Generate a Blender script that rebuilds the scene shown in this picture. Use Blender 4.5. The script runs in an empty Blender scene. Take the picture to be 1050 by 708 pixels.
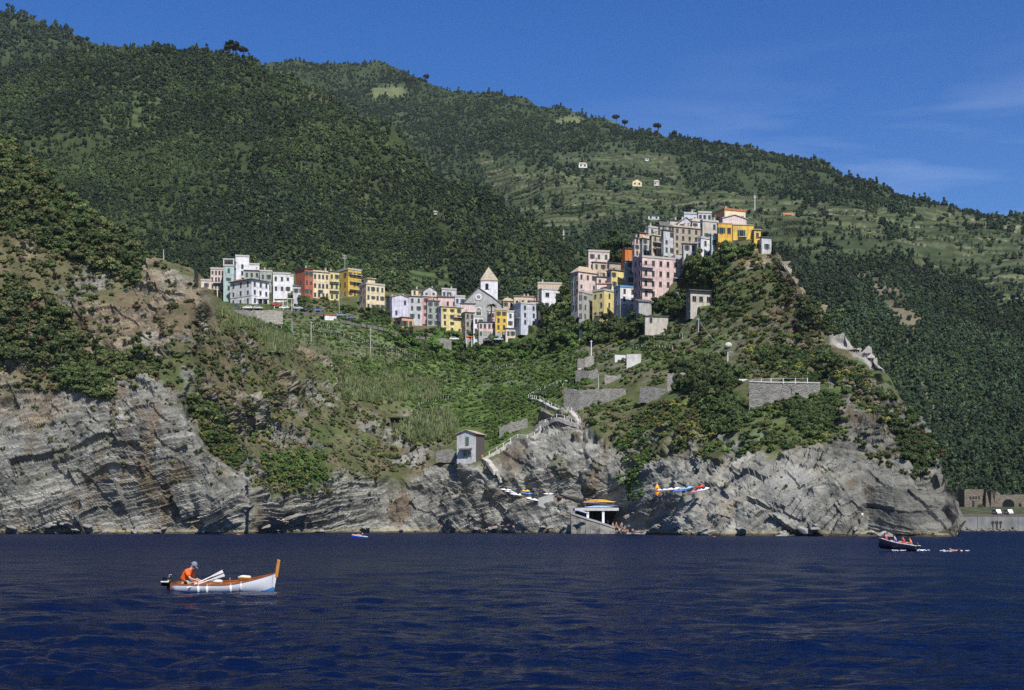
import bpy, bmesh, math, random
import numpy as np
from mathutils import Vector, Matrix

random.seed(7)
RNG = np.random.default_rng(11)
SC = bpy.context.scene
COL = SC.collection

# ----------------------------------------------------------------- camera
# The photographer stands in a boat, 2.3 m above the sea, looking along +Y.
F, CX, HZ, CAMZ = 1400.0, 525.0, 538.5, 2.3
PW, PH = 1050.0, 708.0


def W(px, py, Y):
    """world point seen in direction (px, py) at distance Y"""
    return Vector(((px - CX) / F * Y, Y, CAMZ + (HZ - py) / F * Y))


cam_d = bpy.data.cameras.new("camera")
cam = bpy.data.objects.new("camera", cam_d)
COL.objects.link(cam)
cam.location = (0, 0, CAMZ)
cam.rotation_euler = (math.radians(90), 0, 0)
cam_d.sensor_width = 36.0
cam_d.lens = 36.0 * F / PW
cam_d.shift_y = (HZ - PH / 2) / PW
cam_d.clip_start = 0.5
cam_d.clip_end = 30000
SC.camera = cam

# ----------------------------------------------------------------- light
SUN_EL, SUN_AZ = math.radians(52), math.radians(22)      # behind the viewer, to the right
S = Vector((math.sin(SUN_AZ) * math.cos(SUN_EL), -math.cos(SUN_AZ) * math.cos(SUN_EL), math.sin(SUN_EL)))
sun_d = bpy.data.lights.new("sun", "SUN")
sun_d.energy = 5.0
sun_d.angle = math.radians(0.53)
sun_d.color = (1.0, 0.95, 0.87)
sun = bpy.data.objects.new("sun", sun_d)
COL.objects.link(sun)
sun.rotation_euler = S.to_track_quat('Z', 'Y').to_euler()
sun.location = (200, -300, 600)

world = bpy.data.worlds.new("World")
SC.world = world
world.use_nodes = True
nt = world.node_tree
nt.nodes.clear()
wo = nt.nodes.new("ShaderNodeOutputWorld")
bg = nt.nodes.new("ShaderNodeBackground")
sky = nt.nodes.new("ShaderNodeTexSky")
sky.sky_type = 'NISHITA'
sky.sun_disc = False
sky.sun_elevation = SUN_EL
sky.sun_rotation = math.atan2(S.x, S.y)
sky.altitude = 300
sky.air_density = 1.0
sky.dust_density = 0.1
sky.ozone_density = 4.0
bg.inputs[1].default_value = 0.125
# thin wisps of cirrus low in the sky, to the right
tc = nt.nodes.new("ShaderNodeTexCoord")
mp = nt.nodes.new("ShaderNodeMapping")
mp.inputs['Rotation'].default_value = (0, math.radians(14), 0)
mp.inputs['Scale'].default_value = (2.2, 2.2, 16.0)
nz = nt.nodes.new("ShaderNodeTexNoise")
nz.inputs['Scale'].default_value = 2.0
nz.inputs['Detail'].default_value = 6
nz.inputs['Distortion'].default_value = 0.6
rp = nt.nodes.new("ShaderNodeValToRGB")
rp.color_ramp.elements[0].position = 0.50
rp.color_ramp.elements[1].position = 0.80
mix = nt.nodes.new("ShaderNodeMix")
mix.data_type = 'RGBA'
mul = nt.nodes.new("ShaderNodeMath")
mul.operation = 'MULTIPLY'
mul.inputs[1].default_value = 0.30
hs = nt.nodes.new("ShaderNodeHueSaturation")
hs.inputs['Saturation'].default_value = 1.36
hs.inputs['Hue'].default_value = 0.516
hs.inputs['Value'].default_value = 0.74
nt.links.new(tc.outputs['Generated'], mp.inputs[0])
nt.links.new(mp.outputs[0], nz.inputs[0])
nt.links.new(nz.outputs[0], rp.inputs[0])
nt.links.new(rp.outputs[0], mul.inputs[0])
# more cloud towards the right
sep = nt.nodes.new("ShaderNodeSeparateXYZ")
mr = nt.nodes.new("ShaderNodeMapRange")
mr.inputs[1].default_value = -0.02
mr.inputs[2].default_value = 0.26
mul2 = nt.nodes.new("ShaderNodeMath")
mul2.operation = 'MULTIPLY'
nt.links.new(tc.outputs['Generated'], sep.inputs[0])
nt.links.new(sep.outputs[0], mr.inputs[0])
nt.links.new(mul.outputs[0], mul2.inputs[0])
nt.links.new(mr.outputs[0], mul2.inputs[1])
mr3 = nt.nodes.new("ShaderNodeMapRange")                # and only low in the sky
mr3.inputs[1].default_value = 0.33
mr3.inputs[2].default_value = 0.25
nt.links.new(sep.outputs[2], mr3.inputs[0])
mul3 = nt.nodes.new("ShaderNodeMath")
mul3.operation = 'MULTIPLY'
nt.links.new(mul2.outputs[0], mul3.inputs[0])
nt.links.new(mr3.outputs[0], mul3.inputs[1])
nt.links.new(mul3.outputs[0], mix.inputs[0])
nt.links.new(sky.outputs[0], hs.inputs['Color'])
nt.links.new(hs.outputs[0], mix.inputs[6])
mix.inputs[7].default_value = (4.6, 5.6, 7.2, 1)
nt.links.new(mix.outputs[2], bg.inputs[0])
nt.links.new(bg.outputs[0], wo.inputs[0])

SC.view_settings.view_transform = 'Standard'
SC.view_settings.look = 'None'
SC.view_settings.exposure = 0.32
SC.view_settings.gamma = 1.0
SC.view_settings.use_curve_mapping = False
SC.render.engine = 'CYCLES'
SC.cycles.max_bounces = 5
SC.cycles.diffuse_bounces = 2
SC.cycles.glossy_bounces = 2
SC.cycles.transmission_bounces = 2
SC.cycles.use_denoising = False
SC.cycles.caustics_reflective = False
SC.cycles.caustics_refractive = False
SC.cycles.sample_clamp_indirect = 3.0

# ----------------------------------------------------------------- noise
_p = np.random.default_rng(5).permutation(256)
_p = np.concatenate([_p, _p, _p])
_g = np.random.default_rng(6).normal(size=(256, 3))
_g /= np.linalg.norm(_g, axis=1)[:, None]


def perlin(x, y, z):
    x, y, z = np.broadcast_arrays(np.asarray(x, float), np.asarray(y, float), np.asarray(z, float))
    xi, yi, zi = np.floor(x).astype(int), np.floor(y).astype(int), np.floor(z).astype(int)
    xf, yf, zf = x - xi, y - yi, z - zi
    xi, yi, zi = xi & 255, yi & 255, zi & 255
    fu, fv, fw = [t * t * t * (t * (t * 6 - 15) + 10) for t in (xf, yf, zf)]

    def gr(dx, dy, dz):
        h = _p[_p[_p[xi + dx] + yi + dy] + zi + dz]
        g = _g[h]
        return g[..., 0] * (xf - dx) + g[..., 1] * (yf - dy) + g[..., 2] * (zf - dz)

    def lp(a, b, t):
        return a + (b - a) * t
    r = lp(lp(lp(gr(0, 0, 0), gr(1, 0, 0), fu), lp(gr(0, 1, 0), gr(1, 1, 0), fu), fv),
           lp(lp(gr(0, 0, 1), gr(1, 0, 1), fu), lp(gr(0, 1, 1), gr(1, 1, 1), fu), fv), fw)
    return r * 1.5


def fbm(x, y, z, o=4, gain=0.5):
    a, s, t = 1.0, 0.0, 0.0
    for i in range(o):
        s = s + a * perlin(x + 17.3 * i, y - 9.1 * i, z + 5.7 * i)
        t += a
        a *= gain
        x, y, z = x * 2.03, y * 2.03, z * 2.03
    return s / t


def hash2(i, j):
    return (_p[(_p[i.astype(int) & 255] + (j.astype(int) & 255)) & 511] / 255.0)


def sstep(a, b, x):
    t = np.clip((x - a) / (b - a), 0, 1)
    return t * t * (3 - 2 * t)


def sdist(U, V, poly):
    """signed distance (inside positive) to a polygon"""
    P = np.array(poly, float)
    d = np.full(U.shape, 1e9)
    ins = np.zeros(U.shape, bool)
    n = len(P)
    for i in range(n):
        a, b = P[i], P[(i + 1) % n]
        e = b - a
        wx, wy = U - a[0], V - a[1]
        t = np.clip((wx * e[0] + wy * e[1]) / (e @ e + 1e-9), 0, 1)
        d = np.minimum(d, (wx - t * e[0]) ** 2 + (wy - t * e[1]) ** 2)
        c = (a[1] <= V) != (b[1] <= V)
        xx = a[0] + (V - a[1]) / (b[1] - a[1] + 1e-12) * e[0]
        ins ^= c & (U < xx)
    d = np.sqrt(d)
    return np.where(ins, d, -d)


def pmask(U, V, poly, soft=6, wob=8, sc=0.05):
    d = sdist(U, V, poly)
    if wob:
        d = d + wob * fbm(U * sc, V * sc, 3.3, 4)
    return sstep(-soft, soft, d)


class RBF:
    """thin plate spline through (u, v) -> depth"""

    def __init__(self, pts, smooth=1e-4):
        P = np.array(pts, float)
        self.P = P[:, :2] / 100.0
        z = np.log(P[:, 2])
        n = len(P)
        K = self._k(self.P[:, None, :] - self.P[None, :, :]) + smooth * np.eye(n)
        Q = np.hstack([np.ones((n, 1)), self.P])
        A = np.zeros((n + 3, n + 3))
        A[:n, :n] = K
        A[:n, n:] = Q
        A[n:, :n] = Q.T
        self.w = np.linalg.solve(A, np.concatenate([z, np.zeros(3)]))

    @staticmethod
    def _k(d):
        r2 = (d ** 2).sum(-1) + 1e-12
        return 0.5 * r2 * np.log(r2)

    def __call__(self, U, V):
        sh = U.shape
        q = np.stack([U.ravel(), V.ravel()], 1) / 100.0
        out = np.zeros(len(q))
        n = len(self.P)
        for i in range(0, len(q), 20000):
            c = q[i:i + 20000]
            out[i:i + 20000] = self._k(c[:, None, :] - self.P[None]) @ self.w[:n] + self.w[n] + c @ self.w[n + 1:]
        return np.exp(out).reshape(sh)


# ----------------------------------------------------------------- tags and mesh helpers
def tag(o, label=None, cat=None, group=None, kind=None):
    if label:
        o["label"] = label
    if cat:
        o["category"] = cat
    if group:
        o["group"] = group
    if kind:
        o["kind"] = kind
    return o


def link(o, parent=None):
    COL.objects.link(o)
    if parent is not None:
        o.parent = parent
    return o


def empty(name, loc, rz=0.0):
    o = bpy.data.objects.new(name, None)
    o.empty_display_size = 0.5
    o.location = loc
    o.rotation_euler = (0, 0, rz)
    return link(o)


def np_mesh(name, verts, faces, smooth=False, mats=(), mi=None):
    """verts (n,3), faces (m,4) or (m,3)"""
    me = bpy.data.meshes.new(name)
    verts = np.asarray(verts, np.float32)
    faces = np.asarray(faces, np.int32)
    k = faces.shape[1]
    me.vertices.add(len(verts))
    me.vertices.foreach_set("co", verts.ravel())
    me.loops.add(faces.size)
    me.loops.foreach_set("vertex_index", faces.ravel())
    me.polygons.add(len(faces))
    me.polygons.foreach_set("loop_start", np.arange(0, faces.size, k, dtype=np.int32))
    me.polygons.foreach_set("use_smooth", np.full(len(faces), smooth, bool))
    for m in mats:
        me.materials.append(m)
    if mi is not None:
        me.polygons.foreach_set("material_index", np.asarray(mi, np.int32))
    me.update(calc_edges=True)
    return me


class MB:
    """collects simple shapes, builds one mesh object"""

    def __init__(self):
        self.bm = bmesh.new()
        self.m = 0

    def face(self, pts, m=None):
        vs = [self.bm.verts.new(p) for p in pts]
        f = self.bm.faces.new(vs)
        f.material_index = self.m if m is None else m
        return f

    def hexa(self, p, m=None):
        """8 points: bottom ring 0-3, top ring 4-7"""
        vs = [self.bm.verts.new(q) for q in p]
        mm = self.m if m is None else m
        for idx in ((3, 2, 1, 0), (4, 5, 6, 7), (0, 1, 5, 4), (1, 2, 6, 5), (2, 3, 7, 6), (3, 0, 4, 7)):
            f = self.bm.faces.new([vs[i] for i in idx])
            f.material_index = mm
        return vs

    def box(self, x0, x1, y0, y1, z0, z1, m=None):
        return self.hexa([(x0, y0, z0), (x1, y0, z0), (x1, y1, z0), (x0, y1, z0),
                          (x0, y0, z1), (x1, y0, z1), (x1, y1, z1), (x0, y1, z1)], m)

    def tube(self, pts, r, n=8, m=None, cap=True, flat=1.0):
        pts = [Vector(p) for p in pts]
        rs = r if isinstance(r, (list, tuple)) else [r] * len(pts)
        rings = []
        prev = None
        for i, p in enumerate(pts):
            d = (pts[min(i + 1, len(pts) - 1)] - pts[max(i - 1, 0)]).normalized()
            up = Vector((0, 0, 1)) if abs(d.z) < 0.9 else Vector((0, 1, 0))
            a = d.cross(up).normalized()
            if prev is not None and a.dot(prev) < 0:
                a = -a
            prev = a
            b = a.cross(d).normalized()
            rings.append([self.bm.verts.new(p + rs[i] * (a * math.cos(t) + b * flat * math.sin(t)))
                          for t in [2 * math.pi * k / n for k in range(n)]])
        mm = self.m if m is None else m
        for i in range(len(rings) - 1):
            for k in range(n):
                f = self.bm.faces.new((rings[i][k], rings[i][(k + 1) % n], rings[i + 1][(k + 1) % n], rings[i + 1][k]))
                f.material_index = mm
        if cap:
            for rr in (rings[0][::-1], rings[-1]):
                try:
                    self.bm.faces.new(rr).material_index = mm
                except ValueError:
                    pass
        return self

    def ball(self, c, r, seg=10, rings=7, m=None):
        rr = r if isinstance(r, (list, tuple)) else (r, r, r)
        mat = Matrix.Translation(c) @ Matrix.Diagonal((rr[0], rr[1], rr[2], 1))
        g = bmesh.ops.create_uvsphere(self.bm, u_segments=seg, v_segments=rings, radius=1, matrix=mat)
        mm = self.m if m is None else m
        for v in g['verts']:
            for f in v.link_faces:
                f.material_index = mm
        return self

    def build(self, name, mats, parent=None, smooth=False, loc=None, rz=None):
        me = self.mesh(name, mats, smooth)
        o = bpy.data.objects.new(name, me)
        if loc is not None:
            o.location = loc
        if rz is not None:
            o.rotation_euler = (0, 0, rz)
        return link(o, parent)

    def mesh(self, name, mats, smooth=False):
        me = bpy.data.meshes.new(name)
        bmesh.ops.recalc_face_normals(self.bm, faces=self.bm.faces[:])
        if smooth:
            for f in self.bm.faces:
                f.smooth = True
        self.bm.to_mesh(me)
        self.bm.free()
        for m in (mats if isinstance(mats, (list, tuple)) else [mats]):
            me.materials.append(m)
        return me


# ----------------------------------------------------------------- materials
_M = {}


def mat_new(name):
    m = bpy.data.materials.new(name)
    m.use_nodes = True
    n = m.node_tree
    n.nodes.clear()
    out = n.nodes.new("ShaderNodeOutputMaterial")
    b = n.nodes.new("ShaderNodeBsdfPrincipled")
    n.links.new(b.outputs[0], out.inputs[0])
    return m, n, b


def plain(name, col, rough=0.7, var=0.12, scale=3.0, spec=0.3, metal=0.0, bump=0.0):
    """a colour with gentle uneven wear"""
    key = (name, col)
    if key in _M:
        return _M[key]
    m, n, b = mat_new(name)
    tx = n.nodes.new("ShaderNodeTexCoord")
    nz = n.nodes.new("ShaderNodeTexNoise")
    nz.inputs['Scale'].default_value = scale
    nz.inputs['Detail'].default_value = 5
    n.links.new(tx.outputs['Object'], nz.inputs[0])
    mr = n.nodes.new("ShaderNodeMapRange")
    mr.inputs[1].default_value = 0.3
    mr.inputs[2].default_value = 0.7
    mr.inputs[3].default_value = 1 - var
    mr.inputs[4].default_value = 1 + var
    n.links.new(nz.outputs[0], mr.inputs[0])
    mx = n.nodes.new("ShaderNodeMix")
    mx.data_type = 'RGBA'
    mx.blend_type = 'MULTIPLY'
    mx.inputs[0].default_value = 1
    mx.inputs[6].default_value = (*col, 1)
    n.links.new(mr.outputs[0], mx.inputs[7])
    n.links.new(mx.outputs[2], b.inputs['Base Color'])
    b.inputs['Roughness'].default_value = rough
    b.inputs['Specular IOR Level'].default_value = spec
    b.inputs['Metallic'].default_value = metal
    if bump:
        bp = n.nodes.new("ShaderNodeBump")
        bp.inputs['Strength'].default_value = bump
        bp.inputs['Distance'].default_value = 0.1
        n.links.new(nz.outputs[0], bp.inputs['Height'])
        n.links.new(bp.outputs[0], b.inputs['Normal'])
    _M[key] = m
    return m


def plaster(name, col):
    """old limewash: broad fading and vertical rain streaks"""
    key = ("plaster", name, col)
    if key in _M:
        return _M[key]
    m, n, b = mat_new(name)
    tx = n.nodes.new("ShaderNodeTexCoord")
    n1 = n.nodes.new("ShaderNodeTexNoise")
    n1.inputs['Scale'].default_value = 0.6
    n1.inputs['Detail'].default_value = 5
    n.links.new(tx.outputs['Object'], n1.inputs[0])
    mp = n.nodes.new("ShaderNodeMapping")
    mp.inputs['Scale'].default_value = (2.2, 2.2, 0.18)
    n.links.new(tx.outputs['Object'], mp.inputs[0])
    n2 = n.nodes.new("ShaderNodeTexNoise")
    n2.inputs['Scale'].default_value = 1.0
    n2.inputs['Detail'].default_value = 4
    n.links.new(mp.outputs[0], n2.inputs[0])
    ad = n.nodes.new("ShaderNodeMath")
    ad.operation = 'ADD'
    n.links.new(n1.outputs[0], ad.inputs[0])
    n.links.new(n2.outputs[0], ad.inputs[1])
    mr = n.nodes.new("ShaderNodeMapRange")
    mr.inputs[1].default_value = 0.7
    mr.inputs[2].default_value = 1.3
    mr.inputs[3].default_value = 0.64
    mr.inputs[4].default_value = 1.14
    n.links.new(ad.outputs[0], mr.inputs[0])
    mx = n.nodes.new("ShaderNodeMix")
    mx.data_type = 'RGBA'
    mx.blend_type = 'MULTIPLY'
    mx.inputs[0].default_value = 1
    mx.inputs[6].default_value = (*col, 1)
    n.links.new(mr.outputs[0], mx.inputs[7])
    # places where the wash has flaked off the grey render
    n3 = n.nodes.new("ShaderNodeTexNoise")
    n3.inputs['Scale'].default_value = 0.35
    n3.inputs['Detail'].default_value = 7
    n3.inputs['Roughness'].default_value = 0.65
    n.links.new(tx.outputs['Object'], n3.inputs[0])
    m3 = n.nodes.new("ShaderNodeMapRange")
    m3.inputs[1].default_value = 0.56
    m3.inputs[2].default_value = 0.66
    m3.inputs[4].default_value = 0.55
    n.links.new(n3.outputs[0], m3.inputs[0])
    mx2 = n.nodes.new("ShaderNodeMix")
    mx2.data_type = 'RGBA'
    mx2.inputs[7].default_value = (0.30, 0.275, 0.235, 1)
    n.links.new(m3.outputs[0], mx2.inputs[0])
    n.links.new(mx.outputs[2], mx2.inputs[6])
    n.links.new(mx2.outputs[2], b.inputs['Base Color'])
    b.inputs['Roughness'].default_value = 0.9
    b.inputs['Specular IOR Level'].default_value = 0.15
    _M[key] = m
    return m


def masonry(name, c1, c2, scale=1.6):
    key = ("masonry", name)
    if key in _M:
        return _M[key]
    m, n, b = mat_new(name)
    tx = n.nodes.new("ShaderNodeTexCoord")
    mp = n.nodes.new("ShaderNodeMapping")
    mp.inputs['Scale'].default_value = (1, 1, 1.9)
    n.links.new(tx.outputs['Object'], mp.inputs[0])
    vo = n.nodes.new("ShaderNodeTexVoronoi")
    vo.inputs['Scale'].default_value = scale
    n.links.new(mp.outputs[0], vo.inputs[0])
    nz = n.nodes.new("ShaderNodeTexNoise")
    nz.inputs['Scale'].default_value = 0.5
    nz.inputs['Detail'].default_value = 6
    n.links.new(tx.outputs['Object'], nz.inputs[0])
    sp = n.nodes.new("ShaderNodeSeparateColor")
    n.links.new(vo.outputs['Color'], sp.inputs[0])
    av = n.nodes.new("ShaderNodeMath")
    av.operation = 'ADD'
    n.links.new(sp.outputs[0], av.inputs[0])
    n.links.new(nz.outputs[0], av.inputs[1])
    mr = n.nodes.new("ShaderNodeMapRange")
    mr.inputs[1].default_value = 0.4
    mr.inputs[2].default_value = 1.4
    n.links.new(av.outputs[0], mr.inputs[0])
    mx = n.nodes.new("ShaderNodeMix")
    mx.data_type = 'RGBA'
    mx.inputs[6].default_value = (*c1, 1)
    mx.inputs[7].default_value = (*c2, 1)
    n.links.new(mr.outputs[0], mx.inputs[0])
    n.links.new(mx.outputs[2], b.inputs['Base Color'])
    bp = n.nodes.new("ShaderNodeBump")
    bp.inputs['Strength'].default_value = 0.8
    bp.inputs['Distance'].default_value = 0.15
    n.links.new(vo.outputs['Distance'], bp.inputs['Height'])
    bp.invert = True
    n.links.new(bp.outputs[0], b.inputs['Normal'])
    b.inputs['Roughness'].default_value = 0.95
    b.inputs['Specular IOR Level'].default_value = 0.1
    _M[key] = m
    return m


def ground_mat(name, scale, var, bump, bdist, dscale=0.12):
    """albedo stored with the terrain (its ground cover) broken up by noise"""
    m, n, b = mat_new(name)
    at = n.nodes.new("ShaderNodeAttribute")
    at.attribute_name = "cover"
    ge = n.nodes.new("ShaderNodeNewGeometry")
    nz = n.nodes.new("ShaderNodeTexNoise")
    nz.inputs['Scale'].default_value = scale
    nz.inputs['Detail'].default_value = 7
    nz.inputs['Roughness'].default_value = 0.65
    n.links.new(ge.outputs['Position'], nz.inputs[0])
    n3 = n.nodes.new("ShaderNodeTexNoise")
    n3.inputs['Scale'].default_value = dscale
    n3.inputs['Detail'].default_value = 5
    n.links.new(ge.outputs['Position'], n3.inputs[0])
    ad = n.nodes.new("ShaderNodeMath")
    ad.operation = 'ADD'
    n.links.new(nz.outputs[0], ad.inputs[0])
    n.links.new(n3.outputs[0], ad.inputs[1])
    mr = n.nodes.new("ShaderNodeMapRange")
    mr.inputs[1].default_value = 0.65
    mr.inputs[2].default_value = 1.35
    mr.inputs[3].default_value = 1 - var
    mr.inputs[4].default_value = 1 + var
    n.links.new(ad.outputs[0], mr.inputs[0])
    mx = n.nodes.new("ShaderNodeMix")
    mx.data_type = 'RGBA'
    mx.blend_type = 'MULTIPLY'
    mx.inputs[0].default_value = 1
    n.links.new(at.outputs['Color'], mx.inputs[6])
    n.links.new(mr.outputs[0], mx.inputs[7])
    n.links.new(mx.outputs[2], b.inputs['Base Color'])
    bp = n.nodes.new("ShaderNodeBump")
    bp.inputs['Strength'].default_value = bump
    bp.inputs['Distance'].default_value = bdist
    n.links.new(nz.outputs[0], bp.inputs['Height'])
    n.links.new(bp.outputs[0], b.inputs['Normal'])
    b.inputs['Roughness'].default_value = 0.95
    b.inputs['Specular IOR Level'].default_value = 0.08
    return m


def leaf_mat(name):
    """foliage: the plant's own green (or rust, or yellow), each leaf clump a little different"""
    m, n, b = mat_new(name)
    at = n.nodes.new("ShaderNodeAttribute")
    at.attribute_type = 'INSTANCER'
    at.attribute_name = "tint"
    lv = n.nodes.new("ShaderNodeAttribute")
    lv.attribute_name = "leafv"
    mx = n.nodes.new("ShaderNodeMix")
    mx.data_type = 'RGBA'
    mx.blend_type = 'MULTIPLY'
    mx.inputs[0].default_value = 1
    n.links.new(at.outputs['Color'], mx.inputs[6])
    n.links.new(lv.outputs['Color'], mx.inputs[7])
    n.links.new(mx.outputs[2], b.inputs['Base Color'])
    b.inputs['Roughness'].default_value = 0.75
    b.inputs['Specular IOR Level'].default_value = 0.12
    return m


LEAF = leaf_mat("leaves")
BARK = plain("bark", (0.11, 0.085, 0.06), 0.95, 0.3, 4)
ROCKM = ground_mat("coast_ground", 1.3, 0.45, 0.7, 0.5)
HILLM = ground_mat("hill_ground", 0.25, 0.4, 0.5, 1.5, 0.03)
# ================================================================= HOUSES
C_ = {
    "white": (0.74, 0.74, 0.75), "lilac": (0.60, 0.58, 0.68), "paleblue": (0.52, 0.56, 0.64), "pink": (0.66, 0.50, 0.47), "palepink": (0.68, 0.55, 0.51),
    "rose": (0.62, 0.33, 0.34), "cream": (0.74, 0.62, 0.40), "beige": (0.58, 0.47, 0.35), "yellow": (0.72, 0.60, 0.27), "gold": (0.70, 0.47, 0.10),
    "ochre": (0.68, 0.41, 0.085), "orange": (0.66, 0.20, 0.045), "red": (0.40, 0.13, 0.075), "grey": (0.40, 0.40, 0.385), "palegrey": (0.52, 0.52, 0.53),
    "greygreen": (0.36, 0.39, 0.35), "tan": (0.42, 0.36, 0.28), "apricot": (0.62, 0.36, 0.22), "blue": (0.22, 0.40, 0.62), "teal": (0.40, 0.50, 0.48),
    "palestone": (0.50, 0.46, 0.40),
}
SLATE = plain("slate_roof", (0.105, 0.105, 0.11), 0.85, 0.25, 1.5)
TILE = plain("weathered_roof_tiles", (0.40, 0.32, 0.23), 0.9, 0.25, 1.5)
TERRA = plain("terracotta_tiles", (0.42, 0.15, 0.07), 0.9, 0.25, 2)
DECK = plain("terrace_paving", (0.42, 0.40, 0.37), 0.9, 0.15, 2)
GLASS = plain("dark_window_glass", (0.012, 0.014, 0.016), 0.15, 0.2, 2, 0.5)
FRAME = plain("window_frame_paint", (0.30, 0.29, 0.27), 0.7, 0.1, 4)
SHUT_G = plain("green_shutter", (0.035, 0.085, 0.055), 0.7, 0.15, 5)
SHUT_B = plain("brown_shutter", (0.07, 0.045, 0.03), 0.7, 0.15, 5)
DOORM = plain("old_door_wood", (0.09, 0.05, 0.03), 0.8, 0.2, 5)
IRON = plain("dark_iron", (0.035, 0.035, 0.037), 0.6, 0.1, 5, 0.4)
STONE = masonry("rubble_stone", (0.20, 0.185, 0.155), (0.40, 0.375, 0.33), 2.2)
STONEG = masonry("grey_rubble_stone", (0.13, 0.125, 0.11), (0.30, 0.29, 0.26), 2.4)
CONC = plain("pale_concrete", (0.50, 0.49, 0.47), 0.9, 0.18, 0.8)
CHIM = plain("chimney_render", (0.45, 0.40, 0.34), 0.9, 0.2, 3)


def wallm(c):
    if c == "stone":
        return STONE
    if c == "stoneg":
        return STONEG
    return plaster(c + "_limewash", C_[c])


def _win_mesh(w, h):
    b = MB()
    t = 0.09
    b.box(-w / 2 - t, -w / 2, -0.10, 0.05, -h / 2 - t, h / 2 + t)
    b.box(w / 2, w / 2 + t, -0.10, 0.05, -h / 2 - t, h / 2 + t)
    b.box(-w / 2, w / 2, -0.10, 0.05, h / 2, h / 2 + t)
    b.box(-w / 2 - 0.12, w / 2 + 0.12, -0.20, 0.05, -h / 2 - t - 0.08, -h / 2 - t + 0.003)
    b.box(-0.03, 0.03, -0.07, 0.05, -h / 2 - t + 0.003, h / 2)
    fr = b.mesh("window_frame", FRAME)
    b = MB()
    b.box(-w / 2, w / 2, -0.045, 0.03, -h / 2 - t + 0.004, h / 2 - 0.002)
    return fr, b.mesh("pane", GLASS)


def _shut_mesh(w, h, m):
    b = MB()
    b.box(-w / 2, w / 2, -0.13, -0.07, -h / 2, h / 2)
    for k in range(6):
        z = -h / 2 + h * (k + 0.5) / 6
        b.box(-w / 2 + 0.05, w / 2 - 0.05, -0.15, -0.131, z - 0.05, z + 0.05)
    return b.mesh("shutter", m)


WM = {}


def add_window(par, x, y, z, rot, w=0.95, h=1.5, sh=None):
    key = (round(w, 1), round(h, 1))
    if key not in WM:
        WM[key] = _win_mesh(*key)
    fr, pn = WM[key]
    o = bpy.data.objects.new("window", fr)
    o.location = (x, y, z)
    o.rotation_euler = (0, 0, rot)
    link(o, par)
    link(bpy.data.objects.new("pane", pn), o)
    if sh in ("closed_g", "closed_b"):                     # both leaves shut over the pane
        k2 = (key, sh)
        if k2 not in WM:
            WM[k2] = _shut_mesh(key[0] * 0.94, key[1], SHUT_G if sh == "closed_g" else SHUT_B)
        link(bpy.data.objects.new("shutter", WM[k2]), o)
    elif sh:
        k2 = (key, sh)
        if k2 not in WM:
            WM[k2] = _shut_mesh(key[0] / 2, key[1], SHUT_G if sh == "g" else SHUT_B)
        for s in (-1, 1):
            q = bpy.data.objects.new("shutter", WM[k2])
            q.location = (s * (key[0] / 2 + key[0] / 4 + 0.09), 0, 0)
            link(q, o)
    return o


def add_door(par, x, y, z, rot, w=1.1, h=2.1, m=None):
    b = MB()
    b.box(-w / 2, w / 2, -0.07, 0.03, 0, h)
    b.box(-w / 2 - 0.12, -w / 2, -0.11, 0.03, 0, h + 0.12)
    b.box(w / 2, w / 2 + 0.12, -0.11, 0.03, 0, h + 0.12)
    b.box(-w / 2, w / 2, -0.11, 0.03, h, h + 0.12)
    o = b.build("door", m or DOORM, par)
    o.location = (x, y, z)
    o.rotation_euler = (0, 0, rot)
    return o


def add_balcony(par, x0, x1, z, rot, d=1.1, off=0.0, m=None, solid=False):
    """slab and railing on the y=off face (rot 0) or x=off face"""
    b = MB()
    b.box(x0, x1, -d, 0.02, -0.18, 0)
    o = b.build("balcony", m or CONC, par)
    if rot == 0:
        o.location = (0, off, z)
    else:
        o.location = (off, 0, z)
        o.rotation_euler = (0, 0, -math.pi / 2)
    r = MB()
    if solid:
        r.box(x0, x1, -d - 0.001, -d + 0.1, 0.002, 0.95)
        r.box(x0, x0 + 0.1, -d + 0.101, -0.02, 0.002, 0.95)
        r.box(x1 - 0.1, x1, -d + 0.101, -0.02, 0.002, 0.95)
    else:
        r.box(x0, x1, -d, -d + 0.05, 0.92, 0.98)
        n = max(3, int((x1 - x0) / 0.25))
        for k in range(n + 1):
            xx = x0 + (x1 - x0 - 0.04) * k / n
            r.box(xx, xx + 0.04, -d + 0.005, -d + 0.045, 0.002, 0.919)
        for xx in (x0, x1 - 0.05):
            r.box(xx, xx + 0.05, -d + 0.051, -0.02, 0.92, 0.98)
            r.box(xx, xx + 0.05, -0.55 * d, -0.55 * d + 0.05, 0.002, 0.919)
    r.build("railing", (m or CONC) if solid else IRON, o)
    return o


def frame_of(xl, xc, xr, Y, th, wl_def):
    c, s = math.cos(th), math.sin(th)
    X = (xc - CX) / F * Y
    kr = (xr - CX) / F
    wr = (kr * Y - X) / (c - kr * s)
    if xl < xc:
        kl = (xl - CX) / F
        wl = (kl * Y - X) / (-s - kl * c)
        wl = min(max(wl, 1.5), 22)
    else:
        wl = wl_def
    return X, wr, wl


HR = random.Random(21)
HREC = []


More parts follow.
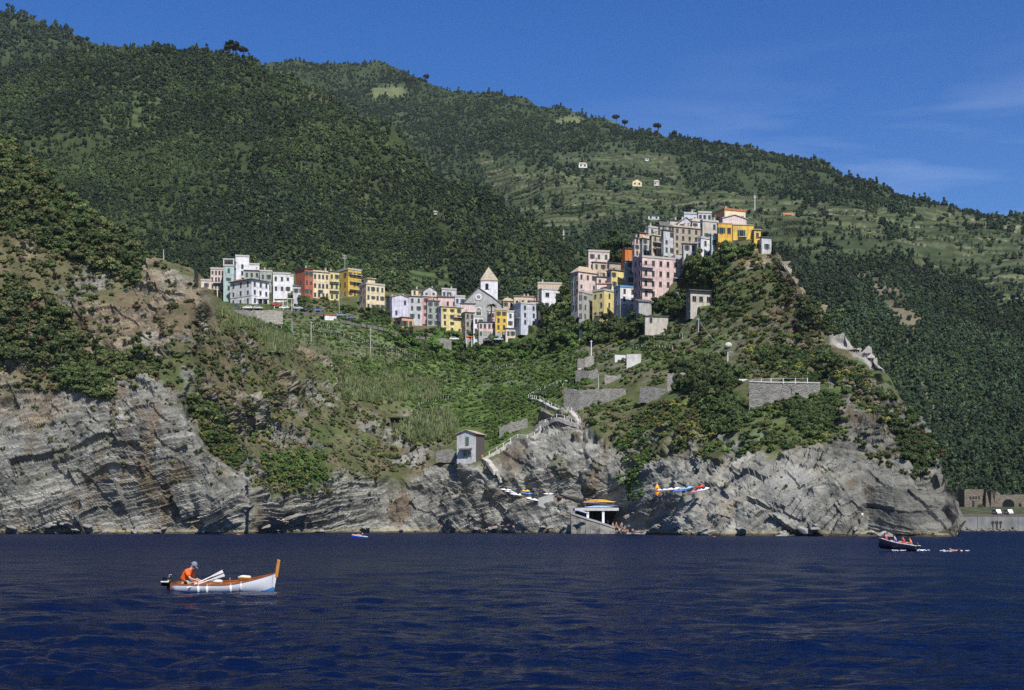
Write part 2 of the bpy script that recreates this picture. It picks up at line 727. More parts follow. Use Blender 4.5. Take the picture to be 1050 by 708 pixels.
def house(label, xl, xc, xr, vt, vb, Y, th=25, cr="white", cl=None, roof="flat", rise=1.6, rm=None, R=(3, 3), L=(3, 2), sh="g", wl=8.5, name="house",
          cat="house", deep=4.0, balc=(), lbalc=(), door=False, chim=1, group="houses of the hillside village", ww=0.9, wh=1.6, over=0.35, miss=0.08, stone_low=0):
    th = math.radians(th)
    X, wr, wl = frame_of(xl, xc, xr, Y, th, wl)
    zb = CAMZ + (HZ - vb) / F * Y
    h = CAMZ + (HZ - vt) / F * Y - zb
    if roof in ("hip", "gable", "gablef", "shed"):
        h -= rise
    root = empty(name, (X, Y, zb), th)
    HREC.append((xl, xr, vt, vb, Y))
    tag(root, label, cat, group)
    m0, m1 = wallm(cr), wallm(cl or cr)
    b = MB()
    vs = [b.bm.verts.new(p) for p in ((0, 0, -deep), (wr, 0, -deep), (wr, wl, -deep), (0, wl, -deep), (0, 0, h), (wr, 0, h), (wr, wl, h), (0, wl, h))]
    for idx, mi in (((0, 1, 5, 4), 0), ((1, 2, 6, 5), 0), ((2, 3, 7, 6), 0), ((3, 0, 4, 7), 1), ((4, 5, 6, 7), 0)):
        f = b.bm.faces.new([vs[i] for i in idx])
        f.material_index = mi
    if roof == "gablef":
        a = b.bm.verts.new((wr / 2, 0.0, h + rise))
        c2 = b.bm.verts.new((wr / 2, wl, h + rise))
        b.bm.faces.new((vs[4], vs[5], a))
        b.bm.faces.new((vs[6], vs[7], c2))
    if roof == "gable":
        a = b.bm.verts.new((0, wl / 2, h + rise))
        c2 = b.bm.verts.new((wr, wl / 2, h + rise))
        b.bm.faces.new((vs[7], vs[4], a)).material_index = 1
        b.bm.faces.new((vs[5], vs[6], c2))
    b.build("wall", [m0, m1], root)
    if stone_low:
        q = MB()
        q.box(-0.06, wr + 0.06, -0.06, wl, -deep - 0.01, stone_low)
        q.build("plinth", wallm("grey"), root)
    # roof
    r = MB()
    o_ = over
    t = 0.16
    if roof == "flat":
        r.box(-0.18, wr + 0.18, -0.18, wl + 0.18, h + 0.002, h + 0.22)
        for q in ((-0.12, wr + 0.12, -0.12, 0.10), (-0.12, wr + 0.12, wl - 0.10, wl + 0.12)):
            r.box(q[0], q[1], q[2], q[3], h + 0.221, h + 0.75)
        for q in ((-0.12, 0.10), (wr - 0.10, wr + 0.12)):
            r.box(q[0], q[1], 0.101, wl - 0.101, h + 0.221, h + 0.75)
        rmat = rm or DECK
    elif roof == "slab":
        r.box(-o_, wr + o_, -o_, wl + o_, h + 0.002, h + 0.25)
        rmat = rm or SLATE
    elif roof == "shed":
        r.hexa([(-o_, -o_, h - 0.05), (wr + o_, -o_, h - 0.05), (wr + o_, wl + o_, h + rise), (-o_, wl + o_, h + rise),
                (-o_, -o_, h + t), (wr + o_, -o_, h + t), (wr + o_, wl + o_, h + rise + t), (-o_, wl + o_, h + rise + t)])
        rmat = rm or SLATE
    elif roof == "hip":
        k = min(wr, wl) / 2
        A = [(-o_, -o_, h), (wr + o_, -o_, h), (wr + o_, wl + o_, h), (-o_, wl + o_, h)]
        A2 = [(p[0], p[1], h + t) for p in A]
        if wr >= wl:
            p, q = (k, wl / 2, h + rise + t), (wr - k + 0.01, wl / 2, h + rise + t)
        else:
            p, q = (wr / 2, k, h + rise + t), (wr / 2, wl - k + 0.01, h + rise + t)
        v = [r.bm.verts.new(x) for x in A + A2] + [r.bm.verts.new(p), r.bm.verts.new(q)]
        for i in range(4):
            r.bm.faces.new((v[i], v[(i + 1) % 4], v[4 + (i + 1) % 4], v[4 + i]))
        r.bm.faces.new((v[3], v[2], v[1], v[0]))
        if wr >= wl:
            for f in ((4, 5, 9, 8), (5, 6, 9), (6, 7, 8, 9), (7, 4, 8)):
                r.bm.faces.new([v[i] for i in f])
        else:
            for f in ((4, 5, 8), (5, 6, 9, 8), (6, 7, 9), (7, 4, 8, 9)):
                r.bm.faces.new([v[i] for i in f])
        rmat = rm or TILE
    elif roof == "gable":
        for y0, y1 in ((-o_, wl / 2), (wl + o_, wl / 2)):
            za = h - rise * o_ / (wl / 2) + 0.004
            zr = h + rise + 0.004
            r.hexa([(-o_, y0, za), (wr + o_, y0, za), (wr + o_, y1, zr), (-o_, y1, zr), (-o_, y0, za + t), (wr + o_, y0, za + t), (wr + o_, y1, zr + t), (-o_, y1, zr + t)])
        rmat = rm or TILE
    else:
        for x0, x1 in ((-o_, wr / 2), (wr + o_, wr / 2)):
            za = h - rise * o_ / (wr / 2) + 0.004
            zr = h + rise + 0.004
            r.hexa([(x0, -o_, za), (x1, -o_, zr), (x1, wl + o_, zr), (x0, wl + o_, za), (x0, -o_, za + t), (x1, -o_, zr + t), (x1, wl + o_, zr + t), (x0, wl + o_, za + t)])
        rmat = rm or TILE
    ro = r.build("roof", rmat, root)
    for k in range(chim):
        q = MB()
        cx_, cy_ = wr * HR.uniform(0.15, 0.85), wl * HR.uniform(0.3, 0.8)
        ch = HR.uniform(1.0, 1.7)
        z0 = h + 0.1 if roof in ("flat", "slab") else h + rise * 0.35
        q.box(cx_ - 0.3, cx_ + 0.3, cy_ - 0.3, cy_ + 0.3, z0, z0 + ch)
        q.box(cx_ - 0.4, cx_ + 0.4, cy_ - 0.4, cy_ + 0.4, z0 + ch + 0.001, z0 + ch + 0.15)
        q.build("chimney", CHIM, ro)
    # windows
    for (nr, nc), face, wid in ((R, 0, wr), (L, 1, wl)):
        if face == 1 and xl >= xc:
            continue
        for i in range(nr):
            sth = h / nr
            for j in range(nc):
                if HR.random() < miss:
                    continue
                p = wid * (j + 0.5) / nc + HR.uniform(-0.12, 0.12)
                z = sth * (i + 0.52)
                hh = min(wh, 0.62 * sth) * (1 if HR.random() > 0.15 else 0.7)
                w_ = min(ww, 0.5 * wid / nc)
                ss = sh if (sh and HR.random() > 0.62 and w_ * 2.1 < wid / nc) else None
                if sh and not ss and HR.random() < 0.4:
                    ss = "closed_g" if HR.random() < 0.65 else "closed_b"
                if face == 0:
                    add_window(root, p, 0, z, 0, w_, hh, ss)
                else:
                    add_window(root, 0, p, z, -math.pi / 2, w_, hh, ss)
    for (a0, a1, zf) in balc:
        add_balcony(root, wr * a0, wr * a1, h * zf, 0)
    for (a0, a1, zf) in lbalc:
        add_balcony(root, -wl * a1, -wl * a0, h * zf, 1)
    if door:
        add_door(root, wr * 0.5, 0, 0.05, 0)
    root["h"] = h
    del root["h"]
    return root, wr, wl, h


# ---- left end of the village
house("pale pink stepped apartment house, leftmost building of the village", 213, 216, 230, 276, 297, 598, 12, "palepink", "palepink", "flat", R=(3, 4), L=(3, 1), balc=((0.2, 0.9, 0.33),), chim=0, ww=1.2)
house("low pale annex of the pink house half hidden by the headland", 204, 206, 217, 288, 297, 592, 10, "palepink", "palepink", "flat", R=(1, 1), L=(1, 1), chim=0)
r_, wr_, wl_, h_ = house("narrow grey-green house with an open roof loggia beside the white tower block", 229, 229, 240, 273, 300, 590, 6, "teal", "teal", "flat", R=(3, 1), sh="b", chim=0)
lg = MB()
for xx in (0.0, wr_ - 0.35):
    for yy in (0.0, wl_ - 0.35):
        lg.box(xx, xx + 0.35, yy, yy + 0.35, h_ + 0.76, h_ + 2.9)
lg.box(-0.25, wr_ + 0.25, -0.25, wl_ + 0.25, h_ + 2.901, h_ + 3.2)
lg.build("loggia", wallm("white"), r_)
house("tall plain white tower block rising behind the white corner house", 240, 241.5, 255.5, 263, 290, 606, 15, "white", "white", "flat", R=(4, 1), L=(4, 1), sh=None, chim=1, miss=0.2)
house("white roof extension attached right of the tall white tower block", 255, 255.5, 266, 271.5, 288, 608, 12, "white", "white", "flat", R=(1, 1), L=(1, 1), chim=0, miss=1)
house("yellowish grey house squeezed behind the white corner house", 250, 250.5, 266, 277.5, 295, 603, 8, "greygreen", "greygreen", "slab", R=(2, 3), chim=1)
house("ivy-clad greenish house behind the right end of the white corner house", 266, 266.5, 279, 278.5, 300, 602, 10, "greygreen", "greygreen", "flat", R=(2, 2), chim=1)
r_, wr_, wl_, h_ = house("large white corner house with dark eaves and tall windows above the parked cars", 236, 258, 276, 286.5, 312, 578, 52, "white", "white", "slab", R=(3, 3), L=(3, 3), sh=None, chim=2, miss=0, ww=1.0, wh=1.7, over=0.7)
q = MB()
q.hexa([(1.0, wl_ * 0.55, h_ + 0.26), (4.5, wl_ * 0.55, h_ + 0.26), (4.5, wl_ * 0.95, h_ + 0.26), (1.0, wl_ * 0.95, h_ + 0.26),
        (1.6, wl_ * 0.62, h_ + 1.3), (3.9, wl_ * 0.62, h_ + 1.3), (3.9, wl_ * 0.88, h_ + 1.3), (1.6, wl_ * 0.88, h_ + 1.3)])
q.build("tiled_turret", TERRA, r_)
q = MB()
q.box(-0.1, wr_ + 0.1, -0.1, wl_ + 0.1, h_ * 0.34, h_ * 0.34 + 0.25)
q.build("string_course", wallm("palegrey"), r_)
house("white two-storey house with a flat roof left of the red house", 279, 280, 298, 281, 301, 600, 10, "white", "white", "flat", R=(2, 3), L=(2, 1), sh="b", chim=0)
house("small white house between the flat-roofed white house and the red house", 289.5, 290, 301, 283, 299, 604, 8, "white", "white", "flat", R=(2, 1), chim=0)
house("low white annex with a dark awning against the red house", 300, 300.5, 312, 292, 303, 594, 8, "palegrey", "white", "shed", 0.6, R=(1, 2), chim=0)
# ---- the red and cream terrace row
house("brick red end house of the terrace row with a blank left wall", 303, 312.5, 321, 275.5, 303, 592, 40, "red", "red", "slab", R=(3, 2), L=(1, 1), chim=1, miss=0, deep=5)
house("cream middle house of the terrace row beside the red house", 321, 321.2, 337.5, 276.5, 307, 597, 25, "cream", "cream", "shed", 0.9, TILE, R=(3, 4), chim=2, miss=0, balc=((0.3, 0.6, 0.35),))
house("narrow pale yellow house at the right end of the terrace row", 337.3, 337.6, 348, 278.5, 309, 600, 20, "yellow", "yellow", "slab", R=(3, 2), chim=1, balc=((0.05, 0.95, 0.36), (0.05, 0.95, 0.66)))
r_, wr_, wl_, h_ = house("golden yellow apartment house with three stacked balconies and a mast behind it", 345.5, 357, 370.5, 276.5, 305, 610, 40, "gold", "gold", "flat", R=(3, 3), L=(3, 2), sh="b", chim=1,
      balc=((0.1, 0.98, 0.30), (0.1, 0.98, 0.58), (0.1, 0.98, 0.84)))
r_, wr_, wl_, h_ = house("cream corner house standing apart with a small rooftop pavilion", 368.5, 375.5, 394.5, 291.5, 318, 592, 32, "cream", "beige", "flat", R=(3, 4), L=(3, 2), chim=1)  # beige left wall carries its shade in the wash colour
q = MB()
q.box(wr_ * 0.15, wr_ * 0.55, wl_ * 0.2, wl_ * 0.8, h_ + 0.76, h_ + 2.8)
q.box(wr_ * 0.10, wr_ * 0.60, wl_ * 0.12, wl_ * 0.88, h_ + 2.801, h_ + 3.0)
q.build("roof_pavilion", wallm("cream"), r_)
# ---- centre left
house("lilac white house with a blank gable wall left of the pink houses", 396, 402, 419.5, 301.5, 326, 594, 25, "lilac", "lilac", "gablef", 1.2, TILE, R=(2, 2), L=(2, 1), chim=2, miss=0.55, sh=None)
house("narrow grey house with white lower storeys beside the lilac house", 419, 419.3, 433, 304, 328, 597, 15, "palegrey", "palegrey", "slab", R=(3, 2), chim=1)
house("low apricot house with two arched doors below the lilac house", 405, 412, 424, 325.5, 338, 585, 30, "apricot", "apricot", "slab", R=(1, 2), L=(1, 1), chim=0, ww=1.3, wh=2.2, miss=0)
house("tall rose pink house behind the grey-green house", 428, 433, 455, 301, 334, 612, 20, "rose", "rose", "hip", 1.3, TILE, R=(4, 3), L=(4, 1), chim=2)
house("small grey gabled house on the skyline of the pink houses", 433.5, 434, 448, 294, 306, 622, 10, "palegrey", "palegrey", "gablef", 2.0, SLATE, R=(1, 2), chim=1)
house("grey-green house with a pale lilac ground floor left of the yellow house", 437, 438, 451, 308.5, 334, 599, 15, "greygreen", "greygreen", "slab", R=(4, 2), L=(4, 1), chim=1)
house("long pink house with a slate roof behind the yellow house", 448, 449, 469, 302.5, 318, 614, 12, "pink", "pink", "shed", 0.9, SLATE, R=(1, 3), chim=1)
house("yellow four-window-wide house below the long pink house", 448.5, 452.5, 474.5, 314.5, 341, 596, 25, "yellow", "lilac", "slab", rm=TILE, R=(4, 3), L=(4, 1), chim=1, balc=((0.55, 0.95, 0.62),), miss=0.04)
house("narrow pale blue house between the yellow house and the church", 466, 466.4, 477, 304.5, 330, 608, 10, "paleblue", "paleblue", "flat", R=(3, 2), chim=0)
# ---- round the church
house("pale pink blank-walled house in front of the church at its left", 472, 472.3, 487.3, 311.5, 330, 600, 8, "palepink", "palepink", "slab", R=(1, 1), chim=0, miss=1)
house("old bare stone house with a white upper floor below the church", 473.5, 477, 486.5, 320.5, 344, 596, 22, "stone", "stone", "slab", R=(3, 2), L=(3, 1), chim=1, sh=None)
house("small white house with a dark doorway below the church portal", 485, 485.5, 495.5, 325, 344, 594, 8, "white", "white", "flat", R=(2, 2), chim=0, door=True)
house("small pink house right of the church portal", 499.5, 500, 509, 319.5, 335, 600, 8, "pink", "pink", "flat", R=(2, 1), chim=0, miss=0.5)
house("pink and white striped house with shops below the church", 490.5, 491, 508, 330.5, 346, 593, 8, "pink", "pink", "slab", R=(2, 4), chim=0, stone_low=2.6, miss=0)
house("bright gold narrow house with three rows of windows right of the church", 507.6, 508, 520, 318, 346, 591, 10, "gold", "gold", "flat", R=(4, 2), chim=1, miss=0, stone_low=2.0)
house("narrow white house against the right side of the gold house", 519.6, 520, 527, 320, 343, 593, 12, "white", "white", "flat", R=(3, 1), chim=0, sh="b")
house("low pinkish white house below the pale blue house", 518, 518.5, 528.5, 337, 347, 588, 12, "palepink", "palepink", "slab", R=(1, 2), chim=0, miss=0)
house("pale blue house with a beige attic terrace right of the church", 526.5, 534, 551.5, 311.5, 334, 592, 28, "paleblue", "paleblue", "flat", R=(3, 2), L=(3, 2), chim=0, sh=None, lbalc=((0.1, 0.9, 0.36),))
house("beige attic house with small windows above the pale blue house", 526.5, 527, 551, 304, 316, 604, 10, "beige", "beige", "slab", R=(1, 4), chim=2, sh=None, rm=TILE)
house("small house with a tiled hip roof just right of the church", 514.5, 516, 527, 305.5, 322, 607, 15, "beige", "beige", "hip", 1.4, TILE, R=(2, 2), L=(2, 1), chim=1)
r_, wr_, wl_, h_ = house("white detached house with a curved roof line among trees between church and hilltop", 552, 555.5, 577.5, 297, 318, 590, 18, "white", "beige", "flat", R=(2, 2), L=(2, 1), sh=None, chim=0, ww=1.6, miss=0)
house("beige upper house with a green terrace awning behind the white curved house", 551, 551.5, 576, 291, 306, 602, 8, "beige", "beige", "flat", R=(1, 3), chim=1, miss=0.4)


# ---- the church
def church():
    Y, th = 606, math.radians(8)
    zb = CAMZ + (HZ - 338) / F * Y
    X = (476.0 - CX) / F * Y
    root = empty("church", (X, Y, zb), th)
    tag(root, "grey stone church with a round rose window in its gable and dark roofs", "church")
    k = Y / F

    def q(px, py):
        return ((px - 476.0) * k / math.cos(th), (338 - py) * k)
    pts = [q(476, 338), q(517.5, 338), q(517.5, 314.5), q(505, 304.5), q(490.4, 295.2), q(476, 310)]
    L = 24
    b = MB()
    b.face([(x, 0, z - (4 if i < 2 else 0)) for i, (x, z) in enumerate(pts)])
    b.face([(x, L, z - (4 if i < 2 else 0)) for i, (x, z) in enumerate(pts)][::-1])
    for i in range(6):
        a, c = pts[i], pts[(i + 1) % 6]
        za, zc = a[1] - (4 if i < 2 else 0), c[1] - (4 if (i + 1) % 6 < 2 else 0)
        b.face([(a[0], 0, za), (a[0], L, za), (c[0], L, zc), (c[0], 0, zc)])
    b.build("wall", wallm("grey"), root)
    b = MB()
    for a, c in ((pts[2], pts[3]), (pts[3], pts[4]), (pts[4], pts[5])):
        b.hexa([(a[0], -0.3, a[1] + 0.01), (c[0], -0.3, c[1] + 0.01), (c[0], L, c[1] + 0.01), (a[0], L, a[1] + 0.01),
                (a[0], -0.3, a[1] + 0.45), (c[0], -0.3, c[1] + 0.45), (c[0], L, c[1] + 0.45), (a[0], L, a[1] + 0.45)])
    b.build("roof", SLATE, root)
    x0, z0 = q(490.6, 304.6)
    b = MB()
    n = 24
    for i in range(n):
        t0, t1 = 2 * math.pi * i / n, 2 * math.pi * (i + 1) / n
        P = []
        for yy in (-0.25, 0.1):
            for t, r in ((t0, 0.85), (t1, 0.85), (t1, 1.45), (t0, 1.45)):
                P.append((x0 + r * math.cos(t), yy, z0 + r * math.sin(t)))
        b.hexa(P)
    for i in range(8):
        t = math.pi * i / 4
        b.tube([(x0 + 0.2 * math.cos(t), -0.12, z0 + 0.2 * math.sin(t)), (x0 + 0.9 * math.cos(t), -0.12, z0 + 0.9 * math.sin(t))], 0.07, 5)
    rose = b.build("rose_window", wallm("white"), root)
    b = MB()
    b.tube([(x0, -0.06, z0), (x0, 0.04, z0)], 0.9, 24)
    b.build("pane", GLASS, rose)
    # portal
    xa, _ = q(487.2, 0)
    xb, _ = q(494.2, 0)
    xm, zt = (xa + xb) / 2, q(0, 315)[1]
    w = (xb - xa) / 2
    zs = zt - w
    b = MB()
    out = [(w * math.cos(t), w * math.sin(t)) for t in [math.pi * i / 12 for i in range(13)]]
    for i in range(12):
        (p0, q0), (p1, q1) = out[i], out[i + 1]
        b.hexa([(xm + p0, -0.3, zs + q0), (xm + p0 * .72, -0.3, zs + q0 * .72), (xm + p0 * .72, 0.1, zs + q0 * .72), (xm + p0, 0.1, zs + q0),
                (xm + p1, -0.3, zs + q1), (xm + p1 * .72, -0.3, zs + q1 * .72), (xm + p1 * .72, 0.1, zs + q1 * .72), (xm + p1, 0.1, zs + q1)])
    for s in (-1, 1):
        b.box(min(xm + s * w, xm + s * w * .72), max(xm + s * w, xm + s * w * .72), -0.3, 0.1, zs - 4.0, zs)
    po = b.build("portal", wallm("white"), root)
    b = MB()
    b.box(xm - w * .72, xm + w * .72, -0.08, 0.05, zs - 4.0, zs - 0.6)
    b.build("door", SHUT_G, po)
    # bell tower
    Yt = Y + 15
    kt = Yt / F
    tw = 17.4 * kt
    t0 = empty("bell_tower", ((493.0 - CX) / F * Yt, Yt, zb), math.radians(6))
    tag(t0, "white square bell tower with a pointed stone spire rising behind the church", "bell tower")
    zt = CAMZ + (HZ - 288) / F * Yt - zb
    b = MB()
    b.box(0, tw, 0, tw, -4, zt)
    b.build("wall", wallm("white"), t0)
    b = MB()
    b.box(-0.2, tw + 0.2, -0.2, tw + 0.2, zt + 0.001, zt + 0.35)
    zs = CAMZ + (HZ - 272) / F * Yt - zb
    base = [(-0.25, -0.25), (tw + 0.25, -0.25), (tw + 0.25, tw + 0.25), (-0.25, tw + 0.25)]
    top = (tw / 2, tw / 2, zs)
    for i in range(4):
        a, c = base[i], base[(i + 1) % 4]
        b.face([(a[0], a[1], zt + 0.351), (c[0], c[1], zt + 0.351), top])
    sp = b.build("spire", masonry("spire_stone", (0.27, 0.23, 0.17), (0.44, 0.38, 0.30), 1.6), t0)
    b = MB()
    b.tube([(tw / 2, tw / 2, zs - 0.2), (tw / 2, tw / 2, zs + 1.2)], 0.05, 5)
    b.build("finial", IRON, sp)
    zc = zt - 2.4
    for face in (0, 1):
        b = MB()
        pts2 = [(-0.75, -1.3), (0.75, -1.3), (0.75, 0.5)] + [(0.75 * math.cos(t), 0.5 + 0.75 * math.sin(t)) for t in [math.pi * i / 6 for i in range(1, 6)]] + [(-0.75, 0.5)]
        b.face([(x, -0.03, z) for x, z in pts2])
        b.box(-0.05, 0.05, -0.09, -0.031, -1.3, 1.2)
        b.box(-0.95, 0.95, -0.18, 0.02, -1.55, -1.31)
        o = b.build("bell_opening", [GLASS], t0)
        o.location = (tw * 0.36, 0, zc) if face == 0 else (0, tw / 2, zc)
        o.rotation_euler = (0, 0, 0 if face == 0 else -math.pi / 2)


church()
HREC.append((476, 517.5, 295, 338, 606))
# ---- lower houses of the hilltop
house("pale lilac house with a wide flat roof at the back beside the big dark tree", 602.5, 603.5, 625, 258, 278, 556, 12, "palepink", "lilac", "flat", R=(2, 3), L=(2, 1), chim=0, miss=0.3)
house("bright orange house half hidden behind the big dark tree", 637.5, 641, 650, 255, 279, 546, 20, "orange", "orange", "slab", R=(2, 1), L=(2, 1), chim=0, miss=0.6)
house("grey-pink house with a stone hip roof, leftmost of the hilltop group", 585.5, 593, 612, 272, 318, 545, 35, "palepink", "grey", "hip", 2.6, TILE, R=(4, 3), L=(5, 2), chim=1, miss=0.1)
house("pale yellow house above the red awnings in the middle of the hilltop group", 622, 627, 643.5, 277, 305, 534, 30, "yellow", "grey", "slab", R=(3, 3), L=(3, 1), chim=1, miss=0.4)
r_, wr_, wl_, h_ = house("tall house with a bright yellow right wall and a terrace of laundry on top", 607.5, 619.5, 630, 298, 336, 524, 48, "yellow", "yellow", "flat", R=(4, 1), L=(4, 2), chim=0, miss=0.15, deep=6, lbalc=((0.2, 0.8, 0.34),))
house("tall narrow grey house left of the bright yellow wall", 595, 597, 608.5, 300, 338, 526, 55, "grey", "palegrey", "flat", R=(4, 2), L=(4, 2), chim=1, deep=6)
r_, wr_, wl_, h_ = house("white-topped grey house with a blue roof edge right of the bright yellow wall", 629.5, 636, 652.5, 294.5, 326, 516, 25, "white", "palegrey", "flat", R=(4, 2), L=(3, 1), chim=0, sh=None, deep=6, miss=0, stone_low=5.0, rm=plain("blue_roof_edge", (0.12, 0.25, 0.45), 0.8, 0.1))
r_, wr_, wl_, h_ = house("big pink apartment block with stacked balconies on its left corner below the summit", 649.5, 658.5, 703.5, 264, 306, 500, 22, "pink", "rose", "flat", R=(4, 6), L=(4, 2), chim=2, sh=None, deep=8, miss=0.05, ww=1.0, wh=1.7,  # left wall: its shade is put into a darker rose wash
      balc=((0.0, 0.24, 0.24), (0.0, 0.24, 0.50), (0.0, 0.24, 0.76), (0.7, 0.97, 0.55)))
q = MB()
q.box(wr_ * 0.74, wr_ + 0.15, -0.15, wl_ * 0.9, h_ + 0.751, h_ + 1.9)
q.build("roof_room", wallm("palegrey"), r_)
house("small low stone shed with a flat slab roof below the pink block", 660.5, 661.5, 685, 324.5, 332, 470, 10, "palestone", "tan", "slab", R=(1, 2), L=(1, 1), chim=0, sh=None, name="stone_shed", cat="shed", group=None)
house("dark low outbuilding with a ruined wall beside the pink block", 652, 655, 668, 306, 317, 494, 20, "grey", "grey", "shed", 1.2, SLATE, R=(1, 1), L=(1, 1), chim=0, miss=0.5, name="outbuilding", cat="shed", group=None)
r_, wr_, wl_, h_ = house("small stone cottage with a flat slate roof alone on the slope", 703.5, 708, 730, 298, 315, 462, 18, "palestone", "stoneg", "slab", R=(1, 3), L=(1, 1), chim=0, sh=None, miss=0, name="stone_cottage", cat="cottage", over=0.9, group=None, ww=1.3, wh=1.6)  # left wall's shade painted in with darker stone
# ---- the row climbing to the summit
house("pink house at the left end of the row climbing to the summit", 648.5, 651, 659.5, 244, 268, 522, 40, "pink", "pink", "slab", R=(4, 2), L=(4, 1), chim=1)
house("narrow pale grey house second from the left in the summit row", 657.5, 659, 668.5, 241, 268, 516, 38, "palegrey", "palegrey", "hip", 1.2, TILE, R=(4, 2), L=(4, 1), chim=1)
house("yellowish grey house with iron balconies in the summit row", 667.5, 668.5, 681, 239, 268, 511, 35, "beige", "grey", "shed", 0.8, TILE, R=(4, 2), L=(4, 1), chim=2, balc=((0.05, 0.95, 0.5), (0.05, 0.95, 0.74)))
house("tall pale grey house with plain walls in the summit row", 679.5, 680.5, 692, 236, 268, 506, 32, "palegrey", "grey", "slab", R=(4, 2), L=(3, 1), chim=1, miss=0.2)
house("long bare stone house with small windows forming the back of the summit row", 690, 691, 723, 230, 262, 508, 22, "tan", "tan", "shed", 0.9, TILE, R=(4, 5), L=(3, 1), chim=2, miss=0.15, sh=None, wh=1.3)
house("white-gabled house with a tiled roof on the crest of the summit row", 694, 695, 712, 222.5, 240, 520, 15, "palegrey", "palegrey", "gablef", 2.4, TILE, R=(2, 2), L=(1, 1), chim=2, miss=0.5)
house("dark-roofed small house standing above the middle of the summit row", 676, 677, 690, 227, 245, 522, 25, "tan", "tan", "gable", 1.2, SLATE, R=(2, 2), L=(1, 1), chim=2)
house("house with laundry on its terrace above the left of the summit row", 664, 665, 679, 233.5, 248, 524, 30, "palegrey", "pink", "flat", R=(2, 2), L=(1, 1), chim=2)
house("bluish white flat-roofed house at the back of the crest", 700.5, 701.5, 716, 219.5, 234, 532, 10, "paleblue", "paleblue", "flat", R=(1, 3), L=(1, 1), chim=1)
house("pale house with a glazed bluish top floor at the back of the crest", 715, 716, 729.5, 218.5, 236, 528, 10, "palegrey", "palegrey", "flat", R=(2, 3), L=(1, 1), chim=0, ww=1.6, sh=None)
house("grey house with an orange awning between the stone house and the ochre house", 719, 720.5, 736.5, 227, 256, 494, 22, "palestone", "palegrey", "flat", R=(3, 2), L=(3, 1), chim=1)
house("narrow white house stepping down the rock left of the ochre house", 715.5, 719, 727.5, 244.5, 272, 486, 35, "white", "white", "flat", R=(3, 1), L=(2, 1), chim=0, miss=0.4)
house("small terrace house with blue-grey walls against the ochre house", 728.5, 729.5, 737, 241.5, 256, 482, 15, "teal", "teal", "flat", R=(1, 1), L=(1, 1), chim=0)
r_, wr_, wl_, h_ = house("big ochre yellow house on the summit with one small balcony", 736, 736.4, 751, 229.5, 258, 479, 6, "ochre", "ochre", "slab", R=(2, 2), chim=0, sh="g", rm=wallm("tan"), over=0.15, miss=0.45, deep=7, ww=1.2, wh=1.9)
q = MB()
x1 = (773 - 751) / F * 476 + wr_
hh = h_ - 0.5
q.box(wr_ + 0.004, x1, -0.5, wl_, -7, hh)
q.build("wing", wallm("gold"), r_)  # better-lit half of the house, its light put into a brighter wash
q = MB()
q.box(wr_ + 0.006, x1 + 0.2, -0.7, wl_, hh + 0.002, hh + 0.25)
q.build("roof", wallm("tan"), r_)
add_window(r_, wr_ + 3.1, -0.5, hh * 0.70, 0, 1.3, 2.1, "g")
add_window(r_, wr_ + 1.5, -0.5, hh * 0.30, 0, 1.3, 2.3, "g")
bo = add_balcony(r_, wr_ + 2.0, wr_ + 5.0, hh * 0.56, 0, off=-0.5)
house("small yellow annex at the right end of the ochre house", 773, 773.4, 780, 236, 258, 478, 10, "gold", "ochre", "slab", R=(2, 1), chim=0, miss=0, rm=wallm("tan"), deep=6)
house("plain grey square house at the right-hand edge of the summit", 779.5, 781, 791, 243.5, 262, 476, 18, "palegrey", "palegrey", "slab", R=(1, 1), L=(1, 1), chim=0, miss=0.5, deep=6)
house("white upper house with rounded gable behind the ochre house", 739.5, 741, 765.5, 220, 240, 498, 10, "palepink", "palegrey", "gablef", 1.3, CONC, R=(1, 2), L=(1, 1), chim=0, miss=0.6)
house("cream penthouse with a terracotta terrace, highest building of the village", 734, 743, 764.5, 215.5, 230, 508, 20, "cream", "apricot", "flat", R=(1, 3), L=(1, 2), chim=2, miss=0.4, rm=TERRA)
# ---- houses filling in behind
for lab, a, b_, t0_, b0_, Y, c_, rf, R_ in (
        ("small pale pink house wedged behind the tall grey and yellow houses", 611, 625, 284, 304, 541, "palepink", "slab", (2, 2)),
        ("narrow grey house behind the white-topped one in the hilltop group", 640, 652, 268, 298, 530, "greygreen", "slab", (4, 1)),
        ("low tan house under the big dark tree of the hilltop group", 624, 642, 270, 284, 548, "tan", "slab", (1, 2)),
        ("beige house just below the lilac house at the back of the hilltop group", 607, 622, 269, 286, 552, "beige", "slab", (2, 2)),
        ("small tan house on the crest between the dark-roofed and the white-gabled house", 686, 698, 226, 240, 524, "palestone", "slab", (1, 2)),
        ("white house with a tile roof behind the right end of the stone house", 709, 722, 224, 240, 517, "white", "hip", (2, 2)),
        ("pinkish house behind the left end of the summit row", 655, 666, 239, 256, 530, "apricot", "slab", (2, 1)),
        ("white house stepping down below the tall stone house of the summit row", 700, 714, 250, 266, 500, "palegrey", "slab", (2, 2)),
        ("cream house behind the apricot house in the row by the lilac house", 421, 434, 297, 310, 624, "cream", "slab", (2, 2)),
        ("pale grey house behind the long pink house", 452, 468, 297, 306, 628, "palegrey", "flat", (1, 3)),
        ("pale pink house between the pale blue house and the white curved house", 543, 554, 309, 326, 598, "palepink", "slab", (2, 2))):
    house(lab, a, a + 1.0, b_, t0_, b0_, Y, 18, c_, c_, rf, 1.2, R=R_, L=(2, 1), chim=1, sh="b")
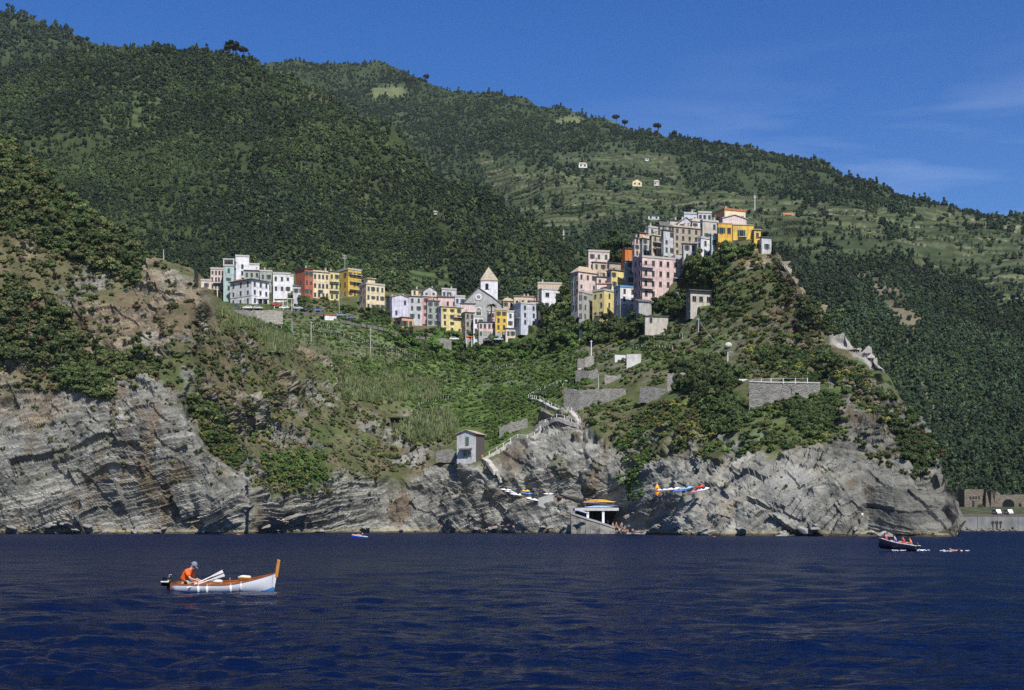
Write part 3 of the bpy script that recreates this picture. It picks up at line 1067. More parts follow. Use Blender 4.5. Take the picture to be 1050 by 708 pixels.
# ---- scattered houses on the far mountain
for lab, a, b_, t0_, b0_, Y, c_, rf, rs, rm_ in (
        ("small white farmhouse high on the terraced mountain, the topmost one", 593, 602, 166.5, 171.5, 1335, "white", "hip", 1.6, TILE),
        ("cream farmhouse with a gable on the terraced mountain above the summit houses", 648, 658, 183.5, 190.5, 1220, "cream", "gablef", 2.5, TILE),
        ("small pale grey house beside the cream farmhouse on the terraced mountain", 670, 676, 184.5, 190, 1225, "palegrey", "hip", 1.5, TILE),
        ("tiny white hut on the terraced mountain near the ridge", 661, 665, 161, 164.5, 1320, "white", "shed", 0.8, SLATE),
        ("long low white building on the terraces behind the summit row", 664, 676, 221.5, 224.5, 1060, "palegrey", "slab", 0.5, SLATE),
        ("low white house with a red roof on the right-hand terraces", 803, 813, 218.5, 221.5, 1110, "white", "gable", 1.0, TERRA),
        ("little white house on the wooded valley side above the yellow houses", 444.5, 448, 216, 219, 815, "white", "gable", 0.8, TILE)):
    house(lab, a, a + 0.5, b_, t0_, b0_, Y, 8, c_, c_, rf, rs, rm_, R=(1, 2), L=(1, 1), chim=0, wl=7, sh=None, name="farmhouse", cat="farmhouse", group="farmhouses on the mountain", ww=1.4, deep=0.6)

HREC += [(331, 345, 321.5, 329.5, 572), (468.5, 488, 441.5, 473, 417), (397, 421, 425, 438, 462)]
# ================================================================= TERRAIN
def lerp_line(pts):
    P = np.array(pts, float)
    return lambda u: np.interp(u, P[:, 0], P[:, 1])


class Layer:
    """one sheet of land: columns of bearings, rows from its foot up to its crest and on down behind"""

    def __init__(self, name, us, vt, vb, D, nrow, back, disp, cover, mat, smooth=False, jitter=True, mind=0.02):
        C, R = len(us), nrow
        T = np.linspace(0, 1, R)[:, None]
        U = np.repeat(us[None, :], R, 0)
        V = vb(us)[None, :] + (vt(us) - vb(us))[None, :] * T
        d = D(U, V)
        for i in range(1, R):
            d[i] = np.maximum(d[i], d[i - 1] + mind)
        X = (U - CX) / F * d
        Y = d.copy()
        Z = CAMZ + (HZ - V) / F * d
        self.R = R
        rows = [(X, Y, Z, U, V)]
        # behind the crest: away from the viewer and down
        k0 = 0.0
        lx, ly, lz = X[-1], Y[-1], Z[-1]
        for dist, drop in back:
            yy = ly + dist
            rows.append((lx[None] * (yy / ly)[None], yy[None], (lz - drop)[None], U[-1:], V[-1:]))
        X, Y, Z, U, V = [np.concatenate([r[k] for r in rows], 0) for k in range(5)]
        P = np.stack([X, Y, Z], -1)
        # normals of the smooth sheet
        du = np.gradient(P, axis=1)
        dv = np.gradient(P, axis=0)
        N = np.cross(du, dv)
        N /= np.linalg.norm(N, axis=-1)[..., None] + 1e-9
        self.slope = N[..., 2]
        off, extra = disp(P, U, V, N)
        P = P + N * off[..., None] + extra
        self.P, self.U, self.V, self.N = P, U, V, N
        self.us, self.vt, self.vb = us, vt, vb
        RR = P.shape[0]
        idx = np.arange(RR * C).reshape(RR, C)
        fa = np.stack([idx[:-1, :-1], idx[:-1, 1:], idx[1:, 1:], idx[1:, :-1]], -1).reshape(-1, 4)
        me = np_mesh(name, P.reshape(-1, 3), fa, smooth, [mat])
        c = cover(P, U, V, N)
        col = np.ones((RR * C, 4), np.float32)
        col[:, :3] = np.clip(c.reshape(-1, 3), 0, 1)
        at = me.attributes.new("cover", 'FLOAT_COLOR', 'POINT')
        at.data.foreach_set("color", col.ravel())
        self.cov = c
        self.o = link(bpy.data.objects.new(name, me))
        tag(self.o, kind="structure")

    def at(self, u, v):
        """points of the finished ground seen at (u, v)"""
        u = np.asarray(u, float)
        v = np.asarray(v, float)
        ci = np.interp(u, self.us, np.arange(len(self.us)))
        vb, vt = self.vb(u), self.vt(u)
        t = np.clip((v - vb) / (vt - vb), 0, 1) * (self.R - 1)
        c0 = np.clip(np.floor(ci).astype(int), 0, len(self.us) - 2)
        r0 = np.clip(np.floor(t).astype(int), 0, self.R - 2)
        fc, fr = (ci - c0)[..., None], (t - r0)[..., None]
        P = self.P
        return (P[r0, c0] * (1 - fc) * (1 - fr) + P[r0, c0 + 1] * fc * (1 - fr) +
                P[r0 + 1, c0] * (1 - fc) * fr + P[r0 + 1, c0 + 1] * fc * fr)

    def pt(self, u, v):
        return Vector(self.at(np.array([u]), np.array([v]))[0])


def mixc(a, b, t):
    t = np.clip(t, 0, 1)[..., None]
    return np.asarray(a) * (1 - t) + np.asarray(b) * t


# ---------------------------------------------------------------- the coast: headland, slopes, promontory
HEAD = [(-120, 60), (13, 100), (60, 150), (150, 235), (192, 262), (206, 280), (214, 302), (228, 319), (250, 338), (266, 354), (262, 374), (225, 396),
        (180, 412), (196, 438), (215, 466), (236, 480), (256, 496), (252, 508), (258, 520), (251, 533), (256, 543), (250, 560), (-120, 600)]
dH = RBF([(-80, 547, 345), (0, 547, 348), (100, 548, 350), (200, 548, 348), (256, 548, 346), (-80, 470, 356), (0, 480, 355), (100, 480, 357),
          (200, 480, 354), (250, 495, 350), (0, 420, 366), (100, 420, 366), (170, 425, 362), (-80, 400, 372), (0, 370, 376), (90, 370, 380),
          (170, 370, 378), (200, 350, 384), (0, 300, 392), (90, 300, 396), (170, 310, 394), (208, 310, 396), (-80, 300, 392),
          (0, 230, 408), (70, 235, 410), (140, 275, 404), (190, 280, 404), (230, 318, 428), (250, 340, 424), (245, 380, 404), (300, 350, 455), (300, 400, 432), (300, 300, 480), (0, 150, 432), (60, 195, 420), (-80, 120, 440), (205, 285, 406)])
dA = RBF([(170, 547, 366), (255, 547, 370), (300, 547, 390), (400, 547, 412), (480, 547, 400), (540, 547, 385), (600, 547, 365), (650, 547, 342),
          (700, 547, 308), (760, 547, 290), (830, 547, 280), (900, 547, 272), (960, 547, 265), (990, 547, 268),
          (255, 500, 374), (330, 500, 404), (420, 500, 424), (500, 500, 405), (560, 500, 392), (620, 500, 372), (680, 500, 340), (740, 500, 308),
          (800, 500, 294), (860, 500, 286), (920, 500, 280), (975, 500, 284),
          (210, 470, 371), (300, 470, 398), (400, 470, 436), (482, 470, 418), (540, 470, 402), (600, 470, 388), (660, 470, 366), (720, 470, 335),
          (780, 470, 312), (840, 470, 302), (900, 470, 296), (962, 470, 298),
          (190, 430, 376), (280, 430, 408), (380, 430, 458), (460, 430, 475), (520, 430, 455), (580, 430, 415), (640, 430, 402), (700, 430, 366),
          (760, 430, 340), (820, 430, 328), (870, 430, 320), (935, 430, 322),
          (220, 390, 390), (300, 390, 440), (400, 390, 522), (480, 390, 565), (540, 390, 520), (600, 390, 448), (660, 390, 422), (720, 390, 396),
          (780, 390, 372), (840, 390, 360), (905, 385, 356),
          (240, 350, 430), (300, 350, 500), (380, 350, 560), (440, 352, 580), (500, 356, 590), (560, 352, 562), (600, 350, 522), (660, 350, 476),
          (720, 350, 440), (780, 350, 412), (850, 340, 394),
          (215, 316, 576), (255, 318, 577), (300, 320, 582), (350, 320, 588), (320, 305, 596), (385, 318, 596), (410, 332, 596), (462, 342, 602),
          (500, 347, 606), (530, 344, 600), (566, 322, 588), (612, 335, 534), (640, 324, 524), (660, 305, 508), (690, 302, 502),
          (715, 315, 468), (722, 290, 472), (740, 270, 470), (765, 256, 468), (785, 258, 464), (690, 264, 506), (660, 266, 518), (800, 290, 436),
          (212, 280, 612), (240, 272, 624), (300, 272, 634), (350, 274, 640), (400, 292, 640), (440, 296, 642), (490, 300, 650), (550, 300, 636),
          (590, 285, 585), (605, 265, 592), (640, 252, 580), (670, 240, 548), (700, 230, 525), (740, 226, 508), (770, 230, 500), (795, 250, 462)])


def carve(U, V, d):
    """level ground behind and under each building: the hill never pokes through a front wall"""
    for x0, x1, vt, vb, Y in HREC:
        if Y > 700:
            continue
        ok = (U > x0 - 5) & (U < x1 + 5) & (V > vb - 0.5) & (V < vb + 9)
        if ok.any():
            u, v = U[ok], V[ok]
            m = sstep(-4, 1, np.minimum(u - x0 + 2.0, x1 + 2.0 - u)) * sstep(vb + 9, vb + 4, v)
            d[ok] = np.minimum(d[ok], d[ok] * (1 - m) + (Y - 0.6 - 0.35 * np.maximum(v - vb, 0)) * m)
    for x0, x1, vt, vb, Y in HREC:
        ok = (U > x0 - 6) & (U < x1 + 6) & (V > vt - 3) & (V < vb + 3)
        if not ok.any():
            continue
        u, v = U[ok], V[ok]
        du = np.minimum(u - x0 + 1.0, x1 + 1.0 - u)
        m = sstep(-3.5, 0.5, du) * sstep(vb + 0.8, vb - 2.2, v) * sstep(vt - 3, vt + 1, v)
        tgt = Y + 2.5 + 6 * np.clip((vb - v) / (vb - vt), 0, 1)
        d[ok] = np.maximum(d[ok], d[ok] * (1 - m) + tgt * m)
    return d


def dCoast(U, V):
    a = dA(U, V)
    h = dH(U, V)
    wob = 2.2 * fbm(U * 0.09, V * 0.09, 8.1, 3)
    s = sdist(U, V, HEAD) + wob
    # crisp edge on the lower cliff, merging softly with the gully above
    soft = np.interp(V, [270, 300, 340, 380, 410, 440], [3.0, 8.0, 8.0, 8.0, 4.0, 1.3])
    out = np.interp(V, [275, 300, 320, 340, 362, 388, 408, 432], [3.0, 5.0, 9.0, 30.0, 85.0, 90.0, 34.0, 1.3])
    # the gully floor stays close to the headland high up
    near = 0.0
    a2 = a * (1 - near) + (h + 25) * near
    m = sstep(-out, soft, s)
    # hollow under the road deck by the landing
    hole = sstep(-1.5, 1.5, sdist(U, V, [(588, 523), (634, 521), (637, 535), (620, 537), (600, 533)]))
    d = a2 * (1 - m) + h * m + 7.0 * hole
    return carve(U, V, d)


vtC = lerp_line([(-120, 85), (-80, 100), (0, 140), (13, 148), (35, 165), (60, 192), (85, 216), (100, 228), (130, 245), (150, 262), (175, 273),
                 (192, 272), (203, 280), (212, 288), (228, 276), (250, 276), (300, 280), (345, 282), (400, 300), (440, 304), (480, 306), (520, 308),
                 (550, 303), (580, 296), (590, 286), (603, 270), (625, 262), (645, 256), (670, 243), (700, 234), (735, 231), (770, 233),
                 (790, 247), (803, 270), (818, 292), (832, 312), (850, 333), (872, 346), (893, 352), (906, 382), (922, 405), (937, 428), (955, 452),
                 (966, 472), (971, 500), (976, 520), (980, 545)])


def vbC(u):
    # where the land meets the water, and a little below it
    d = dCoast(u[None, :] if u.ndim == 1 else u, np.full(u.shape, 547.0)[None, :] if u.ndim == 1 else np.full(u.shape, 547.0))
    d = d[0] if u.ndim == 1 else d
    return HZ + (CAMZ + 1.6) * F / d


_us = np.concatenate([np.arange(-120, 0, 4.0), np.arange(0, 981, 1.15), [980.6]])
_vbC = vbC(_us)
vbCi = lambda u: np.interp(u, _us, _vbC)
vtC2 = lambda u: np.minimum(vtC(u), vbCi(u) - 2.0)

ROCKS = [
    [(-130, 418), (20, 402), (60, 396), (100, 392), (150, 384), (182, 408), (197, 436), (216, 464), (238, 478), (258, 492), (260, 570), (-130, 570)],
    [(256, 498), (285, 512), (318, 505), (345, 486), (372, 492), (420, 492), (440, 478), (470, 474), (500, 478), (535, 442), (560, 428), (596, 424), (612, 446),
     (640, 470), (655, 478), (700, 468), (735, 473), (765, 472), (790, 467), (838, 460), (862, 448), (880, 440), (930, 445), (985, 470), (985, 570), (256, 570)],
    [(850, 334), (872, 342), (896, 350), (908, 380), (893, 376), (872, 360), (850, 350)],
    [(800, 262), (835, 300), (852, 335), (842, 346), (822, 322), (804, 290)],
    [(865, 395), (900, 392), (925, 412), (985, 470), (985, 500), (900, 470), (862, 448)],
]
OUTCROPS = [
    [(60, 300), (110, 262), (180, 275), (212, 292), (212, 345), (182, 412), (120, 392), (70, 372), (20, 395), (-20, 400), (10, 340)],
    [(15, 170), (45, 185), (50, 250), (30, 270), (12, 240)],
    [(245, 335), (330, 360), (400, 400), (450, 440), (440, 490), (330, 500), (262, 500), (215, 460), (200, 430), (210, 390)],
    [(600, 432), (700, 440), (780, 450), (780, 480), (690, 478), (640, 480), (612, 450)],
    [(750, 258), (800, 265), (845, 335), (860, 400), (830, 395), (800, 330), (770, 290)],
]


def strata(P):
    """bedding coordinates: s across the beds, a along them"""
    x, y, z = P[..., 0], P[..., 1], P[..., 2]
    wx = 9 * fbm(x * 0.012, y * 0.012, z * 0.02, 3)
    wz = 6 * fbm(x * 0.03 + 7, y * 0.03, z * 0.03, 3)
    # the beds rise to the right on the headland, more steeply in the cove, and flatten out on the promontory
    bed = np.interp(x + wx, [-160, -60, 0, 40, 72, 100, 140], [-48, -20, 2, 13, 36, 34, 24])
    s = z - bed + wz + 0.10 * y
    a = x + 0.3 * z + 0.4 * y
    return s, a


def rockiness(P, U, V):
    r = np.zeros(U.shape)
    for q in ROCKS:
        r = np.maximum(r, pmask(U, V, q, 5, 11, 0.055))
    x, y, z = P[..., 0], P[..., 1], P[..., 2]
    n = fbm(x * 0.06, y * 0.06, z * 0.08, 5, 0.6)
    for q in OUTCROPS:
        k = 0.2 if q is OUTCROPS[0] else 0.0
        r = np.maximum(r, pmask(U, V, q, 14, 10) * sstep(-0.02 - k, 0.16 - k, n))
    n2 = fbm(x * 0.11 + 31, y * 0.11, z * 0.14, 4, 0.6)
    # pockets of earth on the cliffs
    r = r * (1 - 0.85 * sstep(0.22, 0.36, n2) * sstep(0, 30, z))
    return r


TERR = [
    ([(225, 316), (300, 320), (400, 336), (450, 350), (440, 372), (400, 372), (330, 360), (262, 345)], 2.1),
    ([(420, 380), (600, 340), (640, 370), (600, 400), (520, 400), (440, 420)], 2.6),
    ([(600, 335), (720, 318), (840, 330), (850, 380), (780, 392), (640, 392)], 2.4),
]


def dispC(P, U, V, N):
    x, y, z = P[..., 0], P[..., 1], P[..., 2]
    r = rockiness(P, U, V)
    dispC.r = r
    s, a = strata(P)
    # ledges: beds of uneven thickness standing out by uneven amounts, broken along joints
    off = np.zeros(U.shape)
    for h, w, amp, sd in ((8.0, 30.0, 2.8, 0), (3.1, 13.0, 1.6, 40), (1.1, 6.0, 0.42, 90), (0.5, 3.0, 0.12, 150)):
        ss = s / h + 0.8 * fbm(s / h * 0.3 + sd, a / w * 0.35, 2.2, 2)
        i = np.floor(ss)
        aa = a / w + 5.0 * hash2(i + sd, i * 3 + 1) + 0.35 * perlin(a / w * 2 + sd, i * 0.37, y / w)
        j = np.floor(aa)
        hh = hash2(i + sd, j + 2 * sd)
        f = ss - i
        off += amp * (hh - 0.5) * 1.6 + amp * 0.7 * (f ** 1.5 - 0.4)
    # a second set of joints crossing the beds breaks the faces into blocks
    s2 = 0.35 * s + 0.9 * a + 2.5 * fbm(x * 0.05, y * 0.05, z * 0.05, 2)
    i2 = np.floor(s2 / 4.2 + 0.5 * perlin(s * 0.2, a * 0.05, 1.7))
    j2 = np.floor(s / 6.5 + 4 * hash2(i2, i2 * 5 + 2))
    off += 1.1 * (hash2(i2 + 7, j2 + 31) - 0.5)
    # buttresses and clefts
    cl = np.abs(fbm(x * 0.045 + 0.02 * z, y * 0.03, z * 0.014, 4, 0.55))
    off += (0.7 + 0.6 * sstep(-60, 0, x)) * (np.minimum(cl, 0.16) / 0.16 - 0.8)
    off += 2.6 * fbm(x * 0.04, y * 0.04, z * 0.05, 4)
    off += 0.5 * fbm(x * 0.4, y * 0.4, z * 0.5, 3)
    # gullies and knolls on the slopes
    soft = 2.8 * fbm(x * 0.025 + 3, y * 0.025, z * 0.03, 4) + 0.8 * fbm(x * 0.12, y * 0.12, z * 0.12, 4)
    o = r * off + (1 - r) * soft
    sd = sdist(U, V, HEAD)
    wd = np.interp(V, [290, 312, 320, 395, 412, 440], [9.0, 9.0, 0.1, 0.1, 6.0, 5.0])
    o = o * (1 - 0.9 * np.exp(-(sd / wd) ** 2))
    # terraces cut into the hillside
    ex = np.zeros(P.shape)
    for q, h in TERR:
        m = pmask(U, V, q, 8, 8)
        fz = (z + 1.2 * fbm(x * 0.02, y * 0.02, 0.5, 2)) / h
        ff = fz - np.floor(fz)
        tgt = np.where(ff < 0.42, ff / 0.42 * 0.05, 0.05 + (ff - 0.42) / 0.58 * 0.95)   # wall then tread
        ex[..., 1] += m * (tgt - ff) * h * 1.1
    # keep the ground steady right around the water's edge so that it still meets the sea
    o = o * sstep(-1.6, 2.5, z)
    # level the ground near the crests with houses
    vil = pmask(U, V, [(200, 255), (330, 262), (560, 280), (600, 250), (680, 220), (790, 220), (800, 262), (700, 320), (600, 345), (500, 352), (380, 325), (200, 320)], 8, 0)
    o = o * (1 - 0.8 * vil)
    for x0, x1, vt_, vb_, Y_ in HREC:
        if Y_ < 700:
            du = np.minimum(U - x0, x1 - U)
            dv_ = np.minimum(V - vt_, vb_ + 7 - V)
            o = o * (1 - 0.85 * sstep(-5, -1, np.minimum(du, dv_)))
    return o, ex


def coverC(P, U, V, N):
    x, y, z = P[..., 0], P[..., 1], P[..., 2]
    r = dispC.r
    s, a = strata(P)
    n1 = fbm(x * 0.03, y * 0.03, z * 0.04, 5, 0.6)
    n2 = fbm(x * 0.15 + 9, y * 0.15, z * 0.15, 4, 0.6)
    green = mixc((0.055, 0.075, 0.028), (0.085, 0.11, 0.04), 0.5 + 1.2 * n2)
    dry = mixc((0.095, 0.078, 0.045), (0.145, 0.12, 0.075), 0.5 + n2)
    drym = np.clip(0.3 + 1.7 * n1 + 0.9 * n2 + 0.42 * pmask(U, V, HEAD, 14, 10) + 0.3 * pmask(U, V, [(200, 330), (330, 355), (430, 420), (440, 480), (330, 500), (200, 440)], 14, 14), 0, 1)
    lush = np.maximum.reduce([pmask(U, V, [(425, 350), (590, 330), (600, 380), (560, 420), (500, 455), (440, 440), (400, 400)], 14, 14),
                              0.75 * pmask(U, V, TERR[0][0], 8, 10), 0.8 * pmask(U, V, [(320, 360), (420, 370), (440, 430), (400, 420), (330, 395)], 12, 12),
                              0.5 * pmask(U, V, [(620, 400), (860, 405), (850, 450), (700, 455)], 12, 16),
                              pmask(U, V, [(270, 470), (330, 465), (335, 495), (290, 500)], 8, 8),
                              0.7 * pmask(U, V, [(600, 330), (720, 300), (760, 330), (740, 370), (640, 380)], 10, 10)])
    lushc = mixc((0.055, 0.10, 0.024), (0.095, 0.16, 0.04), 0.5 + 1.3 * n2)
    c = mixc(green, dry, drym)
    c = mixc(c, lushc, lush * (0.75 + 0.8 * n2))
    for q, h in TERR:
        m = pmask(U, V, q, 8, 8)
        fz = (z + 1.2 * fbm(x * 0.02, y * 0.02, 0.5, 2)) / h
        ff = fz - np.floor(fz)
        stone = mixc((0.17, 0.155, 0.125), (0.11, 0.105, 0.085), 0.5 + n2 * 2)
        c = mixc(c, stone, m * sstep(0.5, 0.4, ff) * sstep(-0.2, 0.25, n1 + 0.15) * 0.75)
    grey = mixc((0.275, 0.27, 0.232), (0.165, 0.163, 0.145), 0.5 + 2.0 * fbm(s * 0.5, a * 0.03, y * 0.03, 4))
    ss = s / 1.0
    band = hash2(np.floor(ss * 1.7), np.floor(a / 9.0 + 3 * hash2(np.floor(ss * 1.7), np.floor(ss))))
    grey = grey * (0.84 + 0.32 * band)[..., None]
    tan = np.array((0.235, 0.19, 0.13)) * (0.7 + 0.5 * band)[..., None]
    tanm = sstep(0.0, 0.5, n1 + 0.35 * np.interp(V, [250, 380, 430, 480], [1.2, 0.9, 0.15, -0.5]))
    rock = mixc(grey, tan, tanm)
    # rusty and lichen-dark stains running down the faces
    st = fbm(x * 0.10, y * 0.05, z * 0.028, 4, 0.6)
    rock = mixc(rock, (0.155, 0.115, 0.072), sstep(0.10, 0.34, st) * 0.75)
    rock = mixc(rock, (0.075, 0.075, 0.068), 0.65 * sstep(0.16, 0.40, fbm(x * 0.12 + 50, y * 0.06, z * 0.05, 4, 0.6)) * 0.7)
    # white quartz veins
    vein = sstep(0.035, 0.0, np.abs(perlin(x * 0.12, y * 0.12, z * 0.3))) * sstep(0.1, 0.4, n2 + 0.1)
    rock = mixc(rock, (0.48, 0.47, 0.44), vein * 0.7)
    # rock colour darkened towards the outer point
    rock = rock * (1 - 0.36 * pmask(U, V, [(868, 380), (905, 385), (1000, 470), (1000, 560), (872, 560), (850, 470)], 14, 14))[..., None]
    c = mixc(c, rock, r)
    # pale broken crest on the right-hand ridge
    pale = pmask(U, V, ROCKS[2], 3, 5)
    c = mixc(c, (0.31, 0.30, 0.275), pale * 0.8)
    # smooth grey slab
    slab = pmask(U, V, [(775, 505), (800, 488), (828, 486), (838, 515), (830, 535), (790, 535)], 3, 5)
    c = mixc(c, (0.22, 0.22, 0.20), slab * 0.8)
    # the tide's band: dark wet rock with an ochre line of weed
    zz = z + 0.5 * n2
    c = mixc(c, (0.27, 0.235, 0.13), sstep(1.25, 0.85, zz) * 0.75)
    c = mixc(c, (0.035, 0.037, 0.033), sstep(0.6, 0.35, zz) * 0.9)
    return c


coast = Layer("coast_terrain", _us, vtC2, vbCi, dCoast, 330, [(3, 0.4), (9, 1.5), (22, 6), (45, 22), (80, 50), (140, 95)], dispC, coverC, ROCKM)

# ---------------------------------------------------------------- wooded hill behind the village
d1 = RBF([(-100, 300, 700), (0, 300, 690), (100, 300, 690), (200, 300, 690), (300, 300, 700), (400, 315, 715), (500, 320, 760), (560, 320, 760), (650, 310, 760),
          (-100, 200, 860), (50, 200, 850), (150, 200, 850), (250, 200, 860), (350, 200, 850), (440, 220, 840), (500, 240, 830), (560, 265, 815), (620, 300, 800),
          (-100, 120, 1000), (60, 120, 990), (160, 110, 1010), (260, 120, 1000), (350, 140, 980), (420, 165, 950), (500, 200, 900),
          (-100, 70, 1120), (100, 42, 1150), (150, 40, 1150), (200, 55, 1140), (260, 70, 1110), (320, 92, 1080), (545, 228, 860), (600, 265, 830)])
vt1 = lerp_line([(-160, 130), (-60, 104), (13, 78), (60, 52), (92, 41), (130, 37), (160, 42), (190, 51), (222, 62), (253, 69), (275, 77), (300, 86), (350, 110),
                 (420, 152), (460, 174), (500, 195), (545, 227), (600, 264), (650, 292), (700, 320)])
vb1 = lerp_line([(-160, 330), (150, 330), (215, 312), (300, 306), (400, 322), (520, 330), (600, 322), (700, 330)])


def dispHill(amp, sc):
    def f(P, U, V, N):
        x, y, z = P[..., 0], P[..., 1], P[..., 2]
        rid = 1 - 2 * np.abs(fbm(x * sc + 5, y * sc * 0.6, z * sc * 0.6, 4, 0.55))
        return amp * (rid - 0.6) + 0.25 * amp * fbm(x * sc * 5, y * sc * 5, z * sc * 5, 3), np.zeros(P.shape)
    return f


TERR1 = [([(420, 258), (462, 262), (480, 300), (440, 308), (410, 285)], 5.0), ([(95, 90), (150, 85), (185, 130), (110, 150)], 7.0)]


def cover1(P, U, V, N):
    x, y, z = P[..., 0], P[..., 1], P[..., 2]
    n1 = fbm(x * 0.008, y * 0.008, z * 0.01, 4)
    n2 = fbm(x * 0.04, y * 0.04, z * 0.05, 4)
    c = mixc((0.026, 0.04, 0.016), (0.048, 0.064, 0.026), 0.5 + 1.3 * n2)
    c = mixc(c, (0.13, 0.12, 0.075), sstep(0.2, 0.5, n1 + 0.4 * n2) * 0.6)
    for q, h in TERR1:
        m = pmask(U, V, q, 5, 6)
        ff = (z + 1.2 * n1) / h
        ff = ff - np.floor(ff)
        c = mixc(c, mixc((0.062, 0.092, 0.035), (0.030, 0.038, 0.020), sstep(0.5, 0.62, ff)), m * 0.9)
    return c


hill1 = Layer("wooded_hill_terrain", np.arange(-160, 700.1, 2.4), vt1, vb1, d1, 190, [(40, 2), (120, 30), (200, 120)], dispHill(21, 0.006), cover1, HILLM, smooth=True)

# ---------------------------------------------------------------- the far mountain with its terraces
d2 = RBF([(150, 300, 1150), (300, 300, 1100), (450, 300, 1050), (600, 300, 980), (700, 300, 950), (800, 300, 900), (900, 300, 880), (1000, 300, 930), (1150, 300, 950),
          (800, 400, 760), (900, 400, 740), (1000, 400, 740), (1150, 400, 760), (850, 500, 620), (950, 500, 600), (1040, 505, 590), (1150, 505, 600), (900, 545, 560), (1150, 545, 560),
          (300, 180, 1600), (450, 200, 1500), (560, 200, 1330), (700, 200, 1280), (800, 220, 1150), (900, 230, 1130), (1040, 250, 1120), (1150, 260, 1120),
          (300, 110, 1950), (450, 130, 1850), (600, 150, 1650), (700, 165, 1520),
          (150, 60, 2300), (300, 66, 2250), (390, 67, 2250), (450, 94, 2100), (540, 103, 2000), (650, 134, 1850), (800, 162, 1600), (900, 184, 1480), (1000, 212, 1380), (1150, 240, 1350)])
vt2 = lerp_line([(120, 66), (275, 71), (300, 67), (340, 66), (390, 68), (410, 75), (430, 85), (445, 93), (480, 98), (540, 104), (600, 119), (640, 129), (665, 141), (740, 154),
                 (800, 164), (850, 174), (900, 186), (950, 199), (988, 208), (1000, 216), (1037, 223), (1160, 240)])
vb2 = lerp_line([(120, 320), (760, 320), (840, 420), (930, 530), (950, 546), (1160, 546)])

# terraced fields
TERR2 = [
    ([(520, 182), (600, 180), (690, 176), (760, 196), (800, 215), (830, 232), (820, 262), (790, 262), (640, 235), (570, 230), (520, 205)], 7.0),
    ([(800, 215), (870, 222), (960, 214), (1010, 226), (1160, 246), (1160, 330), (1010, 318), (985, 290), (930, 272), (870, 268), (800, 262)], 8.0),
    ([(560, 158), (660, 158), (700, 172), (650, 178), (570, 168)], 7.0),
    ([(650, 165), (690, 166), (700, 176), (655, 178)], 5.0),
    ([(490, 160), (560, 180), (640, 235), (560, 245), (500, 215)], 8.0),
]
CLEAR2 = [[(570, 121), (590, 118), (598, 123), (580, 128), (572, 130)], [(625, 124), (640, 129), (645, 133), (630, 130)], [(378, 93), (410, 90), (418, 97), (384, 106)]]


def disp2(P, U, V, N):
    o, e = dispHill(22, 0.0042)(P, U, V, N)
    x, y, z = P[..., 0], P[..., 1], P[..., 2]
    # ravine and spur on the right-hand valley side
    o = o * sstep(-1, 40, z)
    for q, h in TERR2:
        m = pmask(U, V, q, 6, 6)
        fz = (z + 5 * fbm(x * 0.004, y * 0.004, 0.5, 3)) / h
        ff = fz - np.floor(fz)
        tgt = np.where(ff < 0.4, ff / 0.4 * 0.05, 0.05 + (ff - 0.4) / 0.6 * 0.95)
        e[..., 1] += m * (tgt - ff) * h * 1.6
    return o, e


def cover2(P, U, V, N):
    x, y, z = P[..., 0], P[..., 1], P[..., 2]
    n1 = fbm(x * 0.006, y * 0.006, z * 0.01, 4)
    n2 = fbm(x * 0.03, y * 0.03, z * 0.04, 4)
    c = mixc((0.026, 0.042, 0.02), (0.046, 0.064, 0.03), 0.5 + 1.3 * n2)
    for q, h in TERR2:
        m = pmask(U, V, q, 6, 6)
        fz = (z + 5 * fbm(x * 0.004, y * 0.004, 0.5, 3)) / h
        i = np.floor(fz)
        ff = fz - i
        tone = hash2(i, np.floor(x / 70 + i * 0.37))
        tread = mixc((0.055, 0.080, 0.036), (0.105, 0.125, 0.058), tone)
        wall = mixc((0.030, 0.040, 0.021), (0.050, 0.055, 0.032), tone)  # shade on the terrace walls put into the colour, with shrubs
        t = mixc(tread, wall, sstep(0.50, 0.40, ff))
        t = mixc(t, (0.20, 0.185, 0.14), sstep(0.07, 0.03, np.abs(ff - 0.46)) * (tone > 0.55))
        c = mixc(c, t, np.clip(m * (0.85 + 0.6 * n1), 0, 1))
        c = mixc(c, (0.034, 0.05, 0.026), m * sstep(0.15, 0.35, n2 + 0.3 * n1) * 0.6)
    for q in CLEAR2:
        c = mixc(c, (0.115, 0.135, 0.065), pmask(U, V, q, 2, 3, 0.2))
    # bare landslip on the valley side
    for q in ([(880, 278), (905, 288), (925, 320), (946, 350), (930, 362), (908, 335), (890, 305)], [(938, 395), (950, 400), (970, 440), (955, 440)], [(985, 420), (1000, 440), (995, 460), (982, 440)]):
        c = mixc(c, (0.20, 0.165, 0.115), pmask(U, V, q, 5, 10, 0.1) * (0.6 + n2))
    return c


hill2 = Layer("far_mountain_terrain", np.concatenate([np.arange(120, 480, 4.0), np.arange(480, 1160.1, 2.2)]), vt2, vb2, d2, 260, [(60, 2), (200, 40), (400, 200)], disp2, cover2, HILLM, smooth=False)

# ---------------------------------------------------------------- the top of a further hill in the left corner
d3 = RBF([(-200, 140, 1500), (0, 120, 1500), (150, 120, 1500), (-200, 10, 1800), (0, 18, 1780), (60, 25, 1780), (150, 60, 1800)])
vt3 = lerp_line([(-200, 4), (-60, 12), (13, 19), (40, 23), (65, 31), (90, 42), (120, 60), (170, 95)])
vb3 = lerp_line([(-200, 150), (170, 150)])
hill3 = Layer("corner_hill_terrain", np.arange(-200, 170.1, 5.0), vt3, vb3, d3, 50, [(60, 5), (200, 60), (300, 200)], dispHill(16, 0.005), cover1, HILLM, smooth=True)

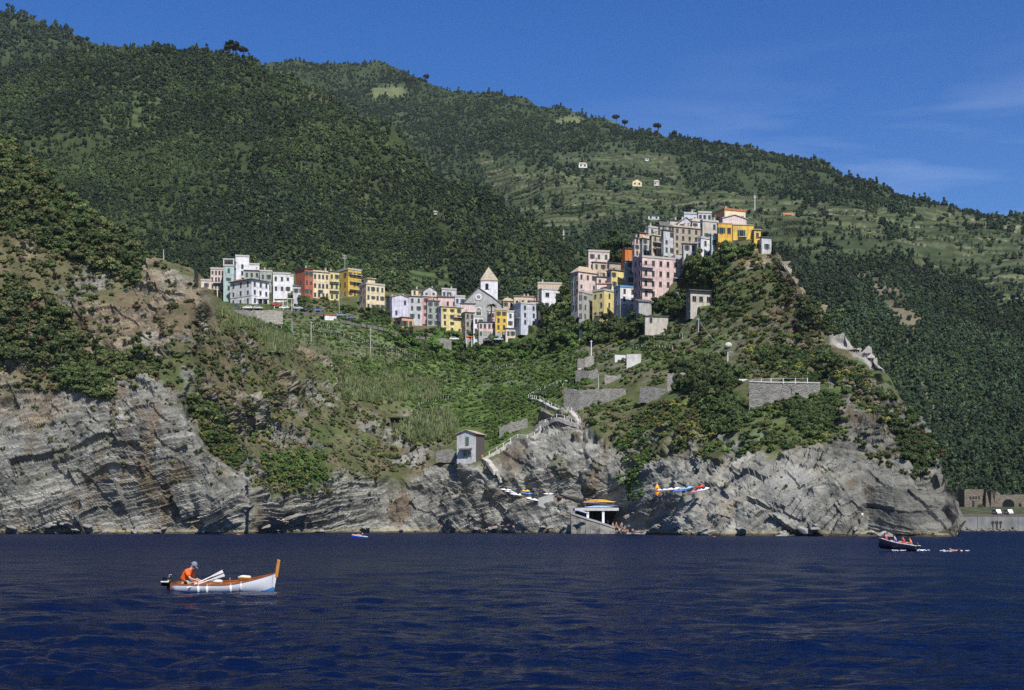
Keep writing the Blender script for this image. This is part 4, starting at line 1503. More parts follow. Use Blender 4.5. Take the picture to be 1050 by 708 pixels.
# ---------------------------------------------------------------- sea
def sea_mat():
    m, n, b = mat_new("sea_water")
    ge = n.nodes.new("ShaderNodeNewGeometry")
    mp = n.nodes.new("ShaderNodeMapping")
    mp.inputs['Scale'].default_value = (0.75, 1.25, 1)
    mp.inputs['Rotation'].default_value = (0, 0, math.radians(12))
    n.links.new(ge.outputs['Position'], mp.inputs[0])
    hs = []
    for sc, det, w in ((0.55, 3, 0.55), (1.7, 4, 0.32), (5.5, 3, 0.10)):
        z = n.nodes.new("ShaderNodeTexNoise")
        z.inputs['Scale'].default_value = sc
        z.inputs['Detail'].default_value = det
        z.inputs['Distortion'].default_value = 0.4
        n.links.new(mp.outputs[0], z.inputs[0])
        k = n.nodes.new("ShaderNodeMath")
        k.operation = 'MULTIPLY'
        k.inputs[1].default_value = w
        n.links.new(z.outputs[0], k.inputs[0])
        hs.append(k)
    a = n.nodes.new("ShaderNodeMath")
    a.operation = 'ADD'
    n.links.new(hs[0].outputs[0], a.inputs[0])
    n.links.new(hs[1].outputs[0], a.inputs[1])
    a2 = n.nodes.new("ShaderNodeMath")
    a2.operation = 'ADD'
    n.links.new(a.outputs[0], a2.inputs[0])
    n.links.new(hs[2].outputs[0], a2.inputs[1])
    bp = n.nodes.new("ShaderNodeBump")
    bp.inputs['Strength'].default_value = 1.0
    bp.inputs['Distance'].default_value = 0.55
    n.links.new(a2.outputs[0], bp.inputs['Height'])
    n.links.new(bp.outputs[0], b.inputs['Normal'])
    # the chop is big offshore and dies down towards the sheltered shore, where only fine ripples roughen the surface
    sp = n.nodes.new("ShaderNodeSeparateXYZ")
    n.links.new(ge.outputs['Position'], sp.inputs[0])
    for (k0, k1, sock) in ((0.50, 0.22, bp.inputs['Distance']), (0.12, 0.34, b.inputs['Roughness'])):
        r = n.nodes.new("ShaderNodeMapRange")
        r.inputs[1].default_value = 20
        r.inputs[2].default_value = 160
        r.inputs[3].default_value = k0
        r.inputs[4].default_value = k1
        n.links.new(sp.outputs[1], r.inputs[0])
        n.links.new(r.outputs[0], sock)
    b.inputs['Base Color'].default_value = (0.0020, 0.0064, 0.030, 1)
    b.inputs['IOR'].default_value = 1.33
    b.inputs['Specular IOR Level'].default_value = 0.035
    return m


def build_sea():
    # fine near the viewer, coarser with distance, reaching far beyond the frame on both sides
    dist = [9.0]
    while dist[-1] < 130:
        dist.append(dist[-1] + max(0.10, dist[-1] ** 2 / (CAMZ * F) * 0.55))
    dist += [150, 180, 220, 270, 330, 400, 500, 650, 900]
    dist = np.array(dist)
    ang = np.linspace(-0.47, 0.47, 900)
    A, Dd = np.meshgrid(ang, dist)
    X, Y = A * Dd, Dd
    Z = np.zeros(X.shape)
    rs = np.random.default_rng(3)
    res = np.maximum(np.gradient(dist), 0.1)[:, None]
    for k in range(46):
        lam = 0.5 * (1.085 ** k)
        th = math.radians(75) + rs.normal() * 0.75
        amp = 0.0088 * lam ** 0.5 * (0.6 + 0.8 * rs.random())
        if lam > 7:
            amp *= 7 / lam
        kk = 2 * math.pi / lam
        fade = np.clip((lam / res - 2.2) / 2.5, 0, 1)
        ph = kk * (X * math.cos(th) + Y * math.sin(th)) + rs.random() * 6.28 + 1.6 * fbm(X * 0.11 / (1 + lam * .1), Y * 0.11, k * 3.1, 2)
        Z += fade * amp * (np.sin(ph) + 0.25 * np.sin(2 * ph + 0.6))
    gust = 0.75 + 0.8 * fbm(X * 0.03, Y * 0.05, 1.0, 3)
    Z *= gust
    # outer apron
    Rr, C = X.shape
    P = np.stack([X, Y, Z], -1)
    idx = np.arange(Rr * C).reshape(Rr, C)
    fa = np.stack([idx[:-1, :-1], idx[:-1, 1:], idx[1:, 1:], idx[1:, :-1]], -1).reshape(-1, 4)
    V = [P.reshape(-1, 3)]
    b0 = Rr * C
    # sides, behind and beyond, as flat water joined to the fan's border
    bl, br = P[:, 0], P[:, -1]
    outl, outr = bl.copy(), br.copy()
    outl[:, 0] = -2600
    outr[:, 0] = 2600
    outl[:, 2] = outr[:, 2] = 0
    fr = []
    n = Rr
    V += [outl, outr]
    for i in range(n - 1):
        fr.append((b0 + i, idx[i, 0], idx[i + 1, 0], b0 + i + 1))
        fr.append((idx[i, -1], b0 + n + i, b0 + n + i + 1, idx[i + 1, -1]))
    c0 = b0 + 2 * n
    V.append(np.array([(-2600, -400, 0), (2600, -400, 0), P[0, 0], P[0, -1], (-2600, P[0, 0, 1], 0), (2600, P[0, 0, 1], 0)]))
    fr.append((c0, c0 + 1, c0 + 5, c0 + 4))
    me = np_mesh("sea_water", np.concatenate(V), np.concatenate([fa, np.array(fr)]), True, [sea_mat()])
    o = link(bpy.data.objects.new("sea_water", me))
    tag(o, kind="structure")


build_sea()

# the air between the shore and the mountains
_b = MB()
_b.box(-2700, 2700, -450, 3300, -3, 900)
_m = bpy.data.materials.new("summer_haze")
_m.use_nodes = True
_n = _m.node_tree
_n.nodes.clear()
_o = _n.nodes.new("ShaderNodeOutputMaterial")
_v = _n.nodes.new("ShaderNodeVolumePrincipled")
_v.inputs['Color'].default_value = (0.80, 0.88, 1.0, 1)
_v.inputs['Density'].default_value = 0.00003
_v.inputs['Anisotropy'].default_value = 0.2
_n.links.new(_v.outputs[0], _o.inputs['Volume'])
tag(_b.build("haze", _m), kind="stuff")
# ================================================================= PLANTS
def quads_mesh(name, C, A, B, val, mats, extra=None):
    """leaf clumps: centres C, half axes A and B, brightness of the leaf itself val"""
    n = len(C)
    v = np.stack([C - A - B, C + A - B, C + A + B, C - A + B], 1).reshape(-1, 3)
    f = np.arange(4 * n).reshape(n, 4)
    cv = np.repeat(val[:, None], 3, 1)
    if extra is not None:
        ev, ef = extra
        f = np.concatenate([f, ef + len(v)])
        v = np.concatenate([v, ev])
        cv = np.concatenate([cv, np.full((len(ef), 3), 0.9)])
    me = np_mesh(name, v, f, False, mats)
    at = me.attributes.new("leafv", 'FLOAT_COLOR', 'FACE')
    c = np.ones((len(f), 4), np.float32)
    c[:, :3] = cv
    at.data.foreach_set("color", c.ravel())
    return me


def ico_quads(center, r, rng, nu=7, nv=5):
    """coarse lumpy ball made of quads (the twiggy inside of a crown)"""
    th = np.linspace(0, 2 * np.pi, nu, endpoint=False)
    ph = np.linspace(0.12, np.pi - 0.12, nv)
    T, Pp = np.meshgrid(th, ph)
    k = 1 + 0.25 * rng.normal(size=T.shape)
    v = np.stack([np.cos(T) * np.sin(Pp) * k, np.sin(T) * np.sin(Pp) * k, np.cos(Pp) * k], -1) * np.array(r) + np.array(center)
    idx = np.arange(nu * nv).reshape(nv, nu)
    f = np.stack([idx[:-1], np.roll(idx, -1, 1)[:-1], np.roll(idx, -1, 1)[1:], idx[1:]], -1).reshape(-1, 4)
    return v.reshape(-1, 3), f


def crown_mesh(name, seed, kind="round", n=260):
    rng = np.random.default_rng(seed)
    if kind == "cane":                                    # stand of tall reeds: leaning blades
        m = 110
        base = rng.normal(size=(m, 2)) * 0.42
        h = 0.7 + 0.9 * rng.random(m)
        lean = rng.normal(size=(m, 2)) * 0.25
        C = np.stack([base[:, 0] + lean[:, 0] * h / 2, base[:, 1] + lean[:, 1] * h / 2, h * 0.5], 1)
        B = np.stack([lean[:, 0] * h / 2, lean[:, 1] * h / 2, h * 0.5], 1)
        a = rng.random(m) * np.pi
        A = np.stack([np.cos(a), np.sin(a), 0 * a], 1) * (0.035 + 0.05 * rng.random(m))[:, None]
        return quads_mesh(name, C, A, B, 0.7 + 0.6 * rng.random(m), [LEAF])
    if kind == "agave":                                   # rosette of thick pointed blades
        V, Fc = [], []
        for k in range(22):
            t = k * 2.4
            el = 0.25 + 1.1 * (k / 22.0) + rng.normal() * 0.08
            L = 1.0 - 0.25 * k / 22
            d = np.array([np.cos(t) * np.cos(el), np.sin(t) * np.cos(el), np.sin(el)])
            s = np.array([-np.sin(t), np.cos(t), 0])
            b = len(V)
            droop = np.array([0, 0, -0.12 * np.cos(el)])
            V += [s * 0.07, -s * 0.07, d * L * 0.5 - s * 0.11, d * L * 0.5 + s * 0.11, d * L + droop - s * 0.01, d * L + droop + s * 0.01]
            Fc += [(b, b + 1, b + 2, b + 3), (b + 3, b + 2, b + 4, b + 5)]
        me = np_mesh(name, np.array(V), np.array(Fc), False, [LEAF])
        at = me.attributes.new("leafv", 'FLOAT_COLOR', 'FACE')
        c = np.ones((len(Fc), 4), np.float32)
        c[:, :3] = (0.8 + 0.4 * rng.random(len(Fc)))[:, None]
        at.data.foreach_set("color", c.ravel())
        return me
    if kind == "tree":
        nl, spread, zc, zs, lr = 9, 0.55, 1.05, 0.36, (0.34, 0.52)
    elif kind == "pine":                                  # flat-topped
        nl, spread, zc, zs, lr = 8, 0.62, 1.55, 0.16, (0.28, 0.42)
    elif kind == "cone":
        nl, spread, zc, zs, lr = 10, 0.34, 1.15, 0.62, (0.26, 0.42)
    elif kind == "far":
        nl, spread, zc, zs, lr = 6, 0.5, 0.75, 0.34, (0.38, 0.58)
    else:
        nl, spread, zc, zs, lr = 7, 0.56, 0.42, 0.22, (0.30, 0.5)
    cs = np.stack([rng.normal(size=nl) * spread * 0.75, rng.normal(size=nl) * spread * 0.75, zc + rng.normal(size=nl) * zs], 1)
    if kind == "cone":
        cs[:, :2] *= np.clip(1.35 - 0.5 * cs[:, 2:3], 0.25, 1.2)
    rs = lr[0] + (lr[1] - lr[0]) * rng.random(nl)
    cs[:, 2] = np.maximum(cs[:, 2], rs * 0.55 if kind in ("round", "far") else 0.45)
    li = rng.integers(0, nl, n)
    d = rng.normal(size=(n, 3))
    d[:, 2] = np.abs(d[:, 2]) * 0.9 - 0.35
    d /= np.linalg.norm(d, axis=1)[:, None]
    rr = rs[li] * (0.85 + 0.3 * rng.random(n))
    C = cs[li] + d * rr[:, None] * np.array([1, 1, 0.85])
    C[:, 2] = np.maximum(C[:, 2], 0.03)
    nn = d + 0.55 * rng.normal(size=(n, 3))
    nn /= np.linalg.norm(nn, axis=1)[:, None]
    t = rng.normal(size=(n, 3))
    A = np.cross(nn, t)
    A /= np.linalg.norm(A, axis=1)[:, None]
    B = np.cross(nn, A)
    sz = (0.10 + 0.10 * rng.random(n)) * (1.25 if n < 200 else 0.74 if n > 450 else 1.0)
    lobe_v = 0.78 + 0.44 * rng.random(nl)
    val = lobe_v[li] * (0.8 + 0.4 * rng.random(n))
    ex_v, ex_f, off = [], [], 0
    for c, r in zip(cs, rs):
        v, f = ico_quads(c, (r * 0.82, r * 0.82, r * 0.72), rng)
        v[:, 2] = np.maximum(v[:, 2], 0.0)
        ex_v.append(v)
        ex_f.append(f + off)
        off += len(v)
    return quads_mesh(name, C, A * sz[:, None], B * (sz * 0.75)[:, None], val, [LEAF], (np.concatenate(ex_v), np.concatenate(ex_f)))


ROUND = [crown_mesh("shrub_crown", 100 + i, "round", 460) for i in range(5)]
TREEC = [crown_mesh("tree_crown", 200 + i, "tree", 760) for i in range(5)]
PINEC = [crown_mesh("pine_crown", 250 + i, "pine", 380) for i in range(3)]
CONEC = [crown_mesh("cone_crown", 270 + i, "cone", 420) for i in range(2)]
FARC = [crown_mesh("far_crown", 300 + i, "far", 110) for i in range(6)] + [crown_mesh("far_cone_crown", 330 + i, "cone", 120) for i in range(2)]
CANEC = [crown_mesh("cane_blades", 400 + i, "cane") for i in range(3)]
AGAVEC = [crown_mesh("agave_blades", 500 + i, "agave") for i in range(2)]


def trunk_mesh(seed, h, lean=0.1):
    rng = random.Random(seed)
    b = MB()
    lx, ly = rng.uniform(-lean, lean), rng.uniform(-lean, lean)
    b.tube([(0, 0, -0.35), (lx * .4, ly * .4, h * .5), (lx, ly, h)], [0.11, 0.085, 0.06], 6)
    for k in range(4):
        t = k * 1.7 + rng.random()
        z0 = h * (0.55 + 0.1 * k)
        b.tube([(lx * .8, ly * .8, z0), (lx + 0.35 * math.cos(t), ly + 0.35 * math.sin(t), z0 + 0.35)], [0.05, 0.02], 5)
    return b.mesh("tree_trunk", BARK)


TRUNKS = [trunk_mesh(i, 1.0) for i in range(3)]
PTRUNKS = [trunk_mesh(10 + i, 1.45, 0.2) for i in range(2)]

TINT = {
    "dark": ((0.034, 0.053, 0.019), (0.060, 0.084, 0.031)),
    "mid": ((0.052, 0.082, 0.025), (0.090, 0.124, 0.042)),
    "olive": ((0.080, 0.094, 0.034), (0.125, 0.132, 0.054)),
    "yellow": ((0.135, 0.145, 0.034), (0.21, 0.205, 0.055)),
    "rust": ((0.085, 0.066, 0.036), (0.125, 0.088, 0.048)),
    "bright": ((0.065, 0.120, 0.026), (0.105, 0.172, 0.042)),
    "cane": ((0.095, 0.125, 0.050), (0.16, 0.18, 0.085)),
    "agave": ((0.10, 0.155, 0.13), (0.17, 0.235, 0.20)),
    "dead": ((0.13, 0.105, 0.065), (0.21, 0.175, 0.11)),
}


def tint(name, rng):
    a, b = TINT[name]
    t = rng.random()
    k = 0.88 + 0.24 * rng.random()
    return tuple((a[i] + (b[i] - a[i]) * t) * k for i in range(3))


def gn_scatter(name, items, protos, label=None):
    """items: (point, scale, zscale, rotz, tint, variant); ONE object"""
    n = len(items)
    me = bpy.data.meshes.new(name)
    me.vertices.add(n)
    me.vertices.foreach_set("co", np.array([i[0] for i in items], np.float32).ravel())
    a = me.attributes.new("size", 'FLOAT_VECTOR', 'POINT')
    a.data.foreach_set("vector", np.array([(i[1], i[1], i[1] * i[2]) for i in items], np.float32).ravel())
    a = me.attributes.new("spin", 'FLOAT_VECTOR', 'POINT')
    a.data.foreach_set("vector", np.array([(0.0, 0.0, i[3]) for i in items], np.float32).ravel())
    a = me.attributes.new("tint", 'FLOAT_COLOR', 'POINT')
    a.data.foreach_set("color", np.array([(*i[4], 1.0) for i in items], np.float32).ravel())
    a = me.attributes.new("kindex", 'INT', 'POINT')
    a.data.foreach_set("value", np.array([i[5] for i in items], np.int32))
    me.materials.append(LEAF)
    o = link(bpy.data.objects.new(name, me))
    ng = bpy.data.node_groups.new(name + "_nodes", 'GeometryNodeTree')
    ng.interface.new_socket("Geometry", in_out='INPUT', socket_type='NodeSocketGeometry')
    ng.interface.new_socket("Geometry", in_out='OUTPUT', socket_type='NodeSocketGeometry')
    gi, go = ng.nodes.new("NodeGroupInput"), ng.nodes.new("NodeGroupOutput")
    ip = ng.nodes.new("GeometryNodeInstanceOnPoints")
    jn = ng.nodes.new("GeometryNodeJoinGeometry")
    ip.inputs['Pick Instance'].default_value = True
    for p in reversed(protos):                               # the join node keeps the last link first
        po = bpy.data.objects.new(p.name + "_source", p)      # not linked: only its mesh is used
        oi = ng.nodes.new("GeometryNodeObjectInfo")
        oi.inputs['Object'].default_value = po
        oi.inputs['As Instance'].default_value = True
        ng.links.new(oi.outputs['Geometry'], jn.inputs[0])

    def named(nm, dt):
        q = ng.nodes.new("GeometryNodeInputNamedAttribute")
        q.data_type = dt
        q.inputs['Name'].default_value = nm
        return [s for s in q.outputs if s.enabled][0]
    ng.links.new(gi.outputs[0], ip.inputs['Points'])
    ng.links.new(jn.outputs[0], ip.inputs['Instance'])
    ng.links.new(named("kindex", 'INT'), ip.inputs['Instance Index'])
    ng.links.new(named("size", 'FLOAT_VECTOR'), ip.inputs['Scale'])
    e2r = ng.nodes.new("FunctionNodeEulerToRotation")
    ng.links.new(named("spin", 'FLOAT_VECTOR'), e2r.inputs[0])
    ng.links.new(e2r.outputs[0], ip.inputs['Rotation'])
    ng.links.new(ip.outputs[0], go.inputs[0])
    md = o.modifiers.new("scatter", 'NODES')
    md.node_group = ng
    tag(o, label, name.replace("_", " "), kind="stuff")
    return o


def samples(layer, poly, per100, wob=6, mask=None):
    """random ground points seen inside an outline on the hillside"""
    P = np.array(poly, float)
    lo, hi = P.min(0) - wob, P.max(0) + wob
    n = int((hi[0] - lo[0]) * (hi[1] - lo[1]) * per100 / 100 * (4.0 if layer is coast else 2.5))
    u = lo[0] + RNG.random(n) * (hi[0] - lo[0])
    v = lo[1] + RNG.random(n) * (hi[1] - lo[1])
    d = sdist(u, v, poly) + wob * fbm(u * 0.06, v * 0.06, 1.7, 3)
    ok = (d > 0) & (u > layer.us[0]) & (u < layer.us[-1])
    ok &= (v < layer.vb(u) - 1) & (v > layer.vt(u))
    if mask is not None:
        ok &= mask(u, v) > RNG.random(n)
    u, v = u[ok], v[ok]
    return u, v, layer.at(u, v)


# --------------------------------------------------------- far woods (each hill's wood reads as one mass)
def wood(name, layer, specs, label):
    it = []
    for poly, per100, smin, smax, tints, wob, mask in specs:
        u, v, P = samples(layer, poly, per100, wob, mask)
        names, wts = zip(*tints)
        # kinds of tree keep company: pine belts here, broadleaf there
        sp_ = fbm(P[:, 0] * 0.009, P[:, 1] * 0.006, P[:, 2] * 0.008, 3)
        bias = np.array([{"pine": 5.0, "dark": 3.0, "hazeleaf": -1.0, "leaf": -3.0, "lime": -7.0, "olive": -5.0}.get(q, 0.0) for q in names])
        wt = np.array(wts)[None, :] * np.exp(bias[None, :] * sp_[:, None] * 1.3)
        wt = np.cumsum(wt / wt.sum(1, keepdims=True), 1)
        ch = (RNG.random(len(u))[:, None] > wt).sum(1).clip(0, len(names) - 1)
        big = 1 + 0.45 * fbm(P[:, 0] * 0.015 + 40, P[:, 1] * 0.01, P[:, 2] * 0.012, 3)
        clump = fbm(P[:, 0] * 0.02, P[:, 1] * 0.02, P[:, 2] * 0.02, 3)
        for k in range(len(u)):
            s = (smin + (smax - smin) * RNG.random() ** 1.6) * big[k] * 0.82
            c = np.array(tint(names[ch[k]], RNG)) * (1 + 0.7 * clump[k])
            kx = int(RNG.integers(0, 8)) if names[ch[k]] != "cane" else int(RNG.integers(0, 6))
            it.append((P[k] - np.array((0, 0, 0.15 * s)), s * 0.62, 0.8 + 0.5 * RNG.random(), RNG.random() * 6.28, tuple(c), kx))
    o = gn_scatter(name, it, FARC, label)
    print(name, len(it))
    return o


TINT["pine"] = ((0.022, 0.039, 0.022), (0.038, 0.058, 0.031))
TINT["leaf"] = ((0.040, 0.068, 0.028), (0.070, 0.102, 0.042))
TINT["lime"] = ((0.070, 0.105, 0.036), (0.10, 0.138, 0.05))
TINT["hazeleaf"] = ((0.030, 0.056, 0.030), (0.052, 0.084, 0.043))

_h1 = [(-160, 60), (90, 30), (200, 40), (300, 80), (430, 150), (560, 232), (640, 290), (600, 325), (-160, 340)]
def terr1_free(u, v):
    m = np.ones(u.shape)
    for q, h in TERR1:
        m = np.minimum(m, 1 - 0.88 * pmask(u, v, q, 5, 6))
    return m


wood("hillside_wood", hill1, [
    (_h1, 4.4, 2.4, 4.6, [("pine", 5), ("leaf", 4), ("dark", 2), ("lime", 0.35)], 0, lambda u, v: terr1_free(u, v) * (0.35 + 0.65 * sstep(-0.25, 0.2, fbm(u * 0.02, v * 0.03, 0.4, 4)))),
    ([(300, 130), (430, 160), (560, 240), (600, 300), (250, 300), (230, 200)], 3.0, 3.2, 5.4, [("leaf", 5), ("pine", 1.6), ("lime", 1.8), ("mid", 2), ("olive", 0.8)], 14, lambda u, v: terr1_free(u, v)),
    ([(-60, 60), (90, 36), (200, 46), (300, 80), (380, 128), (240, 150), (60, 140), (-60, 160)], 4.6, 3.2, 5.6, [("pine", 6), ("dark", 2), ("leaf", 1)], 12, None),
    ([(40, 150), (240, 150), (240, 290), (180, 300), (100, 240)], 4.5, 1.4, 2.8, [("leaf", 4), ("mid", 2), ("pine", 2), ("olive", 0.6)], 10, None),
], "dense dark wood covering the hill behind the village")

_h2 = [(120, 60), (275, 66), (395, 66), (440, 90), (540, 102), (660, 136), (800, 162), (900, 184), (1000, 212), (1160, 236), (1160, 560), (950, 560), (700, 340), (120, 330)]


def terr_free(u, v):
    m = np.ones(u.shape)
    for q, h in TERR2:
        m = np.minimum(m, 1 - 0.93 * pmask(u, v, q, 6, 6))
    for q in CLEAR2:
        m = np.minimum(m, 1 - pmask(u, v, q, 2, 3, 0.2))
    for q in ([(880, 278), (905, 288), (925, 320), (946, 350), (930, 362), (908, 335), (890, 305)], [(938, 395), (950, 400), (970, 440), (955, 440)]):
        m = np.minimum(m, 1 - 0.85 * pmask(u, v, q, 5, 10, 0.1))
    return m


def terrace_edge(u, v, h):
    P = hill2.at(u, v)
    fz = (P[:, 2] + 5 * fbm(P[:, 0] * 0.004, P[:, 1] * 0.004, 0.5, 3)) / h
    i = np.floor(fz)
    keep = hash2(i, np.floor(P[:, 0] / 45 + i * 0.7))
    return ((fz - i > 0.42) & (fz - i < 0.68)) * np.where(keep > 0.45, 0.9, 0.12)


wood("mountain_wood", hill2, [
    (_h2, 7.0, 2.8, 5.6, [("pine", 5), ("hazeleaf", 5), ("leaf", 1)], 0, terr_free),
    ([(600, 112), (800, 158), (960, 196), (1000, 214), (900, 200), (760, 176), (640, 150)], 6, 3, 5.5, [("pine", 8), ("hazeleaf", 1)], 6, None),
    ([(275, 64), (440, 88), (600, 116), (620, 150), (480, 170), (400, 140), (330, 96)], 5, 3.2, 6.2, [("pine", 3), ("hazeleaf", 5), ("leaf", 2)], 6, terr_free),
    # copses between the terraces
    ([(560, 160), (840, 190), (840, 260), (640, 240), (540, 220)], 3.0, 4, 8, [("pine", 4), ("hazeleaf", 4)], 8, lambda u, v: sstep(0.20, 0.34, fbm(u * 0.03, v * 0.07, 9.4, 3))),
    ([(820, 205), (1160, 240), (1160, 340), (840, 270)], 3.0, 4, 8, [("pine", 4), ("hazeleaf", 4)], 8, lambda u, v: sstep(0.17, 0.3, fbm(u * 0.025, v * 0.06, 2.4, 3))),
    # vines and hedges strung along the terraces
    ([(520, 178), (700, 172), (830, 225), (820, 262), (640, 238), (520, 210)], 9.0, 1.6, 3.4, [("hazeleaf", 4), ("leaf", 3), ("lime", 1)], 6, lambda u, v: terrace_edge(u, v, 7.0)),
    ([(800, 212), (1160, 240), (1160, 335), (1000, 320), (860, 270)], 9.0, 1.6, 3.4, [("hazeleaf", 4), ("leaf", 3), ("lime", 1)], 6, lambda u, v: terrace_edge(u, v, 8.0)),
    ([(490, 160), (560, 180), (640, 235), (560, 245), (500, 215)], 9.0, 1.6, 3.4, [("hazeleaf", 4), ("leaf", 3)], 6, lambda u, v: terrace_edge(u, v, 8.0)),
    # valley side to the right of the promontory
    ([(790, 255), (880, 268), (1000, 320), (1160, 330), (1160, 520), (960, 520), (860, 380)], 4.0, 2.2, 4.8, [("dark", 3), ("leaf", 4), ("pine", 3), ("mid", 2), ("lime", 0.2)], 10, terr_free),
], "dark woods covering the far mountain and its valley side")
wood("corner_wood", hill3, [([(-200, 0), (13, 15), (90, 36), (170, 90), (170, 150), (-200, 150)], 3.6, 6, 11, [("pine", 5), ("hazeleaf", 3)], 0, None)],
     "woods on the hill in the upper left corner")

# --------------------------------------------------------- plants of the coast
PLANTS = {"shrub": [], "tree": [], "cane": [], "agave": []}


def no_go(u, v):
    """keep houses, walls and paths clear"""
    m = np.ones(u.shape, bool)
    for x0, x1, y0, y1 in NOGO:
        m &= ~((u > x0) & (u < x1) & (v > y0) & (v < y1))
    return m


NOGO = [(206, 300, 262, 318), (300, 348, 272, 306), (345, 396, 276, 317), (398, 480, 300, 340), (470, 553, 300, 350), (553, 580, 290, 322),
        (584, 632, 268, 336), (596, 654, 270, 324), (648, 705, 240, 304), (655, 736, 228, 268), (734, 782, 226, 254), (702, 732, 296, 317), (660, 686, 320, 334),
        (466, 498, 438, 476), (395, 422, 424, 438), (580, 640, 403, 409), (628, 660, 363, 371), (772, 836, 395, 403), (584, 640, 506, 552),
        (512, 570, 496, 522), (660, 732, 488, 512), (328, 346, 320, 330), (737, 755, 349, 387), (602, 610, 350, 374), (714, 720, 328, 346), (692, 697, 299, 319)]


def plant(poly, per100, smin, smax, mix, wob=6, mask=None):
    """mix: (kind, tint, weight)"""
    u, v, P = samples(coast, poly, per100, wob, mask)
    ok = no_go(u, v)
    u, v, P = u[ok], v[ok], P[ok]
    w = np.array([m[2] for m in mix], float)
    ch = RNG.choice(len(mix), len(u), p=w / w.sum())
    cl = fbm(P[:, 0] * 0.05, P[:, 1] * 0.05, P[:, 2] * 0.05, 3)
    for k in range(len(u)):
        kind, tn, _ = mix[ch[k]]
        s = (smin + (smax - smin) * RNG.random() ** 1.7)
        if kind == "agave":
            s = min(max(s, 1.3), 2.4) * 0.9
        c = np.array(tint(tn, RNG)) * 1.18 * (1 + 0.35 * cl[k])
        PLANTS[kind].append((P[k], s * 0.55, 0.8 + 0.45 * RNG.random(), RNG.random() * 6.28, tuple(c), tn, u[k], v[k]))


S_, T_, CN_, A_ = "shrub", "tree", "cane", "agave"
# headland above the cliff
plant([(-110, 100), (13, 148), (100, 228), (190, 274), (208, 300), (206, 350), (180, 400), (0, 400), (-110, 400)], 2.3, 0.6, 2.3,
      [(S_, "dark", 2), (S_, "olive", 4), (S_, "rust", 1.2), (A_, "agave", 2.2), (S_, "yellow", 0.4), (S_, "mid", 2), (S_, "dead", 1)], 8,
      lambda u, v: (0.4 + 0.6 * sstep(-0.2, 0.15, fbm(u * 0.03, v * 0.03, 3.1, 3))) * (1 - 0.72 * pmask(u, v, [(95, 268), (150, 262), (212, 285), (212, 345), (182, 400), (130, 385), (100, 330)], 12, 10)))
plant([(-110, 90), (13, 140), (60, 185), (100, 222), (150, 256), (140, 290), (60, 262), (0, 230), (-110, 220)], 2.0, 2.2, 5.0,
      [(S_, "dark", 4), (S_, "olive", 2), (S_, "mid", 1.5)], 8)
plant([(-110, 290), (60, 310), (90, 350), (60, 375), (-110, 380)], 1.6, 2.0, 4.5, [(S_, "dark", 4), (S_, "olive", 3), (S_, "rust", 0.5)], 8)
plant([(62, 372), (90, 366), (112, 378), (110, 408), (88, 406), (64, 398)], 6, 2.0, 4.2, [(S_, "mid", 4), (S_, "dark", 2), (S_, "olive", 1)], 4)
plant([(100, 366), (150, 364), (166, 376), (150, 388), (112, 384)], 5, 1.8, 3.4, [(S_, "dark", 2), (S_, "olive", 3), (S_, "mid", 1)], 4)
plant([(178, 256), (196, 262), (196, 274), (178, 272)], 9, 2.0, 3.5, [(S_, "olive", 3), (S_, "mid", 2)], 1)
plant([(235, 318), (330, 330), (440, 355), (430, 372), (330, 356), (240, 340)], 3.0, 0.5, 1.1, [(S_, "bright", 5), (S_, "mid", 2)], 5)
# gully and dry slope between headland and house
plant([(200, 330), (260, 330), (330, 360), (430, 400), (450, 440), (440, 480), (350, 492), (330, 512), (262, 500), (205, 445), (192, 410)], 1.7, 0.6, 2.2,
      [(S_, "olive", 3), (S_, "yellow", 0.9), (A_, "agave", 2.2), (S_, "rust", 0.6), (S_, "mid", 2.5), (S_, "dead", 1.2), (S_, "dark", 0.8)], 8)
plant([(262, 470), (330, 462), (336, 492), (280, 500)], 5, 0.6, 1.8, [(S_, "bright", 3), (S_, "mid", 2), (S_, "yellow", 0.8)], 6)
plant([(190, 405), (222, 415), (250, 470), (240, 482), (214, 462)], 5, 1.0, 2.6, [(S_, "mid", 3), (S_, "dark", 1), (S_, "yellow", 0.7), (A_, "agave", 1)], 4)
plant([(330, 365), (400, 372), (410, 400), (350, 392)], 4, 1.6, 3.4, [(S_, "bright", 2), (S_, "mid", 3), (CN_, "cane", 1.2)], 6)
# reeds
plant([(348, 388), (385, 392), (390, 412), (352, 410)], 5, 2.0, 3.4, [(CN_, "cane", 4), (S_, "olive", 1)], 5)
plant([(385, 384), (440, 390), (450, 408), (400, 412)], 5, 2.0, 3.2, [(CN_, "cane", 4), (S_, "bright", 1)], 5)
plant([(410, 428), (468, 424), (470, 452), (430, 462), (406, 450)], 5, 2.0, 3.6, [(CN_, "cane", 4), (S_, "olive", 1.5), (S_, "mid", 1)], 5)
plant([(268, 345), (296, 350), (298, 362), (272, 360)], 6, 2.0, 3.4, [(CN_, "cane", 3)], 4)
plant([(215, 300), (260, 322), (270, 345), (225, 340)], 4, 1.4, 3.0, [(CN_, "cane", 2), (S_, "olive", 2), (A_, "agave", 0.6), (S_, "mid", 1)], 4)
# vineyard terraces below the road
plant([(225, 318), (310, 322), (400, 338), (450, 352), (440, 372), (400, 370), (330, 358), (250, 342)], 3.2, 0.6, 1.7, [(S_, "bright", 4), (S_, "mid", 3), (S_, "olive", 1.5), (S_, "dead", 0.4)], 5)
plant([(300, 300), (370, 310), (400, 322), (395, 340), (340, 328), (300, 318)], 3.0, 0.9, 2.6, [(S_, "bright", 3), (S_, "mid", 3), (S_, "dark", 1)], 3)
